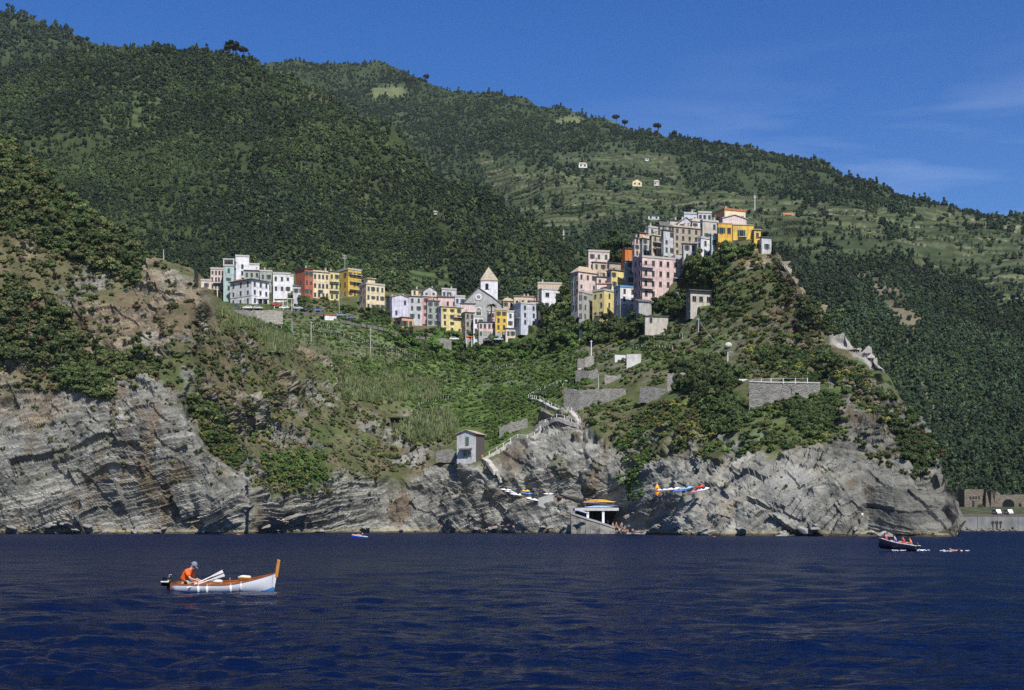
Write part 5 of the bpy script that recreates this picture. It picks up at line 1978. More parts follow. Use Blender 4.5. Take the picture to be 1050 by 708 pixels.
# green bowl below the church
plant([(430, 352), (520, 352), (600, 330), (620, 372), (560, 415), (505, 455), (478, 440), (440, 425), (405, 400), (400, 372)], 5.2, 0.7, 2.0,
      [(S_, "bright", 5), (S_, "mid", 3), (S_, "olive", 0.8), (S_, "dark", 0.6)], 8)
plant([(500, 410), (560, 380), (600, 380), (600, 400), (540, 420), (508, 440)], 4, 1.2, 2.6, [(S_, "mid", 3), (S_, "bright", 3), (S_, "dark", 1)], 6)
# trees under the village
plant([(396, 330), (440, 338), (520, 350), (556, 345), (590, 330), (600, 352), (540, 372), (440, 372), (396, 352)], 1.7, 2.2, 4.4, [(T_, "mid", 3), (T_, "dark", 1), (S_, "bright", 3), (T_, "bright", 2)], 5)
plant([(545, 318), (598, 300), (604, 345), (570, 360), (540, 350)], 2.6, 3.0, 5.5, [(T_, "mid", 3), (T_, "dark", 2), (T_, "bright", 1)], 3)
plant([(345, 306), (372, 300), (372, 316), (350, 322)], 5, 2.0, 3.4, [(T_, "mid", 2), (S_, "bright", 2)], 2)
plant([(376, 316), (405, 324), (404, 334), (376, 328)], 5, 2.0, 3.2, [(T_, "mid", 2), (T_, "dark", 1)], 2)
plant([(440, 331), (450, 331), (450, 342), (438, 341)], 10, 2.4, 3.0, [(T_, "dark", 2)], 1)
plant([(264, 292), (284, 292), (284, 314), (262, 314)], 7, 1.6, 2.8, [(S_, "mid", 3), (T_, "dark", 1)], 1)
# round the upper village
plant([(596, 340), (632, 338), (652, 330), (690, 307), (712, 298), (705, 325), (660, 345), (610, 352)], 2.6, 2.6, 5.0, [(T_, "dark", 3), (T_, "mid", 2), (S_, "mid", 1)], 3)
plant([(696, 270), (716, 264), (734, 258), (742, 272), (732, 292), (704, 300), (698, 296)], 2.2, 2.4, 4.4, [(T_, "dark", 3), (T_, "mid", 2)], 2)
plant([(738, 250), (772, 252), (770, 262), (745, 268)], 5, 2.2, 3.8, [(T_, "mid", 3), (T_, "dark", 2)], 2)
plant([(624, 254), (645, 252), (646, 276), (626, 278)], 2.0, 5.5, 7.0, [(T_, "dark", 1)], 0)
plant([(770, 236), (792, 240), (800, 262), (786, 252)], 4, 2.0, 3.6, [(T_, "dark", 3)], 1)
plant([(720, 275), (775, 262), (800, 285), (815, 320), (760, 330), (720, 322)], 1.5, 1.0, 2.8, [(S_, "mid", 3), (S_, "dark", 2), (S_, "rust", 1), (S_, "olive", 1.5), (A_, "agave", 0.6), (S_, "yellow", 0.5)], 6)
plant([(785, 255), (800, 268), (835, 330), (850, 370), (830, 370), (800, 300)], 3, 0.9, 2.4, [(S_, "dark", 3), (S_, "olive", 2), (A_, "agave", 1), (S_, "rust", 1), (S_, "dead", 0.6)], 5)
# promontory slope
plant([(610, 345), (700, 325), (800, 320), (845, 345), (865, 400), (800, 395), (700, 395), (640, 395), (600, 370)], 2.0, 0.7, 2.4,
      [(S_, "mid", 4), (S_, "olive", 2.5), (S_, "dark", 2), (S_, "rust", 0.9), (S_, "yellow", 0.9), (A_, "agave", 0.5), (S_, "dead", 0.5), (S_, "bright", 1.2)], 8)
plant([(690, 378), (735, 372), (760, 385), (750, 410), (715, 412), (694, 400)], 4.0, 2.2, 4.4, [(T_, "dark", 4), (S_, "mid", 2), (S_, "olive", 1)], 4)
plant([(765, 358), (860, 365), (862, 392), (800, 388)], 3.2, 1.6, 3.4, [(S_, "dark", 4), (S_, "mid", 2), (S_, "yellow", 0.5)], 5)
plant([(600, 408), (700, 412), (780, 410), (868, 412), (868, 448), (800, 470), (700, 466), (640, 462), (600, 425)], 1.3, 0.7, 2.2,
      [(S_, "mid", 4), (S_, "olive", 2), (S_, "dark", 1.6), (S_, "rust", 0.4), (S_, "yellow", 0.6), (S_, "bright", 1.5), (A_, "agave", 0.4)], 8)
plant([(652, 418), (700, 410), (732, 420), (734, 450), (700, 458), (668, 446)], 2.2, 0.9, 2.2, [(S_, "yellow", 4), (S_, "rust", 1.2), (S_, "olive", 3)], 5)
plant([(722, 412), (756, 410), (764, 434), (745, 446), (722, 438)], 5, 2.2, 4.0, [(S_, "dark", 3), (S_, "mid", 2)], 3)
plant([(806, 408), (852, 406), (858, 428), (838, 448), (812, 436)], 3.0, 1.6, 3.2, [(S_, "dark", 3), (S_, "mid", 3)], 4)
plant([(634, 448), (664, 436), (668, 470), (656, 512), (640, 512)], 5.5, 0.7, 1.7, [(S_, "bright", 5), (S_, "mid", 2)], 4)
plant([(560, 405), (600, 425), (540, 436), (520, 450), (515, 440)], 3, 0.6, 1.5, [(S_, "bright", 3), (S_, "olive", 2)], 3)
plant([(770, 404), (800, 408), (842, 404), (842, 418), (770, 420)], 4.0, 1.0, 2.2, [(S_, "mid", 3), (S_, "dark", 2), (S_, "olive", 2)], 3)
plant([(576, 410), (610, 414), (644, 408), (644, 420), (576, 420)], 3.5, 0.7, 1.5, [(S_, "bright", 3), (S_, "mid", 2), (S_, "olive", 2)], 3)
plant([(576, 398), (644, 396), (644, 403), (576, 403)], 4.0, 0.6, 1.4, [(S_, "mid", 3), (S_, "olive", 2), (S_, "bright", 2)], 2)
# dark scrub running down the right-hand ridge
plant([(842, 358), (868, 372), (905, 396), (930, 425), (962, 468), (935, 452), (890, 428), (858, 396)], 2.4, 1.4, 3.0, [(S_, "dark", 5), (S_, "mid", 1.5), (S_, "olive", 1.5), (S_, "dead", 0.8), (S_, "yellow", 0.5)], 5)
plant([(922, 448), (956, 446), (966, 466), (944, 474), (924, 466)], 7, 1.4, 2.8, [(S_, "dark", 6), (S_, "rust", 0.8)], 2)
plant([(818, 300), (842, 318), (862, 342), (848, 345), (826, 322)], 6, 1.4, 2.6, [(S_, "dark", 4), (S_, "olive", 1)], 3)
plant([(850, 396), (900, 430), (960, 480), (960, 498), (880, 470), (850, 440)], 1.2, 0.7, 1.8, [(S_, "dark", 3), (S_, "olive", 2), (A_, "agave", 0.8), (S_, "dead", 1)], 6)
# tufts holding on in the rock
plant([(0, 405), (190, 410), (250, 490), (400, 500), (560, 480), (640, 480), (800, 490), (960, 500), (960, 510), (640, 505), (400, 520), (0, 470)], 0.35, 0.5, 1.3,
      [(S_, "olive", 3), (S_, "mid", 2), (S_, "dead", 2), (A_, "agave", 0.5)], 6)
# above the village
plant([(205, 280), (300, 278), (345, 280), (400, 298), (480, 306), (550, 302), (548, 312), (480, 312), (400, 306), (300, 290), (215, 292)], 2.5, 2.0, 4.2, [(T_, "mid", 3), (T_, "dark", 2), (S_, "bright", 1)], 3)

PLACES = [
    ((-120, 250, 60, 262), "near the crest of the left headland"), ((-120, 215, 262, 340), "on the upper slope of the left headland"),
    ((-120, 215, 340, 420), "on the left headland just above the bare cliff"), ((-120, 258, 420, 560), "on the bare grey cliff at the left"),
    ((200, 345, 255, 330), "beside the white houses at the left end of the village"), ((345, 400, 255, 335), "below the cream and yellow houses"),
    ((200, 345, 330, 420), "on the dry slope beside the vineyard terraces"), ((200, 470, 420, 515), "on the dry slope left of the small grey house"),
    ((345, 470, 335, 420), "among the reeds below the vineyard"), ((400, 560, 290, 352), "at the foot of the houses round the church"),
    ((470, 600, 352, 480), "in the green bowl above the footpath"), ((540, 612, 290, 352), "on the green bank left of the hilltop houses"),
    ((600, 660, 240, 350), "under the tall yellow and grey houses"), ((655, 740, 240, 330), "between the pink block and the hilltop houses"),
    ((735, 810, 225, 335), "below the ochre house on the summit"), ((600, 760, 330, 400), "on the slope under the stone cottage"),
    ((755, 870, 330, 400), "above the walled terrace on the promontory"), ((600, 700, 400, 480), "below the grey retaining wall on the promontory"),
    ((700, 790, 400, 480), "below the street lamp on the promontory"), ((785, 870, 400, 480), "under the walled terrace on the promontory"),
    ((835, 1000, 300, 500), "on the steep right-hand ridge of the promontory"), ((600, 1000, 470, 560), "on the sea cliff under the promontory"),
]


def place_of(u, v):
    for (x0, x1, y0, y1), t in PLACES:
        if x0 <= u < x1 and y0 <= v < y1:
            return t
    return "on the rocky shore"


ADJ = {"dark": "dark green", "mid": "mid green", "olive": "olive green", "yellow": "yellowish", "rust": "rusty brown", "bright": "bright green",
       "cane": "pale green", "agave": "blue-grey", "dead": "dry straw-coloured"}
MAXN = {"shrub": 300, "tree": 300, "cane": 120, "agave": 150}
LEFT = []
for kind, lst in PLANTS.items():
    lst.sort(key=lambda t: -t[1] * t[2] / t[0][1])
    print(kind, len(lst))
    for t in lst[:MAXN[kind]]:
        p, s, zs, rz, c, tn, u, v = t
        pl = place_of(u, v)
        loc = (p[0], p[1], p[2] - 0.12 * s)
        if kind == "tree":
            o = empty("tree", loc, rz)
            o.scale = (s, s, s * zs)
            cr = bpy.data.objects.new("crown", random.choice(TREEC))
            link(cr, o)
            cr["tint"] = c
            tr = bpy.data.objects.new("trunk", random.choice(TRUNKS))
            link(tr, o)
            tag(o, "%s leafy tree %s" % (ADJ[tn], pl), "tree", "trees " + pl)
        else:
            me = random.choice({"shrub": ROUND, "cane": CANEC, "agave": AGAVEC}[kind])
            nm = {"shrub": "shrub", "cane": "reed_clump", "agave": "agave"}[kind]
            o = bpy.data.objects.new(nm, me)
            o.location = loc
            o.rotation_euler = (0, 0, rz)
            o.scale = (s, s, s * (zs if kind != "cane" else zs * 1.2))
            link(o)
            o["tint"] = c
            w = {"shrub": "rounded shrub", "cane": "reed clump", "agave": "spiky agave rosette"}[kind]
            tag(o, "%s %s %s" % (ADJ[tn], w, pl), {"shrub": "shrub", "cane": "reeds", "agave": "agave"}[kind],
                {"shrub": "shrubs ", "cane": "reeds ", "agave": "agaves "}[kind] + pl)
    for t in lst[MAXN[kind]:]:
        p, s, zs, rz, c, tn, u, v = t
        k = {"shrub": 0, "tree": 0, "cane": 5, "agave": 8}[kind] + int(RNG.integers(0, {"shrub": 5, "tree": 5, "cane": 3, "agave": 2}[kind]))
        LEFT.append((np.array(p) - np.array((0, 0, 0.12 * s)), s, zs, rz, c, k))
gn_scatter("undergrowth", LEFT, ROUND + CANEC + AGAVEC, "low mixed scrub covering the slopes between the larger bushes")
# ================================================================= SMALL THINGS ON LAND
WHITEP = plain("white_paint", (0.78, 0.78, 0.77), 0.5, 0.06, 3)
GREYP = plain("galvanised_grey", (0.42, 0.44, 0.46), 0.6, 0.1, 3)
WOODP = plain("weathered_wood", (0.20, 0.15, 0.10), 0.9, 0.25, 5)


def ground(u, v, up=0.0):
    p = coast.pt(u, v)
    return Vector((p.x, p.y, p.z + up))


def stone_wall(label, pts, h, mat, cap=None, name="retaining_wall", t=0.7, lift=0.0, cat="wall", group=None, deep=2.5):
    """wall standing along ground points given by where they are seen"""
    P = [ground(*p) for p in pts]
    ym = sum(p.y for p in P) / len(P)
    P = [W(u, v, ym + 0.2 * (p.y - ym) - 0.9) + Vector((0, 0, lift)) for (u, v), p in zip(pts, P)]
    n = len(P)
    hs = h if isinstance(h, (list, tuple)) else [h] * n
    if not cap and mat in (STONE, STONEG):                   # a ragged top course
        rr = random.Random(len(label))
        Q, H = [], []
        for i in range(n - 1):
            for t in (0, 0.2, 0.4, 0.6, 0.8):
                Q.append(P[i].lerp(P[i + 1], t))
                H.append(hs[i] * (1 - t) + hs[i + 1] * t + rr.uniform(-0.35, 0.25))
        Q.append(P[-1])
        H.append(hs[-1] * 0.8)
        P, hs, n = Q, H, len(Q)
    root = P[0].copy()
    b = MB()
    k = MB()
    for i in range(n - 1):
        a, c = P[i] - root, P[i + 1] - root
        d = (c - a)
        nn = Vector((-d.y, d.x, 0)).normalized() * t
        a0, c0 = a, c
        b.hexa([a0 - Vector((0, 0, deep)), c0 - Vector((0, 0, deep)), c0 + nn - Vector((0, 0, deep)), a0 + nn - Vector((0, 0, deep)),
                a0 + Vector((0, 0, hs[i])), c0 + Vector((0, 0, hs[i + 1])), c0 + nn + Vector((0, 0, hs[i + 1])), a0 + nn + Vector((0, 0, hs[i]))])
        if cap:
            e = nn * 0.12
            k.hexa([a0 - e + Vector((0, 0, hs[i] + .003)), c0 - e + Vector((0, 0, hs[i + 1] + .003)), c0 + nn + e + Vector((0, 0, hs[i + 1] + .003)), a0 + nn + e + Vector((0, 0, hs[i] + .003)),
                    a0 - e + Vector((0, 0, hs[i] + .3)), c0 - e + Vector((0, 0, hs[i + 1] + .3)), c0 + nn + e + Vector((0, 0, hs[i + 1] + .3)), a0 + nn + e + Vector((0, 0, hs[i] + .3))])
    o = b.build(name, mat, None, loc=root)
    tag(o, label, cat, group)
    if cap:
        k.build("coping", cap, o)
    return o


stone_wall("big cracked grey retaining wall along the footpath on the promontory", [(578, 414), (594, 416), (612, 416), (628, 413), (642, 409)], [4.6, 4.9, 5.0, 4.4, 3.4], STONEG)
stone_wall("short stone terrace wall just above the big grey retaining wall", [(590, 390), (604, 391), (613, 388)], 3.4, STONEG)
stone_wall("small terrace wall with a ragged top near the leaning utility pole", [(592, 378), (600, 378), (609, 375)], 3.6, STONE)
stone_wall("low rubble wall on the slope right of the big grey retaining wall", [(656, 404), (672, 406), (690, 405)], [2.0, 2.6, 1.0], STONEG)
stone_wall("rough brown terrace wall above the dark bushes on the promontory", [(684, 396), (694, 397), (705, 395)], 3.8, STONE)
stone_wall("long low dry-stone wall across the slope below the white concrete wall", [(620, 388), (640, 388), (655, 386)], 1.0, STONE)
stone_wall("white concrete wall, left block, on the slope below the stone shed", [(630.5, 371), (641, 371.5)], 2.3, WHITEP, name="concrete_wall")
stone_wall("white concrete wall, larger right block, on the slope below the stone shed", [(642.5, 375), (657, 374.5)], 3.6, plain("stained_white_concrete", (0.62, 0.60, 0.56), 0.9, 0.25, 0.6), name="concrete_wall")
stone_wall("high grey masonry wall carrying the railed terrace on the promontory", [(768, 412), (790, 413), (815, 412), (841, 411)], [5.0, 5.0, 4.7, 4.3], STONEG, CONC, t=1.2)
stone_wall("white painted parapet of the railed terrace, left end", [(757, 394), (768, 394.5)], 1.4, WHITEP, name="parapet")
stone_wall("grey stone wall beside the lower footpath left of the big wall", [(512, 446), (524, 443), (541, 436)], [2.2, 3.0, 2.2], STONEG)
stone_wall("rubble wall left of the small grey house by the shore", [(447, 471), (456, 472), (467, 472)], [2.2, 3.4, 3.2], STONEG, deep=0.8)
stone_wall("long stone wall holding up the road under the white corner house", [(238, 326), (262, 327), (290, 326)], 3.0, STONE)
stone_wall("pale concrete wall under the square in front of the yellow house", [(437, 355), (447, 356.5), (463, 355)], [4.0, 4.0, 3.0], STONEG)
stone_wall("grey wall along the village road below the cream corner house", [(372, 334), (392, 341), (412, 348)], 1.0, STONE)

# ---- footpath up from the shore, with its railings
def ribbon(name, pts, w, up, mat):
    P = []
    for i in range(len(pts) - 1):
        for t in np.linspace(0, 1, 7)[:-1]:
            P.append((pts[i][0] * (1 - t) + pts[i + 1][0] * t, pts[i][1] * (1 - t) + pts[i + 1][1] * t))
    P.append(pts[-1])
    Q = [ground(u, v, up) for u, v in P]
    zz = [q.z for q in Q]
    for i in range(1, len(Q) - 1):
        Q[i].z = max(zz[i], (zz[i - 1] + zz[i] + zz[i + 1]) / 3)
    b = MB()
    for i in range(len(Q) - 1):
        a, c = Q[i], Q[i + 1]
        d = c - a
        nn = Vector((-d.y, d.x, 0)).normalized() * w / 2
        b.hexa([a - nn - Vector((0, 0, 1.2)), c - nn - Vector((0, 0, 1.2)), c + nn - Vector((0, 0, 1.2)), a + nn - Vector((0, 0, 1.2)), a - nn, c - nn, c + nn, a + nn])
    o = b.build(name, mat)
    tag(o, kind="structure")
    return Q


PATHM = plain("worn_path_stone", (0.40, 0.375, 0.33), 0.95, 0.25, 0.8)
q1 = ribbon("footpath", [(509, 486), (503, 476), (496, 470), (512, 462), (535, 449), (556, 437), (575, 431), (592, 428)], 2.0, 0.5, PATHM)
q2 = ribbon("footpath", [(592, 427), (575, 421), (555, 414), (542, 410), (552, 404), (566, 399), (578, 396)], 1.8, 0.5, PATHM)
q3 = ribbon("footpath", [(604, 372), (590, 384), (582, 394), (580, 398)], 1.6, 0.4, PATHM)


def railing(label, Q, gap=2.2, h=1.1, mat=WHITEP):
    root = empty("path_railing", Q[0])
    tag(root, label, "railing")
    P = [q - Q[0] for q in Q]
    acc = 0
    off = Vector((0, -0.9, 0))
    last = None
    rl = MB()
    for i in range(len(P)):
        if i:
            acc += (P[i] - P[i - 1]).length
        if i == 0 or acc >= gap:
            acc = 0
            b = MB()
            b.box(-0.07, 0.07, -0.07, 0.07, -0.4, h)
            o = b.build("post", mat, root)
            o.location = P[i] + off
            if last is not None:
                rl.tube([last + Vector((0, 0, h - 0.08)), P[i] + off + Vector((0, 0, h - 0.08))], 0.03, 5)
            last = P[i] + off
    rl.build("rail", mat, root)


railing("white posts and rail beside the lower footpath above the shore rocks", q1[14:])
railing("white posts and rail beside the upper footpath under the big grey wall", q2)

# ---- road and parked cars
ROADM = plain("dusty_asphalt", (0.16, 0.15, 0.135), 0.9, 0.2, 1)
ribbon("village_road", [(238, 322), (262, 322.5), (290, 321), (318, 322), (338, 325), (352, 330), (380, 338), (410, 346), (440, 350)], 5.0, 0.35, ROADM)

TYRE = plain("black_rubber", (0.02, 0.02, 0.02), 0.85, 0.1, 5)
RIM = plain("wheel_rim", (0.35, 0.35, 0.36), 0.4, 0.1, 5)


def make_car(label, loc, rz, paint):
    root = empty("parked_car", loc, rz)
    tag(root, label, "car", "cars parked along the village road")
    b = MB()
    prof = [(-2.0, 0.35), (-2.05, 0.62), (-1.95, 0.86), (-1.7, 0.92), (-1.2, 1.38), (0.25, 1.42), (0.95, 0.95), (1.85, 0.80), (2.05, 0.60), (2.0, 0.32)]
    ins = [0.0, 0.0, 0.0, 0.02, 0.16, 0.16, 0.02, 0.0, 0.0, 0.0]
    A = [b.bm.verts.new((x, -0.82 + i_, z)) for (x, z), i_ in zip(prof, ins)]
    B = [b.bm.verts.new((x, 0.82 - i_, z)) for (x, z), i_ in zip(prof, ins)]
    b.bm.faces.new(A)
    b.bm.faces.new(B[::-1])
    n = len(A)
    for i in range(n):
        b.bm.faces.new((A[i], B[i], B[(i + 1) % n], A[(i + 1) % n]))
    b.build("body", paint, root)
    g = MB()
    for s in (-1, 1):
        g.hexa([(-1.45, s * 0.80, 0.95), (0.75, s * 0.80, 0.95), (0.75, s * 0.79, 0.95), (-1.45, s * 0.79, 0.95),
                (-1.08, s * 0.69, 1.33), (0.22, s * 0.69, 1.33), (0.22, s * 0.68, 1.33), (-1.08, s * 0.68, 1.33)])
    g.face([(0.90, -0.66, 1.0), (0.90, 0.66, 1.0), (0.30, 0.6, 1.41), (0.30, -0.6, 1.41)])
    g.face([(-1.70, -0.64, 0.95), (-1.70, 0.64, 0.95), (-1.25, 0.6, 1.36), (-1.25, -0.6, 1.36)])
    g.build("window", GLASS, root)
    for x in (-1.25, 1.25):
        for s in (-1, 1):
            w = MB()
            w.tube([(x, s * 0.68, 0.31), (x, s * 0.85, 0.31)], 0.31, 12)
            wo_ = w.build("wheel", TYRE, root)
            w = MB()
            w.tube([(x, s * 0.845, 0.31), (x, s * 0.86, 0.31)], 0.19, 10)
            w.build("rim", RIM, wo_)
    return root


for u, v, rz, c, lab in ((243.5, 317.0, 0.1, (0.05, 0.07, 0.16), "dark blue car parked at the left end of the row under the white corner house"),
                         (254, 317.2, 3.2, (0.72, 0.73, 0.74), "white car parked second from the left under the white corner house"),
                         (265, 317.3, 0.05, (0.50, 0.52, 0.55), "silver car parked in front of the low white awning"),
                         (284, 315.5, 0.1, (0.45, 0.03, 0.03), "bright red car parked by the white pergola"),
                         (291.5, 317.6, 3.1, (0.74, 0.74, 0.74), "white car in front of the red car by the pergola"),
                         (306, 318, 0.0, (0.42, 0.46, 0.55), "silver-blue car parked right of the pergola"),
                         (317, 318.6, 0.0, (0.04, 0.045, 0.05), "black car parked left of the red-roofed shed"),
                         (327, 319.6, -0.1, (0.12, 0.18, 0.40), "mid blue car parked just behind the red-roofed shed"),
                         (350, 324.8, -0.3, (0.25, 0.32, 0.45), "blue-grey car parked on the road right of the red-roofed shed"),
                         (360, 327.4, -0.4, (0.16, 0.22, 0.36), "dark blue-grey car further down the road from the red-roofed shed"),
                         (466, 349.2, 0.0, (0.75, 0.75, 0.75), "white car standing on the square below the yellow house"),
                         (511, 349.5, 0.1, (0.40, 0.48, 0.62), "light blue car below the gold house by the church"),
                         (500, 350.2, 0.0, (0.12, 0.13, 0.15), "dark car beside the orange awning below the church")):
    p = W(u, v, {True: 575, False: 590}[u < 400])
    g_ = ground(u, v + 2)
    p.z = max(p.z, g_.z + 0.05) if abs(p.z - g_.z) < 1.5 else p.z
    make_car(lab, p, rz, plain("car_paint", c, 0.3, 0.03, 2, 0.5))

# ---- pergola, awning, sheds
def pergola(label, xl, xr, vt, vb, Y, depth=4.0, roofm=WHITEP, name="pergola", npost=3):
    a, c = W(xl, vb, Y), W(xr, vb, Y)
    w = (c - a).length
    h = (vb - vt) / F * Y
    root = empty(name, a)
    tag(root, label, name.replace("_", " "))
    for i in range(npost):
        for yy in (0.1, depth - 0.1):
            b = MB()
            x = 0.1 + (w - 0.2) * i / (npost - 1)
            b.box(x - 0.1, x + 0.1, yy - 0.1, yy + 0.1, -2.5, h - 0.22)
            b.build("post", WHITEP, root)
    b = MB()
    b.box(-0.3, w + 0.3, -0.3, depth, h - 0.217, h)
    b.build("roof", roofm, root)


pergola("white open pergola on posts above the parked cars", 281, 299.5, 306.3, 316, 584)
pergola("flat white awning on thin posts right of the white corner house", 264, 275, 306, 315, 580)
pergola("small bright orange awning on the square below the church", 478.5, 484, 345, 350, 588, 3, plain("orange_canvas", (0.80, 0.17, 0.03), 0.8, 0.08), "awning", 2)
pergola("faded red awning on the terrace of the pale yellow house", 612, 628, 290.5, 296, 531, 3, plain("faded_red_canvas", (0.58, 0.27, 0.24), 0.8, 0.1), "awning", 2)
house("small white shed with a red roof among the terraces below the road", 331, 333, 345, 321.5, 329.5, 572, 20, "white", "white", "shed", 0.5, TERRA, R=(1, 1), L=(1, 1), chim=0, miss=1, name="shed", cat="shed", group=None)

# small grey house above the shore
r_, wr_, wl_, h_ = house("small grey gabled house standing alone above the shore rocks, with a green shutter", 468.5, 468.5, 488, 441.5, 473, 417, -22, "palegrey", None, "gablef", 1.1, TILE, R=(1, 1), chim=0, miss=1,
                         wl=6.5, name="cottage", cat="cottage", group=None, deep=0.9, over=0.5)
b = MB()
b.box(wr_ + 0.004, wr_ + 0.10, 0.02, wl_ - 0.01, -4.9, h_ - 0.05)
b.build("side_wall", plain("dark_side_finish", (0.10, 0.09, 0.08), 0.9, 0.25, 3), r_)  # side wall darker than the front
add_window(r_, wr_ * 0.55, 0, h_ * 0.74, 0, 1.0, 2.2, None)
b = MB()
b.box(wr_ * 0.55 - 0.5, wr_ * 0.55 + 0.5, -0.17, -0.11, h_ * 0.74 - 1.1, h_ * 0.74 + 1.1)
b.build("shutter", plain("closed_green_shutter", (0.05, 0.14, 0.085), 0.7, 0.15, 5), r_)
b = MB()
b.hexa([(wr_ * 0.16, -1.5, h_ * 0.40), (wr_ * 0.80, -1.5, h_ * 0.40), (wr_ * 0.80, 0.02, h_ * 0.46), (wr_ * 0.16, 0.02, h_ * 0.46),
        (wr_ * 0.16, -1.5, h_ * 0.42), (wr_ * 0.80, -1.5, h_ * 0.42), (wr_ * 0.80, 0.02, h_ * 0.48), (wr_ * 0.16, 0.02, h_ * 0.48)])
b.build("porch_roof", SLATE, r_)
for f_ in (0.44, 0.68):
    add_window(r_, wr_ * f_, 0, h_ * 0.26, 0, 0.9, 1.2, None)

# dark hut with a planted roof among the reeds
a_ = W(399, 437.5, 462)
root = empty("hut", a_)
tag(root, "dark open hut with a flat overgrown roof among the reeds", "hut")
b = MB()
b.box(0.4, 5.8, 2.0, 2.3, -2, 2.9)
b.box(0.4, 0.7, 0.3, 1.999, -2, 2.9)
b.build("wall", plain("dark_planks", (0.05, 0.045, 0.04), 0.9, 0.2, 4), root)
for x in (0.2, 3.4, 6.2):
    b = MB()
    b.box(x, x + 0.2, 0, 0.2, -2, 3.0)
    b.build("post", WOODP, root)
b = MB()
b.box(-0.5, 7.2, -0.6, 3.2, 3.003, 3.4)
b.build("roof", plain("mossy_roof", (0.10, 0.115, 0.05), 0.95, 0.35, 2), root)
b = MB()
b.box(2.0, 3.2, 0.6, 1.6, -1.0, 0.9)
b.build("counter", WHITEP, root)

# railing of the big terrace
Q = [ground(u, v, 0) for u, v in ((770, 412), (790, 413), (815, 412), (840, 411))]
P_ = []
for i in range(3):
    for t in np.linspace(0, 1, 9)[:-1]:
        q = Q[i].lerp(Q[i + 1], t)
        P_.append(q + Vector((0, 0.3, [5.0, 5.0, 4.7, 4.3][i] * (1 - t) + [5.0, 4.7, 4.3][i] * t + 0.35)))
railing("pale railing on top of the high grey terrace wall", P_, 2.6, 1.0)

# ---- poles, lamp, masts, cables
def pole(label, base, h, mat, r=0.11, arm=True, lamp=False, name="utility_pole", lean=0.0, cat="pole", group=None):
    root = empty(name, base)
    tag(root, label, cat, group)
    b = MB()
    b.tube([(0, 0, -1.0), (lean * .5, 0, h * .5), (lean, 0, h)], [r * 1.15, r, r * 0.8], 8)
    b.build("shaft", mat, root)
    if arm:
        b = MB()
        b.box(lean - 0.55, lean + 0.55, -0.06, 0.06, h - 0.55, h - 0.43)
        for x in (-0.45, 0.45):
            b.tube([(lean + x, 0, h - 0.43), (lean + x, 0, h - 0.22)], 0.05, 6)
        b.build("crossarm", GREYP, root)
    if lamp:
        b = MB()
        b.tube([(lean, 0, h - 0.1), (lean + 0.4, 0, h + 0.15), (lean + 0.95, -0.05, h + 0.1)], [0.06, 0.05, 0.05], 6)
        b.build("arm", mat, root)
        b = MB()
        b.ball((lean + 1.2, -0.05, h + 0.06), (0.38, 0.2, 0.14), 10, 6)
        b.build("lamp_head", GREYP, root)
    return root


for u, v, hp, mt, lab, am, lp in ((318.5, 353, 22, CONC, "tall pale concrete pole in the middle of the vineyard terraces", True, False),
                                  (380.5, 363, 27, CONC, "tall pale concrete pole at the right end of the vine rows", True, False),
                                  (299.4, 342, 12, GREYP, "short grey pole among the upper vineyard terraces", False, False),
                                  (279, 328, 5.5, WHITEP, "short white stake just below the stone road wall", False, False),
                                  (347.8, 323, 17, GREYP, "grey street light beside the red-roofed shed", False, True),
                                  (295, 319, 18, GREYP, "bluish street light in front of the white pergola", False, True),
                                  (606, 373, 24, WHITEP, "white pole standing by the small ragged terrace wall", True, False),
                                  (559, 431, 22, WOODP, "brown wooden pole beside the zigzag footpath", False, False),
                                  (613.4, 401, 18, GREYP, "thin grey pole in front of the big grey retaining wall", False, False),
                                  (694.5, 318, 19, WOODP, "wooden pole left of the stone cottage", True, False),
                                  (717, 345, 17, GREYP, "grey pole on the slope below the stone cottage", True, False),
                                  (469, 369, 8, GREYP, "short grey stake in the bushes below the square", False, False),
                                  (166, 251, 10, GREYP, "short grey pole on the crest of the left headland", False, False)):
    g_ = ground(u, v)
    pole(lab, g_, hp / F * g_.y, mt, 0.16 if mt is WHITEP else 0.13, am, lp, "street_light" if lp else "utility_pole", cat="street light" if lp else "pole")
g_ = ground(746, 386)
pole("white street lamp with a curved head above the railed terrace", g_, 6.6, WHITEP, 0.14, False, True, "street_light", cat="street light")
b = MB()
g_ = ground(746, 357)
b.ball((0, 0, 0.9), (1.1, 1.0, 0.95), 14, 10)
for v in b.bm.verts:
    v.co += Vector(v.co).normalized() * 0.14 * float(perlin(v.co.x * 1.3, v.co.y * 1.3, v.co.z * 1.3))
o = b.build("boulder", plain("pale_boulder", (0.52, 0.49, 0.44), 0.95, 0.2, 2), None, True, loc=g_)
tag(o, "big rounded pale boulder on the slope above the street lamp", "boulder")
for u, v, hp, Y, lab in ((578, 252, 16, 980, "white lattice mast on the mountainside left of the hilltop village"), (774, 211, 11, 1130, "thin white mast on the terraces behind the summit"),
                         (353.6, 277, 16, 628, "thin aerial mast behind the golden yellow apartment house")):
    b0 = W(u, v, Y)
    root = empty("mast", b0)
    tag(root, lab, "mast")
    b = MB()
    h = hp / F * Y
    b.tube([(0, 0, -4), (0, 0, h)], [0.32 if Y > 700 else 0.14, 0.16 if Y > 700 else 0.08], 6)
    b.build("shaft", WHITEP if Y > 700 else GREYP, root)
    b = MB()
    for k in range(3):
        b.box(-1.1 + 0.2 * k, 1.1 - 0.2 * k, -0.1, 0.1, h * (0.7 + 0.1 * k), h * (0.7 + 0.1 * k) + 0.2)
    b.build("crossarm", WHITEP if Y > 700 else GREYP, root)
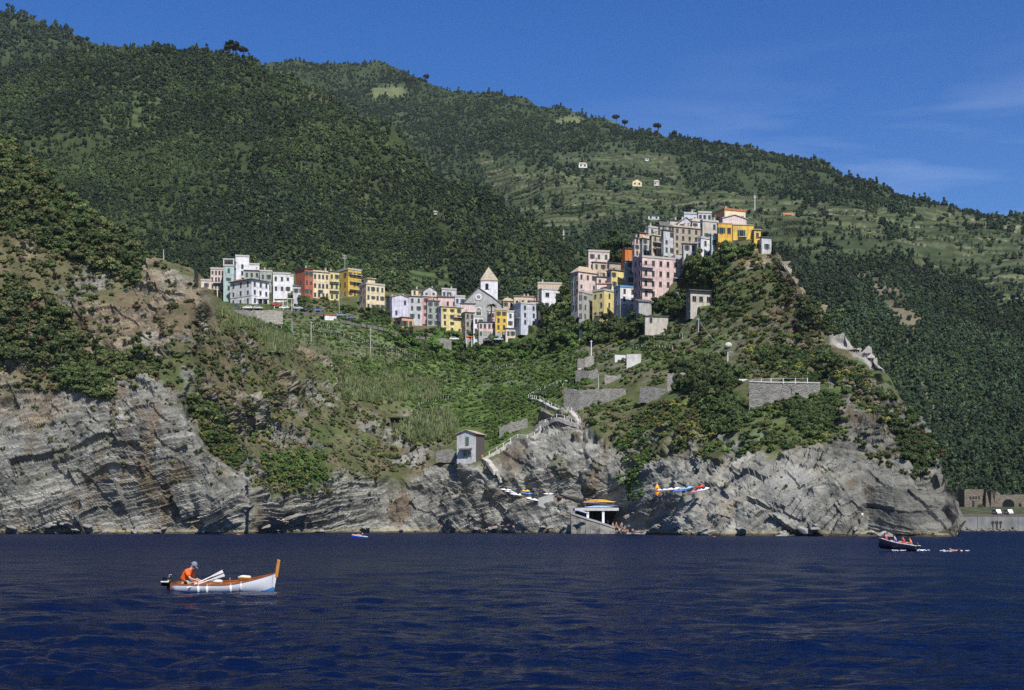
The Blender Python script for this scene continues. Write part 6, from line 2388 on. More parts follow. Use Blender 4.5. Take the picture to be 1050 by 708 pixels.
for (u0, v0, h0), (u1, v1, h1), lab in (((694.5, 318, 19), (717, 345, 17), "overhead cable from the wooden pole to the pole below the cottage"), ((717, 345, 17), (746, 386, 26), "overhead cable running down to the street lamp"),
                                        ((318.5, 353, 22), (380.5, 363, 27), "overhead cable between the two tall pale poles of the vineyard")):
    a, c = ground(u0, v0), ground(u1, v1)
    a.z += h0 / F * a.y - 0.4
    c.z += h1 / F * c.y - 0.4
    pts = [a.lerp(c, t) - Vector((0, 0, 1.3 * 4 * t * (1 - t))) - a for t in np.linspace(0, 1, 14)]
    b = MB()
    b.tube(pts, 0.035, 5)
    tag(b.build("overhead_cable", GREYP, None, loc=a), lab, "cable")

# ---- vine rows on their posts
def vine_row(label, p0, p1, n, h=1.5):
    P = [ground(p0[0] + (p1[0] - p0[0]) * t, p0[1] + (p1[1] - p0[1]) * t) for t in np.linspace(0, 1, n)]
    root = empty("vine_row", P[0])
    tag(root, label, "vine row", "vine rows on the terraces")
    for p in P:
        b = MB()
        b.box(-0.07, 0.07, -0.07, 0.07, -0.5, h + 0.35)
        o = b.build("post", CONC, root)
        o.location = p - P[0]
    rng = np.random.default_rng(int(p0[0] * 7 + p0[1]))
    m = n * 16
    t = rng.random(m)
    i = np.minimum((t * (n - 1)).astype(int), n - 2)
    f = t * (n - 1) - i
    A0 = np.array([tuple(p - P[0]) for p in P])
    C = A0[i] * (1 - f[:, None]) + A0[i + 1] * f[:, None]
    C += np.stack([rng.normal(size=m) * 0.12, rng.normal(size=m) * 0.2, 0.3 + h * rng.random(m)], 1)
    a = rng.normal(size=(m, 3))
    a /= np.linalg.norm(a, axis=1)[:, None]
    b_ = np.cross(a, rng.normal(size=(m, 3)))
    b_ /= np.linalg.norm(b_, axis=1)[:, None]
    me = quads_mesh("vine_leaves", C, a * 0.26, b_ * 0.22, 0.7 + 0.6 * rng.random(m), [LEAF])
    o = link(bpy.data.objects.new("foliage", me), root)
    o["tint"] = (0.07, 0.115, 0.03)


for p0, p1, n, lab in (((318, 343), (352, 347), 20, "left half of the long vine row under the road"), ((353, 347.5), (398, 358), 24, "right half of the long vine row, curving down the slope"),
                       ((322, 336), (346, 339.5), 13, "short vine row just below the red-roofed shed"), ((398, 359), (430, 369), 16, "vine row at the right end of the terraces"),
                       ((270, 337), (296, 340), 12, "vine row on the uppermost terrace at the left"), ((430, 415), (482, 405), 22, "row of white vine posts across the green bowl"),
                       ((480, 388), (520, 380), 18, "vine row slanting up the green bowl"), ((655, 352), (700, 349), 18, "vine row on the slope below the pink block"),
                       ((650, 360), (690, 362), 16, "vine row nearest the white concrete wall")):
    vine_row(lab, p0, p1, n)

# ---- palm by the church
g_ = W(503.7, 322, 596)
root = empty("palm_tree", g_)
tag(root, "palm tree with drooping fronds in front of the church", "palm tree")
b = MB()
b.tube([(0, 0, -3), (0.1, 0, 1.5), (0.05, 0, 3.4)], [0.32, 0.26, 0.24], 8)
b.build("trunk", BARK, root)
V_, F_ = [], []
for k in range(26):
    t = k * 2.4
    up = 0.2 + 0.9 * ((k * 7) % 26) / 26
    L = 2.9
    prev = None
    for s_ in range(6):
        f = s_ / 5
        rr = L * f * math.cos(up * (1 - 0.5 * f))
        z = 3.4 + L * f * math.sin(up) - 1.9 * f * f
        c = np.array((0.05 + rr * math.cos(t), rr * math.sin(t), z))
        sd = np.array((-math.sin(t), math.cos(t), -0.3)) * (0.34 * math.sin(math.pi * min(1, 0.15 + f * 0.85)) + 0.03)
        V_ += [c - sd, c + sd]
        if prev is not None:
            b0 = len(V_) - 4
            F_.append((b0, b0 + 1, b0 + 3, b0 + 2))
        prev = c
me = np_mesh("palm_fronds", np.array(V_), np.array(F_), False, [LEAF])
at_ = me.attributes.new("leafv", 'FLOAT_COLOR', 'FACE')
at_.data.foreach_set("color", np.ones(len(F_) * 4, np.float32))
o = link(bpy.data.objects.new("crown", me), root)
o["tint"] = (0.06, 0.085, 0.03)

# ---- lone pines standing up from the ridges
for u, v, s, ly, lab in ((232, 64, 4.8, hill1, "left of the clump of pines standing up from the wooded ridge"), (238, 65, 5.4, hill1, "tallest of the clump of pines standing up from the wooded ridge"), (246, 67, 4.2, hill1, "right of the clump of pines standing up from the wooded ridge"),
                         (632, 127, 6.5, hill2, "flat-topped pine on the far ridge beside the pale clearing"), (641, 130, 5.5, hill2, "second flat-topped pine on the far ridge just right of the clearing"),
                         (671, 142, 6.5, hill2, "lone umbrella pine breaking the far skyline"), (690, 145, 5.0, hill2, "low umbrella pine right of the lone one on the far skyline"), (436, 90, 6, hill2, "dark pine on the rounded far summit's right shoulder")):
    p = ly.pt(u, v)
    root = empty("pine_tree", p - Vector((0, 0, 0.5)), u)
    root.scale = (s, s, s)
    tag(root, lab, "pine tree", "lone pines on the ridges")
    c = link(bpy.data.objects.new("crown", PINEC[int(u) % 3]), root)
    c["tint"] = (0.02, 0.036, 0.018)
    link(bpy.data.objects.new("trunk", PTRUNKS[int(u) % 2]), root)

# ================================================================= RAILWAY EMBANKMENT on the right
EY = 520.0
x0_, x1_ = (940 - CX) / F * EY, (1190 - CX) / F * EY
zt_ = CAMZ + (HZ - 529) / F * EY
b = MB()
for i in range(12):
    xa, xb = x0_ + (x1_ - x0_) * i / 12, x0_ + (x1_ - x0_) * (i + 1) / 12 - 0.15
    b.box(xa, xb, EY, EY + 1.2, -2, zt_)
b.box(x0_, x1_, EY + 0.3, EY + 1.19, -2, zt_ - 0.01)
sw = b.build("sea_wall", plain("stained_sea_wall_concrete", (0.19, 0.195, 0.19), 0.9, 0.35, 0.25), None)
tag(sw, "long grey concrete sea wall below the railway at the right edge", "wall")
b = MB()
b.box(x0_, x1_, EY - 0.2, EY + 1.4, zt_ + 0.003, zt_ + 0.35)
b.build("coping", plain("rusty_coping", (0.24, 0.14, 0.10), 0.9, 0.2, 1), sw)
for px in (1018, 1022, 1026):
    x = (px - CX) / F * EY
    b = MB()
    b.tube([(x, EY - 0.12, zt_ - 2.6), (x, EY + 0.02, zt_ - 2.6)], 0.62, 12)
    b.box(x - 0.25, x + 0.25, EY - 0.06, EY + 0.02, 0.6, zt_ - 2.9)
    b.build("drain", plain("dark_drain", (0.035, 0.033, 0.03), 0.9, 0.2, 3), sw)
b = MB()
N_ = 40
emb_v = []
for j, (yy, zz) in enumerate(((EY + 1.2, zt_ - 0.3), (EY + 6, zt_ + 0.2), (EY + 28, zt_ + 3.6), (EY + 36, zt_ + 3.8), (EY + 120, zt_ + 4.2))):
    for i in range(N_):
        x = x0_ - 20 + (x1_ - x0_ + 60) * i / (N_ - 1)
        emb_v.append((x * yy / EY, yy, zz + (0.5 * float(perlin(x * 0.12, yy * 0.1, 0.3)) if j in (1, 2) else 0)))
fa_ = [(j * N_ + i, j * N_ + i + 1, (j + 1) * N_ + i + 1, (j + 1) * N_ + i) for j in range(4) for i in range(N_ - 1)]
me = np_mesh("embankment_slope", np.array(emb_v), np.array(fa_), True, [plain("embankment_turf", (0.048, 0.058, 0.026), 0.95, 0.5, 0.3)])
tag(link(bpy.data.objects.new("embankment_slope", me)), kind="structure")
RUIN = masonry("old_brown_masonry", (0.11, 0.095, 0.075), (0.21, 0.18, 0.145), 1.6)


def flat_prism(b, pts, y0, y1):
    b.face([(x, y0, z) for x, z in pts])
    b.face([(x, y1, z) for x, z in pts][::-1])
    for i in range(len(pts)):
        (xa, za), (xb, zb) = pts[i], pts[(i + 1) % len(pts)]
        b.face([(xa, y0, za), (xa, y1, za), (xb, y1, zb), (xb, y0, zb)])


RY = 556.0
k_ = RY / F
def rp(px, py):
    return ((px - CX) * k_, CAMZ + (HZ - py) * k_)
b = MB()
flat_prism(b, [rp(989, 522), rp(1008.5, 522), rp(1008.5, 502), rp(989, 502)], RY, RY + 8)
o = b.build("ruined_building", RUIN)
tag(o, "roofless brown masonry building beside the railway with a row of small dark openings", "ruin")
for px in (995, 998, 1001, 1004):
    x, z = rp(px, 510.5)
    b = MB()
    b.box(x - 0.35, x + 0.35, RY - 0.06, RY + 0.1, z - 0.6, z + 0.5)
    b.build("window", GLASS, o)
x, z = rp(998, 517)
b = MB()
b.box(x - 0.5, x + 0.5, RY - 0.06, RY + 0.1, z - 1.2, z + 1.3)
b.build("door", GLASS, o)
for i, (pa, pm, pb, pt_, lab) in enumerate(((1009, 1009.5, 1014, 503, "leftmost triangular masonry buttress right of the ruined building"), (1014.2, 1015, 1019.5, 503.5, "right-hand triangular masonry buttress beside the tunnel wall"))):
    b = MB()
    flat_prism(b, [rp(pa, 522), rp(pb, 522), rp(pm, pt_)], RY - 2, RY + 6)
    tag(b.build("buttress", RUIN), lab, "buttress", "buttresses by the railway")
b = MB()
flat_prism(b, [rp(1020, 522), rp(1190, 522), rp(1190, 506), rp(1026, 507.5), rp(1022.5, 503.5), rp(1020, 508)], RY, RY + 6)
o = b.build("tunnel_wall", RUIN)
tag(o, "brown stone portal wall of the railway tunnel at the right edge", "wall")
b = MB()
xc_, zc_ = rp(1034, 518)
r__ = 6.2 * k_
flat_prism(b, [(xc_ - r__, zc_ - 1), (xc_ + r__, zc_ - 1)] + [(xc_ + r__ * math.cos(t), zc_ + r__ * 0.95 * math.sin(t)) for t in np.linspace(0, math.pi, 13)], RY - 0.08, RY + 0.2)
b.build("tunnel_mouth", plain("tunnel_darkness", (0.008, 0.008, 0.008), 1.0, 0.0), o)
for px, lab in ((1022, "white van parked on the embankment above the sea wall"), (1034, "pale van parked on the embankment at the very right edge")):
    p = W(px, 528, EY + 8)
    p.z = zt_ + 0.5
    root = empty("parked_van", p, -1.45)
    tag(root, lab, "van")
    b = MB()
    flat_prism(b, [(-2.3, 0.4), (2.3, 0.4), (2.35, 1.0), (1.7, 1.15), (1.2, 1.95), (-2.25, 2.0), (-2.35, 1.0)], -0.9, 0.9)
    b.build("body", WHITEP, root)
    b = MB()
    b.box(-1.9, 1.0, -0.92, -0.895, 1.2, 1.75)
    b.build("window", GLASS, root)
    for x in (-1.4, 1.4):
        for s in (-0.78, 0.78):
            b = MB()
            b.tube([(x, s - 0.14, 0.36), (x, s + 0.14, 0.36)], 0.36, 10)
            b.build("wheel", TYRE, root)
# rocks along the foot of the sea wall
def rock_mesh(seed):
    rng = np.random.default_rng(seed)
    b = MB()
    bmesh.ops.create_icosphere(b.bm, subdivisions=2, radius=1)
    for v in b.bm.verts:
        n = v.co.normalized()
        k = 1 + 0.5 * float(perlin(n.x * 1.2 + seed * 3.1, n.y * 1.2, n.z * 1.2))
        v.co = Vector((n.x * k, n.y * k * 0.8, n.z * k * 0.65))
    return b.mesh("boulder", plain("dark_boulder", (0.16, 0.15, 0.13), 0.95, 0.35, 1.5))


RK = [rock_mesh(i) for i in range(5)]
for i in range(70):
    px = 968 + 75 * random.random()
    yy = EY - 1.0 - 6 * random.random()
    o = bpy.data.objects.new("boulder", RK[i % 5])
    o.location = ((px - CX) / F * yy, yy, random.uniform(-0.4, 0.5) + (0.5 if yy > EY - 3 else 0))
    s = random.uniform(0.5, 1.1)
    o.scale = (s, s, s)
    o.rotation_euler = (random.random() * 0.5, random.random() * 0.5, random.random() * 6)
    link(o)
    tag(o, "dark boulder heaped against the foot of the sea wall", "boulder", "boulders along the sea wall")
# fallen blocks at the foot of the cliffs
SR = [rock_mesh(20 + i) for i in range(4)]
for m_ in SR:
    m_.materials[0] = plain("shore_boulder", (0.23, 0.225, 0.21), 0.95, 0.35, 1.2)
for i in range(60):
    u = 258 + 700 * random.random() if i % 4 else random.uniform(10, 256)
    v = 546.5 - 6 * random.random() ** 2
    p = ground(u, v)
    o = bpy.data.objects.new("shore_boulder", SR[i % 4])
    s = random.uniform(0.5, 1.5)
    o.location = p - Vector((0, 0.4, 0.1 * s))
    o.scale = (s * 1.4, s, s * 0.8)
    o.rotation_euler = (random.uniform(-.3, .3), random.uniform(-.4, .2), random.random() * 6)
    link(o)
    w = "under the left headland" if u < 257 else "along the cove" if u < 580 else "under the promontory"
    tag(o, "grey fallen block lying at the waterline " + w, "boulder", "fallen blocks " + w)

# ================================================================= THE LANDING
LY = 358.0
def lp_(px, py, Y=LY):
    return W(px, py, Y)
a_ = lp_(589.5, 522.3)
wd = (634.5 - 589.5) / F * LY
root = empty("boat_platform", a_)
tag(root, "concrete boat platform on white pillars over a dark boat cave", "platform")
b = MB()
b.box(0, wd, 0, 12, -0.4, 0.35)
b.build("deck", CONC, root)
for px, h in ((602.8, 2.7), (618.7, 3.2)):
    x = (px - 589.5) / F * LY
    b = MB()
    b.box(x - 0.3, x + 0.3, 0.3, 0.9, -h - 2, -0.402)
    b.build("pillar", WHITEP, root)
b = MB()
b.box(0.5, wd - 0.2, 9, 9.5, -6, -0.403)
b.build("back_wall", plain("cave_shade_rock", (0.02, 0.02, 0.02), 1.0, 0.2), root)  # shade of the cave painted as a near-black back wall
SLIP = plain("slipway_concrete", (0.42, 0.415, 0.39), 0.9, 0.2, 0.6)
P_ = [W(u, v, yy) for u, v, yy in ((585, 526, 361), (594, 529.5, 360), (603, 533, 359), (613, 536.5, 358), (622, 539.5, 357), (630, 542.5, 356))]
zs_ = [W(u, v, p.y).z for (u, v), p in zip(((585, 525.5), (594, 528.5), (603, 531.5), (613, 534.5), (622, 537.5), (630, 540.5)), P_)]
b = MB()
for i in range(5):
    p0, p1 = P_[i] - P_[0], P_[i + 1] - P_[0]
    z0, z1 = zs_[i] - P_[0].z, zs_[i + 1] - P_[0].z
    b.hexa([(p0.x, p0.y - 2.2, z0 - 0.5), (p1.x, p1.y - 2.2, z1 - 0.5), (p1.x, p1.y + 2, z1 - 0.5), (p0.x, p0.y + 2, z0 - 0.5),
            (p0.x, p0.y - 2.2, z0), (p1.x, p1.y - 2.2, z1), (p1.x, p1.y + 2, z1), (p0.x, p0.y + 2, z0)])
o = b.build("slipway", SLIP, None, loc=P_[0])
b = MB()
p0, p1 = P_[0] - P_[0], P_[5] - P_[0]
for i in range(9):
    qa, qb = p0.lerp(p1, i / 9), p0.lerp(p1, (i + 1) / 9)
    za, zb_ = zs_[0] + (zs_[5] - zs_[0]) * i / 9 - P_[0].z - 0.503, zs_[0] + (zs_[5] - zs_[0]) * (i + 1) / 9 - P_[0].z - 0.503
    k1, k2 = 1.0 + 1.4 * random.random(), 1.0 + 1.4 * random.random()
    b.hexa([(qa.x, qa.y - 2 - k1, -P_[0].z - 1), (qb.x, qb.y - 2 - k2, -P_[0].z - 1), (qb.x, qb.y + 1.5, -P_[0].z - 1), (qa.x, qa.y + 1.5, -P_[0].z - 1),
            (qa.x, qa.y - 1.9, za), (qb.x, qb.y - 1.9, zb_), (qb.x, qb.y + 1.5, zb_), (qa.x, qa.y + 1.5, za)])
b.build("footing", masonry("rough_rock_footing", (0.09, 0.088, 0.08), (0.24, 0.23, 0.20), 0.7), o)
tag(o, "sloping concrete slipway running down past the white pillars to the crowd", "slipway")
o = stone_wall("pale plain side wall of the ramp beside the blue boats", [(552, 517), (560, 520), (567.5, 522)], [1.6, 3.2, 3.9], SLIP, name="ramp_wall", t=3.5, deep=1.5)


# ---- kayaks, boards and small boats drawn up on land
def kayak_mesh(L, B, H, mat, deckm=None, name="kayak"):
    b = MB()
    n, m = 13, 10
    rings = []
    for i in range(n):
        t = -1 + 2 * i / (n - 1)
        w = B / 2 * max(0.03, (1 - abs(t) ** 2.2))
        h = H / 2 * max(0.12, (1 - abs(t) ** 3))
        up = 0.16 * H * 4 * max(0, abs(t) - 0.4) ** 2
        rings.append([b.bm.verts.new((t * L / 2, w * math.cos(a), up + h * (1 + math.sin(a)))) for a in [2 * math.pi * k / m for k in range(m)]])
    for i in range(n - 1):
        for k in range(m):
            f = b.bm.faces.new((rings[i][k], rings[i + 1][k], rings[i + 1][(k + 1) % m], rings[i][(k + 1) % m]))
            f.material_index = 1 if k < m / 2 and deckm else 0
    b.bm.faces.new(rings[0])
    b.bm.faces.new(rings[-1][::-1])
    return b.mesh(name, [mat, deckm or mat], True)


def craft(label, name, pc, Lpx, Y, col, deck=None, rz=0.0, pitch=0.0, roll=0.0, B=0.75, H=0.4, up=False):
    mat = plain("hull_plastic", col, 0.4, 0.06, 2, 0.4)
    dm = plain("hull_plastic", deck, 0.4, 0.06, 2, 0.4) if deck else None
    L = Lpx / F * Y
    me = kayak_mesh(L, B, H, mat, dm, name)
    o = link(bpy.data.objects.new(name, me))
    o.location = pc
    o.rotation_euler = (roll, pitch, rz)
    tag(o, label, name.replace("_", " "))
    cm = MB()
    cm.tube([(0, 0, H * 0.9), (0, 0, H * 1.06)], [B * 0.34, B * 0.36], 12)
    link(bpy.data.objects.new("cockpit", cm.mesh("cockpit", plain("dark_cockpit", (0.03, 0.03, 0.03), 0.7, 0.1))), o)
    return o


YEL, ORA, BLU, WHI, LBL, REDK = (0.78, 0.50, 0.03), (0.82, 0.26, 0.02), (0.03, 0.10, 0.42), (0.78, 0.78, 0.78), (0.22, 0.42, 0.66), (0.70, 0.06, 0.03)
dz = 0.36
for lab, px, py, L, Y, c, d, rz in (
        ("long white kayak at the front edge of the boat platform", 614, 520.6, 30, 359, WHI, LBL, 0.02),
        ("dark blue kayak at the right end of the boat platform", 625, 519.6, 20, 361, BLU, None, 0.03),
        ("blue kayak behind the white one on the boat platform", 616, 519.6, 20, 361.5, LBL, BLU, -0.02),
        ("yellow kayak lying uppermost across the boat platform's rack", 620, 515.4, 24, 364, YEL, None, -0.12),
        ("orange kayak beside the uppermost yellow one on the platform", 613, 514.0, 24, 365.5, ORA, YEL, 0.10),
        ("white and red kayak at the left of the stack on the platform", 606, 515.6, 18, 364, WHI, REDK, 0.12),
        ("dark kayak in the middle of the platform stack", 613, 517.3, 22, 363, (0.05, 0.05, 0.06), None, 0.0)):
    craft(lab, "kayak", lp_(px, py, Y), L, Y, c, d, rz)
b = MB()
pr = lp_(600, 519.6, 366)
for x in (0, 3.5, 7.5):
    b.box(x, x + 0.12, 0, 0.12, -0.6, 1.4)
b.box(-0.3, 8.2, 0.0, 0.12, 0.55, 0.65)
b.box(-0.3, 8.2, 0.0, 0.12, 1.30, 1.42)
tag(b.build("kayak_rack", WOODP, None, loc=pr), "wooden rack behind the stacked kayaks on the boat platform", "rack")
for lab, nm, px, py, L, Y, c, d, rz, pit in (
        ("pale board lying highest on the rocks at the left of the boats", "surfboard", 519, 502, 13, 388, WHI, None, 0.05, 0.10),
        ("white board just below the highest one on the rocks", "surfboard", 523, 504.2, 12, 387, (0.60, 0.64, 0.74), None, 0.05, 0.14),
        ("long dark blue rowing boat drawn up on the rocks left of the ramp", "rowing_boat", 531, 507.6, 17, 386, BLU, WHI, 0.05, 0.12),
        ("second blue boat drawn up just right of the long dark blue one", "rowing_boat", 541, 506.5, 13, 387, (0.05, 0.14, 0.5), None, 0.0, 0.05),
        ("light blue boat lying lowest beside the grey ramp", "rowing_boat", 545.5, 512.3, 15, 383, LBL, WHI, 0.05, 0.22),
        ("yellow and white boat among the blue ones above the ramp", "rowing_boat", 539, 503.8, 9, 389, WHI, YEL, 0.0, 0.0),
        ("thin white board lying along the top of the ramp", "surfboard", 562.5, 506.3, 11, 388, WHI, None, 0.0, 0.0),
        ("lilac white board lying right behind the upright orange kayak", "surfboard", 679, 502.2, 13, 336, (0.66, 0.64, 0.74), None, 0.03, -0.06),
        ("long white kayak on the cliff ledge right of the orange one", "kayak", 691, 502.0, 18, 334, WHI, (0.75, 0.66, 0.62), 0.0, -0.10),
        ("blue kayak on the cliff ledge under the white ones", "kayak", 697, 503.6, 16, 333, (0.08, 0.17, 0.52), None, 0.0, -0.14),
        ("white and blue striped kayak in the middle of the cliff ledge", "kayak", 704, 501.2, 16, 333, WHI, LBL, 0.0, -0.18),
        ("black kayak wedged between the white ones on the cliff ledge", "kayak", 710, 502.6, 14, 332, (0.03, 0.03, 0.035), None, 0.0, -0.22),
        ("red kayak leaning on the white ones at the right of the cliff ledge", "kayak", 718, 499.4, 10, 331, REDK, None, 0.0, -0.30),
        ("stubby white kayak at the right end of the cliff ledge", "kayak", 722, 502.4, 12, 330, WHI, None, 0.0, -0.30),
        ("white kayak with a pink stripe second from the right on the cliff ledge", "kayak", 714, 504.2, 13, 331, WHI, (0.62, 0.25, 0.30), 0.0, -0.20)):
    g_ = ground(px, py + 1.2)
    p = W(px, py + 0.6, g_.y - (1.8 if px > 600 else 1.2))
    craft(lab, nm, p, L, g_.y, c, d, rz, pit, 0.45, B=1.15 if nm != "surfboard" else 0.9, H=0.62 if nm != "surfboard" else 0.3)
g_ = ground(669, 506)
o = craft("bright orange kayak standing upright at the left of the cliff ledge", "kayak", g_ + Vector((0, -0.7, 1.55)), 13, g_.y, (0.85, 0.33, 0.02), None, math.pi / 2, math.pi / 2, 0, B=1.25, H=0.4)
o.rotation_euler = (0, math.radians(-84), math.radians(90))
g_ = ground(549.5, 508.5)
o = craft("white board standing upright among the blue boats", "surfboard", g_ + Vector((0, -0.5, 1.2)), 9.5, g_.y, (0.80, 0.76, 0.76), None, 0, 0, 0, B=1.0, H=0.2)
o.rotation_euler = (0, math.radians(-82), math.radians(90))
for px, py, L, Y, c, lab in ((598, 526.3, 13, 357, (0.62, 0.66, 0.72), "pale rowing boat lying on the slipway under the platform"),):
    craft(lab, "rowing_boat", lp_(px, py, 355), L, Y, c, (0.3, 0.4, 0.55), 0.05, 0.32, 0, B=1.2, H=0.55)
# ================================================================= PEOPLE
def skin_mesh(name, joints, edges, mat, root=0, sub=1, extra=None):
    """one continuous body grown over a skeleton: joints = (point, radius)"""
    me = bpy.data.meshes.new(name)
    me.from_pydata([j[0] for j in joints], edges, [])
    o = bpy.data.objects.new(name, me)
    COL.objects.link(o)
    md = o.modifiers.new("skin", 'SKIN')
    md.use_smooth_shade = True
    if not me.skin_vertices:
        me.skin_vertices.new() if hasattr(me.skin_vertices, "new") else None
    sv = me.skin_vertices[0].data
    for i, j in enumerate(joints):
        r = j[1]
        sv[i].radius = (r, r) if not isinstance(r, tuple) else r
        sv[i].use_root = (i == root)
    ss = o.modifiers.new("sub", 'SUBSURF')
    ss.levels = sub
    ss.render_levels = sub
    dg = bpy.context.evaluated_depsgraph_get()
    me2 = bpy.data.meshes.new_from_object(o.evaluated_get(dg))
    me2.name = name
    bpy.data.objects.remove(o)
    bpy.data.meshes.remove(me)
    me2.materials.clear()
    me2.materials.append(mat)
    if extra is not None:
        bm = bmesh.new()
        bm.from_mesh(me2)
        extra(bm)
        for f in bm.faces:
            f.smooth = True
        bm.to_mesh(me2)
        bm.free()
    return me2


SKIN = plain("tanned_skin", (0.50, 0.27, 0.18), 0.6, 0.08, 6)
SKIN2 = plain("fair_skin", (0.68, 0.44, 0.34), 0.6, 0.08, 6)
HAIR = plain("dark_hair", (0.025, 0.018, 0.012), 0.7, 0.2, 8)


def cloth(c):
    return plain("cloth", c, 0.85, 0.1, 6)


def figure(pose, fingers=True, face=True, skin=SKIN, shirt=None, shorts=(0.1, 0.1, 0.12), hair=True, cap=None, parent=None, sub=1, bulk=1.0):
    """pose: dict of joints; returns the body mesh object with hair and clothes as children. Facing +x, left is +y."""
    P = {k: Vector(v) for k, v in pose.items()}
    J, E, ix = [], [], {}

    def add(k, p, r, par=None):
        ix[k] = len(J)
        J.append((tuple(p), r))
        if par is not None:
            E.append((ix[par], ix[k]))
    add("pelvis", P["pelvis"], (0.125, 0.11))
    add("waist", P["waist"], (0.115, 0.10), "pelvis")
    add("chest", P["chest"], (0.145, 0.115), "waist")
    add("neck", P["neck"], 0.058, "chest")
    hd = (P["head"] - P["neck"])
    add("jaw", P["neck"] + hd * 0.45, 0.062, "neck")
    add("skull", P["head"], (0.088, 0.098), "jaw")
    add("crown", P["head"] + hd.normalized() * 0.10, 0.055, "skull")
    for s in ("l", "r"):
        add("sh" + s, P["sh" + s], 0.062, "chest")
        add("el" + s, P["el" + s], 0.043, "sh" + s)
        add("wr" + s, P["wr" + s], 0.030, "el" + s)
        d = (P["wr" + s] - P["el" + s]).normalized()
        d = (P["hd" + s] - P["wr" + s]).normalized() if ("hd" + s) in P else d
        palm = P["wr" + s] + d * 0.055
        add("pa" + s, palm, (0.036, 0.022), "wr" + s)
        if fingers:
            side = d.cross(Vector((0, 0, 1)))
            side = side.normalized() if side.length > 0.1 else Vector((0, 1, 0))
            dn = side.cross(d).normalized()
            if dn.z > 0:
                dn = -dn
            for k, (off, L) in enumerate(((-0.030, 0.075), (-0.010, 0.085), (0.010, 0.080), (0.028, 0.062))):
                b0 = palm + d * 0.02 + side * off
                add("f%d%s" % (k, s), b0, 0.010, "pa" + s)
                add("g%d%s" % (k, s), b0 + d * L * 0.5 + dn * 0.012, 0.0085, "f%d%s" % (k, s))
                add("h%d%s" % (k, s), b0 + d * L * 0.8 + dn * 0.045, 0.007, "g%d%s" % (k, s))
            t0 = P["wr" + s] + d * 0.035 + side * 0.03 * (-1 if s == "l" else 1)
            add("t0" + s, t0, 0.011, "pa" + s)
            add("t1" + s, t0 + d * 0.035 + side * 0.025 * (-1 if s == "l" else 1) + dn * 0.02, 0.009, "t0" + s)
        add("hp" + s, P["hp" + s], 0.092, "pelvis")
        add("kn" + s, P["kn" + s], 0.058, "hp" + s)
        mid = P["kn" + s].lerp(P["an" + s], 0.35)
        add("ca" + s, mid, 0.056, "kn" + s)
        add("an" + s, P["an" + s], 0.036, "ca" + s)
        add("to" + s, P["to" + s], (0.038, 0.026), "an" + s)
    fwd = Vector(pose.get("look", (1, 0, -0.1))).normalized()
    up = hd.normalized()
    right = fwd.cross(up).normalized()
    fwd = up.cross(right).normalized()

    def extra(bm):
        if not face:
            return
        c = P["head"]

        def blob(p, r, seg=8):
            m = Matrix.Translation(p) @ Matrix.Diagonal((*r, 1))
            bmesh.ops.create_uvsphere(bm, u_segments=seg, v_segments=6, radius=1, matrix=m)
        blob(c + fwd * 0.098 - up * 0.015, (0.018, 0.013, 0.026))          # nose
        blob(c + fwd * 0.088 - up * 0.060, (0.012, 0.024, 0.009))          # mouth
        blob(c + fwd * 0.072 - up * 0.090, (0.024, 0.028, 0.020))          # chin
        for s in (-1, 1):
            blob(c + right * 0.086 * s - up * 0.01 - fwd * 0.005, (0.020, 0.010, 0.030))   # ears
            blob(c + fwd * 0.088 + right * 0.033 * s + up * 0.022, (0.012, 0.018, 0.007))  # brows
    me = skin_mesh("person_body", J, E, skin, 0, sub, extra)
    o = bpy.data.objects.new("person", me)
    link(o, parent)
    if face:
        b = MB()
        for s in (-1, 1):
            b.ball(P["head"] + fwd * 0.090 + right * 0.033 * s + up * 0.006, (0.010, 0.010, 0.008), 8, 6)
        b.build("eyes", plain("eye", (0.03, 0.02, 0.015), 0.3, 0.0), o, True)

    def cap_mesh(r0, z0, mat, nm, brim):
        b = MB()
        n, m = 14, 6
        rings = []
        for i in range(m):
            a = (math.pi / 2) * i / (m - 1) * 0.98
            rings.append([b.bm.verts.new(P["head"] + up * (z0 + r0[2] * math.sin(a)) + (fwd * r0[0] * math.cos(t) + right * r0[1] * math.sin(t)) * math.cos(a))
                          for t in [2 * math.pi * k / n for k in range(n)]])
        for i in range(m - 1):
            for k in range(n):
                b.bm.faces.new((rings[i][k], rings[i][(k + 1) % n], rings[i + 1][(k + 1) % n], rings[i + 1][k]))
        b.bm.faces.new(rings[-1])
        if brim:
            q = P["head"] + up * z0
            b.hexa([q + fwd * 0.07 - right * 0.075 - up * .004, q + fwd * 0.19 - right * 0.05 - up * 0.03, q + fwd * 0.19 + right * 0.05 - up * 0.03, q + fwd * 0.07 + right * 0.075 - up * .004,
                    q + fwd * 0.07 - right * 0.075 + up * 0.01, q + fwd * 0.19 - right * 0.05 - up * 0.018, q + fwd * 0.19 + right * 0.05 - up * 0.018, q + fwd * 0.07 + right * 0.075 + up * 0.01])
        return b.build(nm, mat, o, True)
    if hair:
        h = cap_mesh((0.106, 0.099, 0.118), 0.012, HAIR, "hair", False)
    if cap:
        cap_mesh((0.118, 0.110, 0.122), 0.028, cloth(cap), "cap", True)
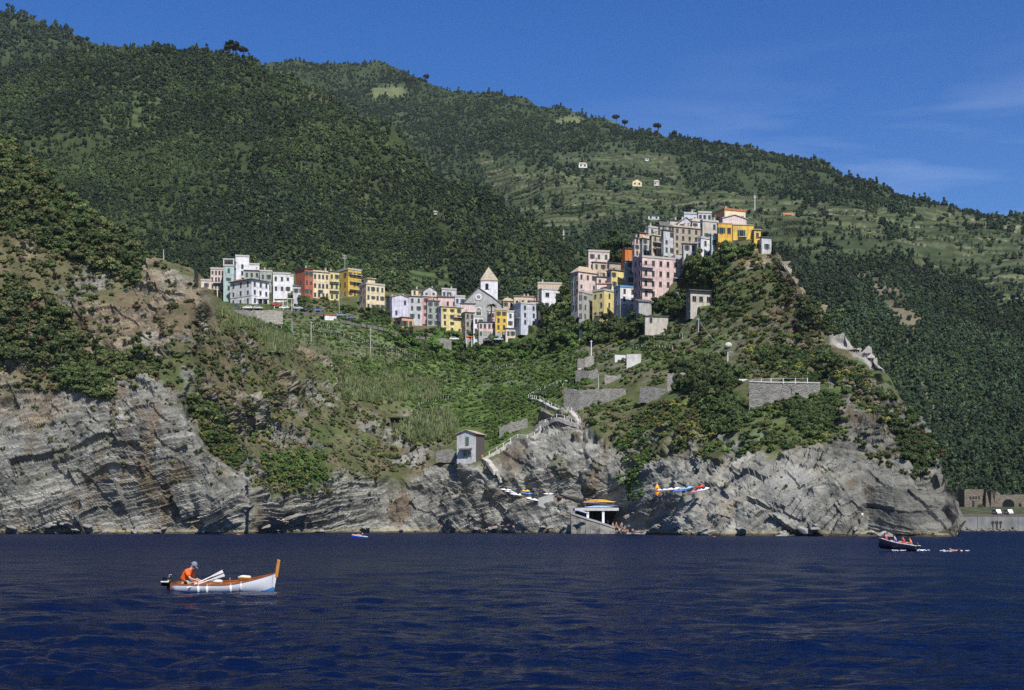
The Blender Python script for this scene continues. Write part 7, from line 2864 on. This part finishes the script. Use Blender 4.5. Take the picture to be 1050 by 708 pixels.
    if shirt:
        JJ = [(P["pelvis"].lerp(P["waist"], 0.1), (0.150 * bulk, 0.135 * bulk)), (P["waist"], (0.150 * bulk, 0.130 * bulk)), (P["chest"], (0.172 * bulk, 0.140 * bulk)), (P["neck"].lerp(P["chest"], 0.3), 0.085),
              (P["shl"], 0.084 * bulk), (P["shl"].lerp(P["ell"], 0.75), 0.072 * bulk), (P["shr"], 0.084 * bulk), (P["shr"].lerp(P["elr"], 0.75), 0.072 * bulk)]
        me = skin_mesh("shirt", [(tuple(p), r) for p, r in JJ], [(0, 1), (1, 2), (2, 3), (2, 4), (4, 5), (2, 6), (6, 7)], cloth(shirt), 0, sub)
        link(bpy.data.objects.new("shirt", me), o)
    if shorts:
        t = 0.78 if shirt else 0.28
        JJ = [(P["pelvis"].lerp(P["waist"], 0.35), (0.138, 0.122)), (P["pelvis"], (0.146, 0.128)), (P["hpl"], 0.110), (P["hpl"].lerp(P["knl"], t), 0.088), (P["hpr"], 0.110), (P["hpr"].lerp(P["knr"], t), 0.088)]
        me = skin_mesh("shorts", [(tuple(p), r) for p, r in JJ], [(0, 1), (1, 2), (2, 3), (1, 4), (4, 5)], cloth(shorts), 1, sub)
        link(bpy.data.objects.new("shorts", me), o)
    return o


SIT = dict(pelvis=(0, 0, 0.12), waist=(-0.01, 0, 0.30), chest=(0.05, 0, 0.49), neck=(0.10, 0, 0.64), head=(0.15, 0, 0.80),
           shl=(0.05, 0.19, 0.55), ell=(0.16, 0.24, 0.30), wrl=(0.38, 0.16, 0.34), shr=(0.05, -0.19, 0.55), elr=(0.16, -0.24, 0.30), wrr=(0.38, -0.16, 0.34),
           hpl=(0.04, 0.10, 0.10), knl=(0.42, 0.15, 0.42), anl=(0.60, 0.14, 0.06), tol=(0.74, 0.15, 0.04), hpr=(0.04, -0.10, 0.10), knr=(0.42, -0.15, 0.42), anr=(0.60, -0.14, 0.06), tor=(0.74, -0.15, 0.04), look=(1, 0, -0.1))
LIE = dict(pelvis=(0, 0, 0.12), waist=(-0.19, 0, 0.12), chest=(-0.39, 0, 0.15), neck=(-0.56, 0, 0.19), head=(-0.70, 0, 0.23),
           shl=(-0.44, 0.19, 0.14), ell=(-0.20, 0.30, 0.08), wrl=(0.02, 0.34, 0.06), shr=(-0.44, -0.19, 0.14), elr=(-0.66, -0.36, 0.10), wrr=(-0.80, -0.16, 0.12),
           hpl=(0.06, 0.10, 0.11), knl=(0.46, 0.13, 0.30), anl=(0.80, 0.13, 0.05), tol=(0.88, 0.14, 0.14), hpr=(0.06, -0.10, 0.11), knr=(0.48, -0.13, 0.10), anr=(0.88, -0.14, 0.06), tor=(0.96, -0.15, 0.16), look=(0.1, 0, 1))
STAND = dict(pelvis=(0, 0, 0.93), waist=(0.0, 0, 1.10), chest=(0.0, 0, 1.30), neck=(0.01, 0, 1.48), head=(0.03, 0, 1.63),
             shl=(0, 0.19, 1.39), ell=(-0.02, 0.26, 1.12), wrl=(0.10, 0.26, 0.88), shr=(0, -0.19, 1.39), elr=(-0.02, -0.26, 1.12), wrr=(0.10, -0.26, 0.88),
             hpl=(0, 0.09, 0.90), knl=(0.03, 0.11, 0.48), anl=(-0.02, 0.12, 0.08), tol=(0.13, 0.14, 0.03), hpr=(0, -0.09, 0.90), knr=(-0.02, -0.11, 0.48), anr=(-0.06, -0.12, 0.08), tor=(0.09, -0.14, 0.03), look=(1, 0, -0.1))

POSES = {"sitting": SIT, "lying": LIE, "standing": STAND}
PROTO = {}
SWIM = {"red": (0.62, 0.05, 0.04), "blue": (0.05, 0.12, 0.42), "white": (0.75, 0.75, 0.75), "black": (0.02, 0.02, 0.025), "orange": (0.75, 0.22, 0.03), "pink": (0.70, 0.30, 0.34)}


def bather(pose, colour, top, loc, rz, label, group=None, big=1.0):
    key = (pose, colour, top)
    if key not in PROTO:
        o = figure(POSES[pose], fingers=True, face=True, skin=SKIN2 if len(PROTO) % 2 else SKIN, shirt=SWIM[colour] if top else None, shorts=SWIM[colour] if not top else (0.06, 0.07, 0.1))
        PROTO[key] = o
    else:
        src = PROTO[key]
        o = src.copy()
        link(o)
        for ch in src.children:
            c = ch.copy()
            link(c, o)
    o.location = loc
    o.rotation_euler = (0, 0, rz)
    o.scale = (big, big, big)
    for k in list(o.keys()):
        del o[k]
    tag(o, label, "person", group)
    return o


PE = random.Random(4)
SPOTS = [
    # u, v, pose, colour, top, place
    (266, 543, "lying", "orange", 0, "on the flat rock right of the left headland"),
    (287.5, 536, "sitting", "white", 1, "left of the trio on the slanting slab"), (289.5, 537.5, "sitting", "orange", 0, "in the middle of the trio on the slanting slab"), (293, 537, "lying", "red", 0, "right of the trio on the slanting slab"),
    (317.5, 533, "sitting", "red", 0, "on the cove rocks beside the slanting slab"), (320, 534, "sitting", "blue", 0, "on the cove rocks beside the slanting slab"),
    (419, 533, "sitting", "pink", 0, "on the rocks left of the cove's centre"), (424, 541.5, "lying", "blue", 0, "near the water at the centre of the cove"),
    (449.5, 538, "sitting", "red", 0, "on the rocks below the small grey house"), (453, 540, "lying", "blue", 0, "on the rocks below the small grey house"), (486, 537, "sitting", "pink", 0, "on the strata right of the small grey house"),
    (501, 545, "lying", "red", 0, "at the water's edge left of the slipway"), (506.5, 544.5, "sitting", "orange", 0, "at the water's edge left of the slipway"), (514, 543, "sitting", "blue", 0, "at the water's edge left of the slipway"),
    (518.5, 544.5, "lying", "white", 0, "at the water's edge left of the slipway"), (524.5, 544, "lying", "pink", 0, "at the water's edge left of the slipway"), (529.5, 545.5, "sitting", "red", 0, "at the water's edge left of the slipway"),
    (579.5, 530, "sitting", "red", 0, "on the rock step under the slipway"), (585, 534.5, "sitting", "orange", 0, "on the rock step under the slipway"), (591, 534, "standing", "red", 0, "on the rock step under the slipway"),
    (529, 491, "standing", "orange", 0, "on the rocks above the drawn-up boats"),
    (568.5, 515, "standing", "white", 0, "at the top of the slipway"), (580.5, 521, "standing", "pink", 0, "beside the left end of the boat platform"),
    (494, 470.5, "standing", "orange", 1, "by the right-hand wall of the small grey house"), (461, 470, "sitting", "white", 1, "by the rubble wall left of the small grey house"),
    (602, 371.5, "standing", "black", 1, "at the ragged terrace wall beside the white pole"), (621, 368, "standing", "blue", 1, "left of the white concrete wall"),
    (574.5, 421, "standing", "blue", 1, "on the upper footpath at the big grey wall"), (577, 405, "standing", "black", 1, "on the path at the end of the big grey wall"),
    (882, 532, "standing", "white", 1, "on the bare rocks under the right-hand ridge"),
    (639, 544.5, "sitting", "red", 0, "on the shelf right of the bathing crowd"), (644, 543.5, "sitting", "orange", 0, "on the shelf right of the bathing crowd"), (649, 545.5, "lying", "white", 0, "on the shelf right of the bathing crowd"),
]
for _ in range(26):
    SPOTS.append((612 + 25 * PE.random() ** 1.1, 534.5 + 11 * PE.random(), PE.choice(["sitting", "sitting", "standing", "lying"]), PE.choice(["red", "white", "red", "black", "orange", "pink"]), 0, "in the crowd under the boat platform"))
for u, v, ps, c, tp, pl in SPOTS:
    g_ = ground(u, v)
    lab = "person in %s %s %s %s" % (c, "top" if tp else "swimwear", ps, pl)
    bather(ps, c, tp, (g_.x, g_.y - 0.9, g_.z + (0.30 if ps != "standing" else 0.1)), PE.uniform(-2.6, -0.5), lab, "people " + pl, 1.0)

# ================================================================= BOATS
VARN = plain("varnished_wood", (0.26, 0.085, 0.022), 0.35, 0.25, 3, 0.5)
VARN2 = plain("bright_varnished_wood", (0.55, 0.22, 0.05), 0.4, 0.15, 4, 0.5)
HULLW = plain("white_hull_paint", (0.80, 0.81, 0.84), 0.35, 0.05, 1.5, 0.4)
ANTIF = plain("light_blue_antifouling", (0.10, 0.30, 0.62), 0.5, 0.08, 2)
BLACKP = plain("black_cowling", (0.012, 0.012, 0.014), 0.35, 0.1, 3, 0.5)


def hull(L, bm_, bt, s0, sm, s1, keel, mats, root, inner=True, rake=0.22, rail=0.06, stem_h=0.0):
    """outside: white above, painted below; inside planking; gunwale rail"""
    n, m = 26, 9
    xs = [L * (i / (n - 1)) ** 0.92 for i in range(n)]

    def half(x):
        t = x / L
        w = bt + (bm_ - bt) * math.sin(min(1, t / 0.5) * math.pi / 2) if t < 0.5 else bm_ * math.sqrt(max(0, 1 - ((t - 0.5) / 0.5) ** 2.3))
        return max(0.012, w)

    def sheer(x):
        t = x / L
        return s0 + (sm - s0) * 2 * t if t < 0.5 else sm + (s1 - sm) * ((t - 0.5) / 0.5) ** 1.7

    def kz(x):
        t = x / L
        return keel + 0.05 * (1 - t) + (0.02 if t < 0.93 else 0.02 + (t - 0.93) * 2.0)

    def sect(x, inset, drop):
        w, zs, zk = half(x) - inset, sheer(x) - drop, kz(x) + inset * 1.5
        w = max(w, 0.004)
        out = []
        for k in range(m):
            a = (math.pi / 2) * k / (m - 1)
            sharp = 0.55 + 0.6 * max(0, x / L - 0.45)
            out.append((w * math.cos(a) ** sharp if k < m - 1 else 0.0, zs - (zs - zk) * math.sin(a) ** 1.15))
        return out
    b = MB()
    R = []
    for x in xs:
        sc = sect(x, 0, 0)
        ring = [(x + rake * max(0, x / L - 0.75) * 4 * (z - keel) * 0.55, y, z) for y, z in sc] + [(x + rake * max(0, x / L - 0.75) * 4 * (z - keel) * 0.55, -y, z) for y, z in sc[-2::-1]]
        R.append([b.bm.verts.new(p) for p in ring])
    for i in range(n - 1):
        for k in range(len(R[0]) - 1):
            f = b.bm.faces.new((R[i][k], R[i + 1][k], R[i + 1][k + 1], R[i][k + 1]))
            zc = sum(v.co.z for v in f.verts) / 4
            xc = sum(v.co.x for v in f.verts) / 4
            f.material_index = 1 if zc < -0.12 + (0.16 if xc > 0.88 * L else 0) else 0
    b.bm.faces.new(R[0])
    hl = b.build("hull", mats[:2], root, True)
    # inside
    b = MB()
    R = []
    for x in [0.05 + (L - 0.12) * i / (n - 1) for i in range(n)]:
        sc = sect(x, 0.045, 0.004)
        sc = [(y, max(z, 0.02)) for y, z in sc]
        rk = rake * max(0, x / L - 0.75) * 4
        R.append([b.bm.verts.new((x + rk * (z - keel) * 0.55, y, z)) for y, z in sc] + [b.bm.verts.new((x + rk * (z - keel) * 0.55, -y, z)) for y, z in sc[-2::-1]])
    for i in range(n - 1):
        for k in range(len(R[0]) - 1):
            b.bm.faces.new((R[i][k], R[i][k + 1], R[i + 1][k + 1], R[i + 1][k]))
    b.bm.faces.new(R[0][::-1])
    b.build("planking", mats[2], root, True)
    # gunwale
    for s in (-1, 1):
        b = MB()
        pr = None
        for x in xs:
            rk = rake * max(0, x / L - 0.75) * 4 * (sheer(x) - keel) * 0.55
            c = (x + rk, s * (half(x) + 0.012), sheer(x))
            cc = (x + rk, s * max(0.0, half(x) - rail), sheer(x))
            q = [b.bm.verts.new(p) for p in ((c[0], c[1], c[2] - 0.015), (c[0], c[1], c[2] + 0.022), (cc[0], cc[1], cc[2] + 0.022), (cc[0], cc[1], cc[2] - 0.015))]
            if pr:
                for k in range(4):
                    b.bm.faces.new((pr[k], q[k], q[(k + 1) % 4], pr[(k + 1) % 4]))
            else:
                b.bm.faces.new(q)
            pr = q
        b.bm.faces.new(pr[::-1])
        b.build("gunwale", mats[3], root)
    return half, sheer


def outboard(root, x, z, s=1.0):
    b = MB()
    b.box(x - 0.50 * s, x - 0.06, -0.15 * s, 0.15 * s, z + 0.02, z + 0.30 * s)
    b.box(x - 0.46 * s, x - 0.10, -0.13 * s, 0.13 * s, z + 0.301 * s, z + 0.36 * s)
    bmesh.ops.bevel(b.bm, geom=b.bm.edges[:], offset=0.035 * s, segments=2, affect='EDGES')
    mo = b.build("outboard_motor", BLACKP, root, True)
    b = MB()
    b.box(x - 0.30 * s, x - 0.14 * s, -0.05, 0.05, z - 0.55, z + 0.04)
    b.box(x - 0.09, x + 0.06, -0.10, 0.10, z - 0.15, z + 0.05)
    b.build("shaft", BLACKP, mo)
    b = MB()
    b.box(x - 0.503 * s, x - 0.20 * s, -0.156 * s, 0.156 * s, z + 0.17 * s, z + 0.215 * s)
    b.build("stripe", WHITEP, mo)
    b = MB()
    b.tube([(x - 0.08, 0.02, z + 0.18), (x + 0.22, 0.05, z + 0.24), (x + 0.40, 0.06, z + 0.23)], [0.022, 0.02, 0.024], 7)
    b.build("tiller", BLACKP, mo)
    b = MB()
    b.tube([(x - 0.22 * s, 0, z + 0.36 * s), (x - 0.22 * s, 0.0, z + 0.44 * s), (x - 0.12 * s, 0, z + 0.44 * s)], 0.015, 6)
    b.build("handle", GREYP, mo)


BY, BK = 48.0, 0.92
root = empty("wooden_boat", ((179.5 - CX) / F * BY, BY, 0.07), math.radians(-2))
root.rotation_euler = (math.radians(4.0), math.radians(0.3), math.radians(-2))
tag(root, "white wooden fishing boat with varnished inside and tall stem post, nearest boat in the bay", "boat")
root.scale = (BK, BK, BK)
half, sheer = hull(3.78, 0.70, 0.48, 0.20, 0.22, 0.62, -0.30, [HULLW, ANTIF, VARN, VARN], root)
b = MB()
b.box(-0.05, 0.0, -0.49, 0.49, -0.1, 0.24)
b.build("transom", VARN, root)
b = MB()
b.hexa([(3.84, -0.04, 0.45), (3.96, -0.035, 0.45), (3.96, 0.035, 0.45), (3.84, 0.04, 0.45), (3.95, -0.04, 1.14), (4.06, -0.03, 1.10), (4.06, 0.03, 1.10), (3.95, 0.04, 1.14)])
bmesh.ops.bevel(b.bm, geom=b.bm.edges[:], offset=0.012, segments=1, affect='EDGES')
b.build("stem_post", VARN2, root)
b = MB()
b.tube([(3.70, 0, -0.18), (3.80, 0, 0.05), (3.88, 0, 0.46), (3.93, 0, 0.70)], 0.028, 6)
b.build("stem_band", HULLW, root)
for x in (0.34, 1.30, 2.25):
    b = MB()
    w = half(x) - 0.06
    b.box(x - 0.13, x + 0.13, -w, w, sheer(x) - 0.12, sheer(x) - 0.08)
    b.build("thwart", VARN2, root)
b = MB()
for k in range(5):
    b.box(2.75 + 0.14 * k, 2.87 + 0.14 * k, -half(2.8 + 0.14 * k) + 0.05, half(2.8 + 0.14 * k) - 0.05, sheer(2.8) - 0.06, sheer(2.8) - 0.04)
b.build("foredeck", VARN2, root)
b = MB()
for k in range(6):
    b.box(0.3, 3.0, -0.42 + 0.142 * k, -0.42 + 0.142 * k + 0.12, 0.03, 0.05)
b.build("floorboards", VARN2, root)
for x in (1.05, 1.95):
    for s in (-1, 1):
        b = MB()
        b.tube([(x, s * (half(x) - 0.02), sheer(x) + 0.02), (x, s * (half(x) - 0.02), sheer(x) + 0.13)], 0.02, 6)
        b.build("thole_pin", VARN2, root)
for x in (1.08, 1.42, 2.32, 2.70):
    b = MB()
    zf = sheer(x) - 0.05
    b.tube([(x, -half(x) - 0.06, zf), (x, -half(x) - 0.065, zf - 0.04), (x, -half(x) - 0.05, zf - 0.20), (x, -half(x) - 0.04, zf - 0.24)], [0.03, 0.055, 0.055, 0.03] if x != 2.70 else [.02, .03, .03, .02], 9)
    f_ = b.build("fender", WHITEP, root, True)
    b = MB()
    b.tube([(x, -half(x) - 0.06, zf), (x, -half(x) + 0.03, zf + 0.09)], 0.008, 5)
    b.build("rope", WHITEP, f_)
outboard(root, 0.0, 0.08, 1.0)
for k, (p0, p1) in enumerate((((0.70, -0.50, 0.13), (1.82, 0.10, 0.66)), ((0.72, -0.62, 0.12), (1.95, -0.18, 0.55)))):
    a, c = Vector(p0), Vector(p1)
    d = (c - a).normalized()
    b = MB()
    b.tube([a - d * 0.1, a + d * 0.9, c - d * 0.42], [0.022, 0.022, 0.024], 7)
    sd = d.cross(Vector((0, 1, 0.2))).normalized()
    e0, e1 = c - d * 0.45, c
    yv = Vector((0, 0.012, 0.0))
    b.hexa([e0 - sd * .03 - yv, e1 - sd * .06 - yv, e1 + sd * .06 - yv, e0 + sd * .03 - yv, e0 - sd * .03 + yv, e1 - sd * .06 + yv, e1 + sd * .06 + yv, e0 + sd * .03 + yv])
    o = b.build("oar", plain("pale_oar", (0.68, 0.68, 0.67), 0.6, 0.08, 4))
    o.matrix_world = Matrix.Translation(root.location) @ root.rotation_euler.to_matrix().to_4x4() @ Matrix.Scale(BK, 4)
    tag(o, ("pale oar with its blade raised, the farther one in the wooden boat", "pale oar nearest the viewer, propped in the wooden boat")[k], "oar", "oars in the wooden boat")
# bundles lying in the boat
for (x, y, z, rr, c, lab) in ((1.55, 0.2, 0.25, (0.22, 0.16, 0.09), (0.62, 0.60, 0.54), "pale folded sail cloth lying amidships in the wooden boat"), (2.62, 0.25, 0.42, (0.25, 0.12, 0.07), (0.70, 0.60, 0.42), "straw-coloured rope bundle near the bow of the wooden boat")):
    b = MB()
    b.ball((0, 0, 0), rr, 14, 8)
    for v in b.bm.verts:
        v.co *= 1 + 0.25 * float(perlin(v.co.x * 9, v.co.y * 9, v.co.z * 9))
    o = b.build("bundle", cloth(c), None, True)
    o.location = root.location + root.rotation_euler.to_matrix() @ (Vector((x, y, z)) * BK)
    tag(o, lab, "bundle")

MAN = dict(pelvis=(0, 0, 0.11), waist=(0.05, 0, 0.27), chest=(0.16, 0, 0.45), neck=(0.27, 0, 0.575), head=(0.355, 0, 0.69),
           shl=(0.17, 0.185, 0.50), ell=(0.30, 0.24, 0.25), wrl=(0.52, 0.14, 0.18), shr=(0.17, -0.185, 0.50), elr=(0.31, -0.24, 0.25), wrr=(0.54, -0.13, 0.17),
           hpl=(0.05, 0.10, 0.09), knl=(0.46, 0.14, 0.13), anl=(0.50, 0.13, -0.14), tol=(0.64, 0.14, -0.15), hpr=(0.05, -0.10, 0.09), knr=(0.46, -0.14, 0.13), anr=(0.50, -0.13, -0.14), tor=(0.64, -0.14, -0.15), look=(1, -0.12, -0.45))
o = figure(MAN, True, True, SKIN, (0.80, 0.13, 0.022), (0.34, 0.33, 0.28), True, (0.17, 0.20, 0.27), None, 2, 1.28)
o.location = root.location + root.rotation_euler.to_matrix() @ (Vector((0.33, 0.02, 0.11)) * BK)
o.rotation_euler = (0, 0, math.radians(-6))
o.scale = (1.02, 1.02, 1.02)
tag(o, "man in an orange shirt and grey cap hunched in the stern of the wooden boat", "person")

# ---- motor dinghy on the right
DY = 121.0
NAVY = plain("navy_hull_paint", (0.012, 0.014, 0.035), 0.4, 0.1, 2, 0.4)
dr = empty("motor_dinghy", ((938 - CX) / F * DY, DY, 0.12))
dr.rotation_euler = (math.radians(-3), math.radians(-7), math.radians(180))
tag(dr, "dark-hulled motor dinghy with a white rim, bow lifted, crossing at the right", "boat")
h2, s2 = hull(3.2, 0.72, 0.58, 0.36, 0.42, 0.66, -0.30, [NAVY, NAVY, HULLW, HULLW], dr, rail=0.12)
for x in (0.9, 1.9):
    b = MB()
    b.box(x - 0.14, x + 0.14, -h2(x) + 0.08, h2(x) - 0.08, 0.20, 0.25)
    b.build("thwart", HULLW, dr)
outboard(dr, 0.0, 0.22, 0.9)
Md = dr.rotation_euler.to_matrix()
for (x, y, z, ps, c, tp, rz, lab) in ((2.55, 0, 0.30, "sitting", "red", 1, 3.0, "person in a red top sitting in the lifted bow of the motor dinghy"),
                                      (1.75, 0.1, 0.22, "sitting", "blue", 1, 2.8, "person in a blue top sitting amidships in the motor dinghy"),
                                      (0.95, -0.2, 0.22, "sitting", "red", 1, 3.4, "person in a red top sitting second from the stern of the motor dinghy"),
                                      (0.42, 0.2, 0.22, "sitting", "orange", 1, 3.1, "person in an orange top sitting in the stern of the motor dinghy")):
    p = dr.location + Md @ Vector((x, y, z))
    bather(ps, c, tp, p, rz, lab, None, 0.95)

# ---- little blue boat by the cove
BY2 = 238.0
br = empty("small_boat", ((361 - CX) / F * BY2, BY2, 0.0))
br.rotation_euler = (math.radians(5), math.radians(4), 0)
tag(br, "small bright blue boat with a white deck drifting off the cove", "boat")
BR_BLUE = plain("bright_blue_hull", (0.02, 0.07, 0.55), 0.4, 0.08, 2, 0.4)
h3, s3 = hull(2.7, 0.55, 0.50, 0.62, 0.50, 0.42, -0.15, [BR_BLUE, BR_BLUE, HULLW, HULLW], br, rail=0.25)
b = MB()
b.box(0.9, 1.2, -0.45, 0.45, 0.18, 0.24)
b.build("thwart", HULLW, br)
bather("lying", "orange", 0, br.location + Vector((0.75, 0, 0.42)), 0.2, "person in orange swimwear lying back in the small blue boat")
bather("sitting", "black", 1, br.location + Vector((1.9, 0.0, 0.12)), 3.3, "person in a dark top sitting at the right of the small blue boat")

# ---- swimmers and their wash
for px, py, lab in ((978.5, 566, "swimmer's head in the water right of the motor dinghy"), (245, 548.5, "swimmer close under the left headland"), (732, 551.0, "swimmer near the foot of the promontory")):
    Y = CAMZ * F / (py - HZ)
    pose = {k: (Vector(v) if k != "look" else v) for k, v in LIE.items()}
    o = bather("lying", "white", 0, ((px - CX) / F * Y, Y, -0.05), PE.uniform(0, 6), lab, "swimmers in the bay")

FOAM = plain("foam_white", (0.75, 0.77, 0.80), 0.9, 0.1, 3)
def foam(label, cx_, cy_, pts, seed, thin=0.05):
    rng = random.Random(seed)
    b = MB()
    for x, y, r in pts:
        for k in range(7):
            xx, yy = x + rng.gauss(0, r * 0.8), y + rng.gauss(0, r * 0.8)
            rr = r * rng.uniform(0.15, 0.5)
            m_ = Matrix.Translation((xx, yy, 0.07 + rng.uniform(-0.04, 0.05))) @ Matrix.Diagonal((rr * 1.6, rr, rr * 0.35, 1))
            bmesh.ops.create_icosphere(b.bm, subdivisions=1, radius=1, matrix=m_)
    o = b.build("foam", FOAM, None, True, loc=(cx_, cy_, 0))
    tag(o, label, "foam", kind="stuff")


foam("white bow wave and wake of the motor dinghy", (930 - CX) / F * DY, DY - 0.8, [(-1.4, -0.3, .22), (-0.8, -0.1, .25), (1.0, 0.2, .28), (1.7, 0.6, .16)], 1)
foam("little splash round the swimmer at the right", (978.5 - CX) / F * 117, 117.2, [(-0.6, 0, .3), (0.3, 0, .25), (1.3, 0.4, .15)], 2)
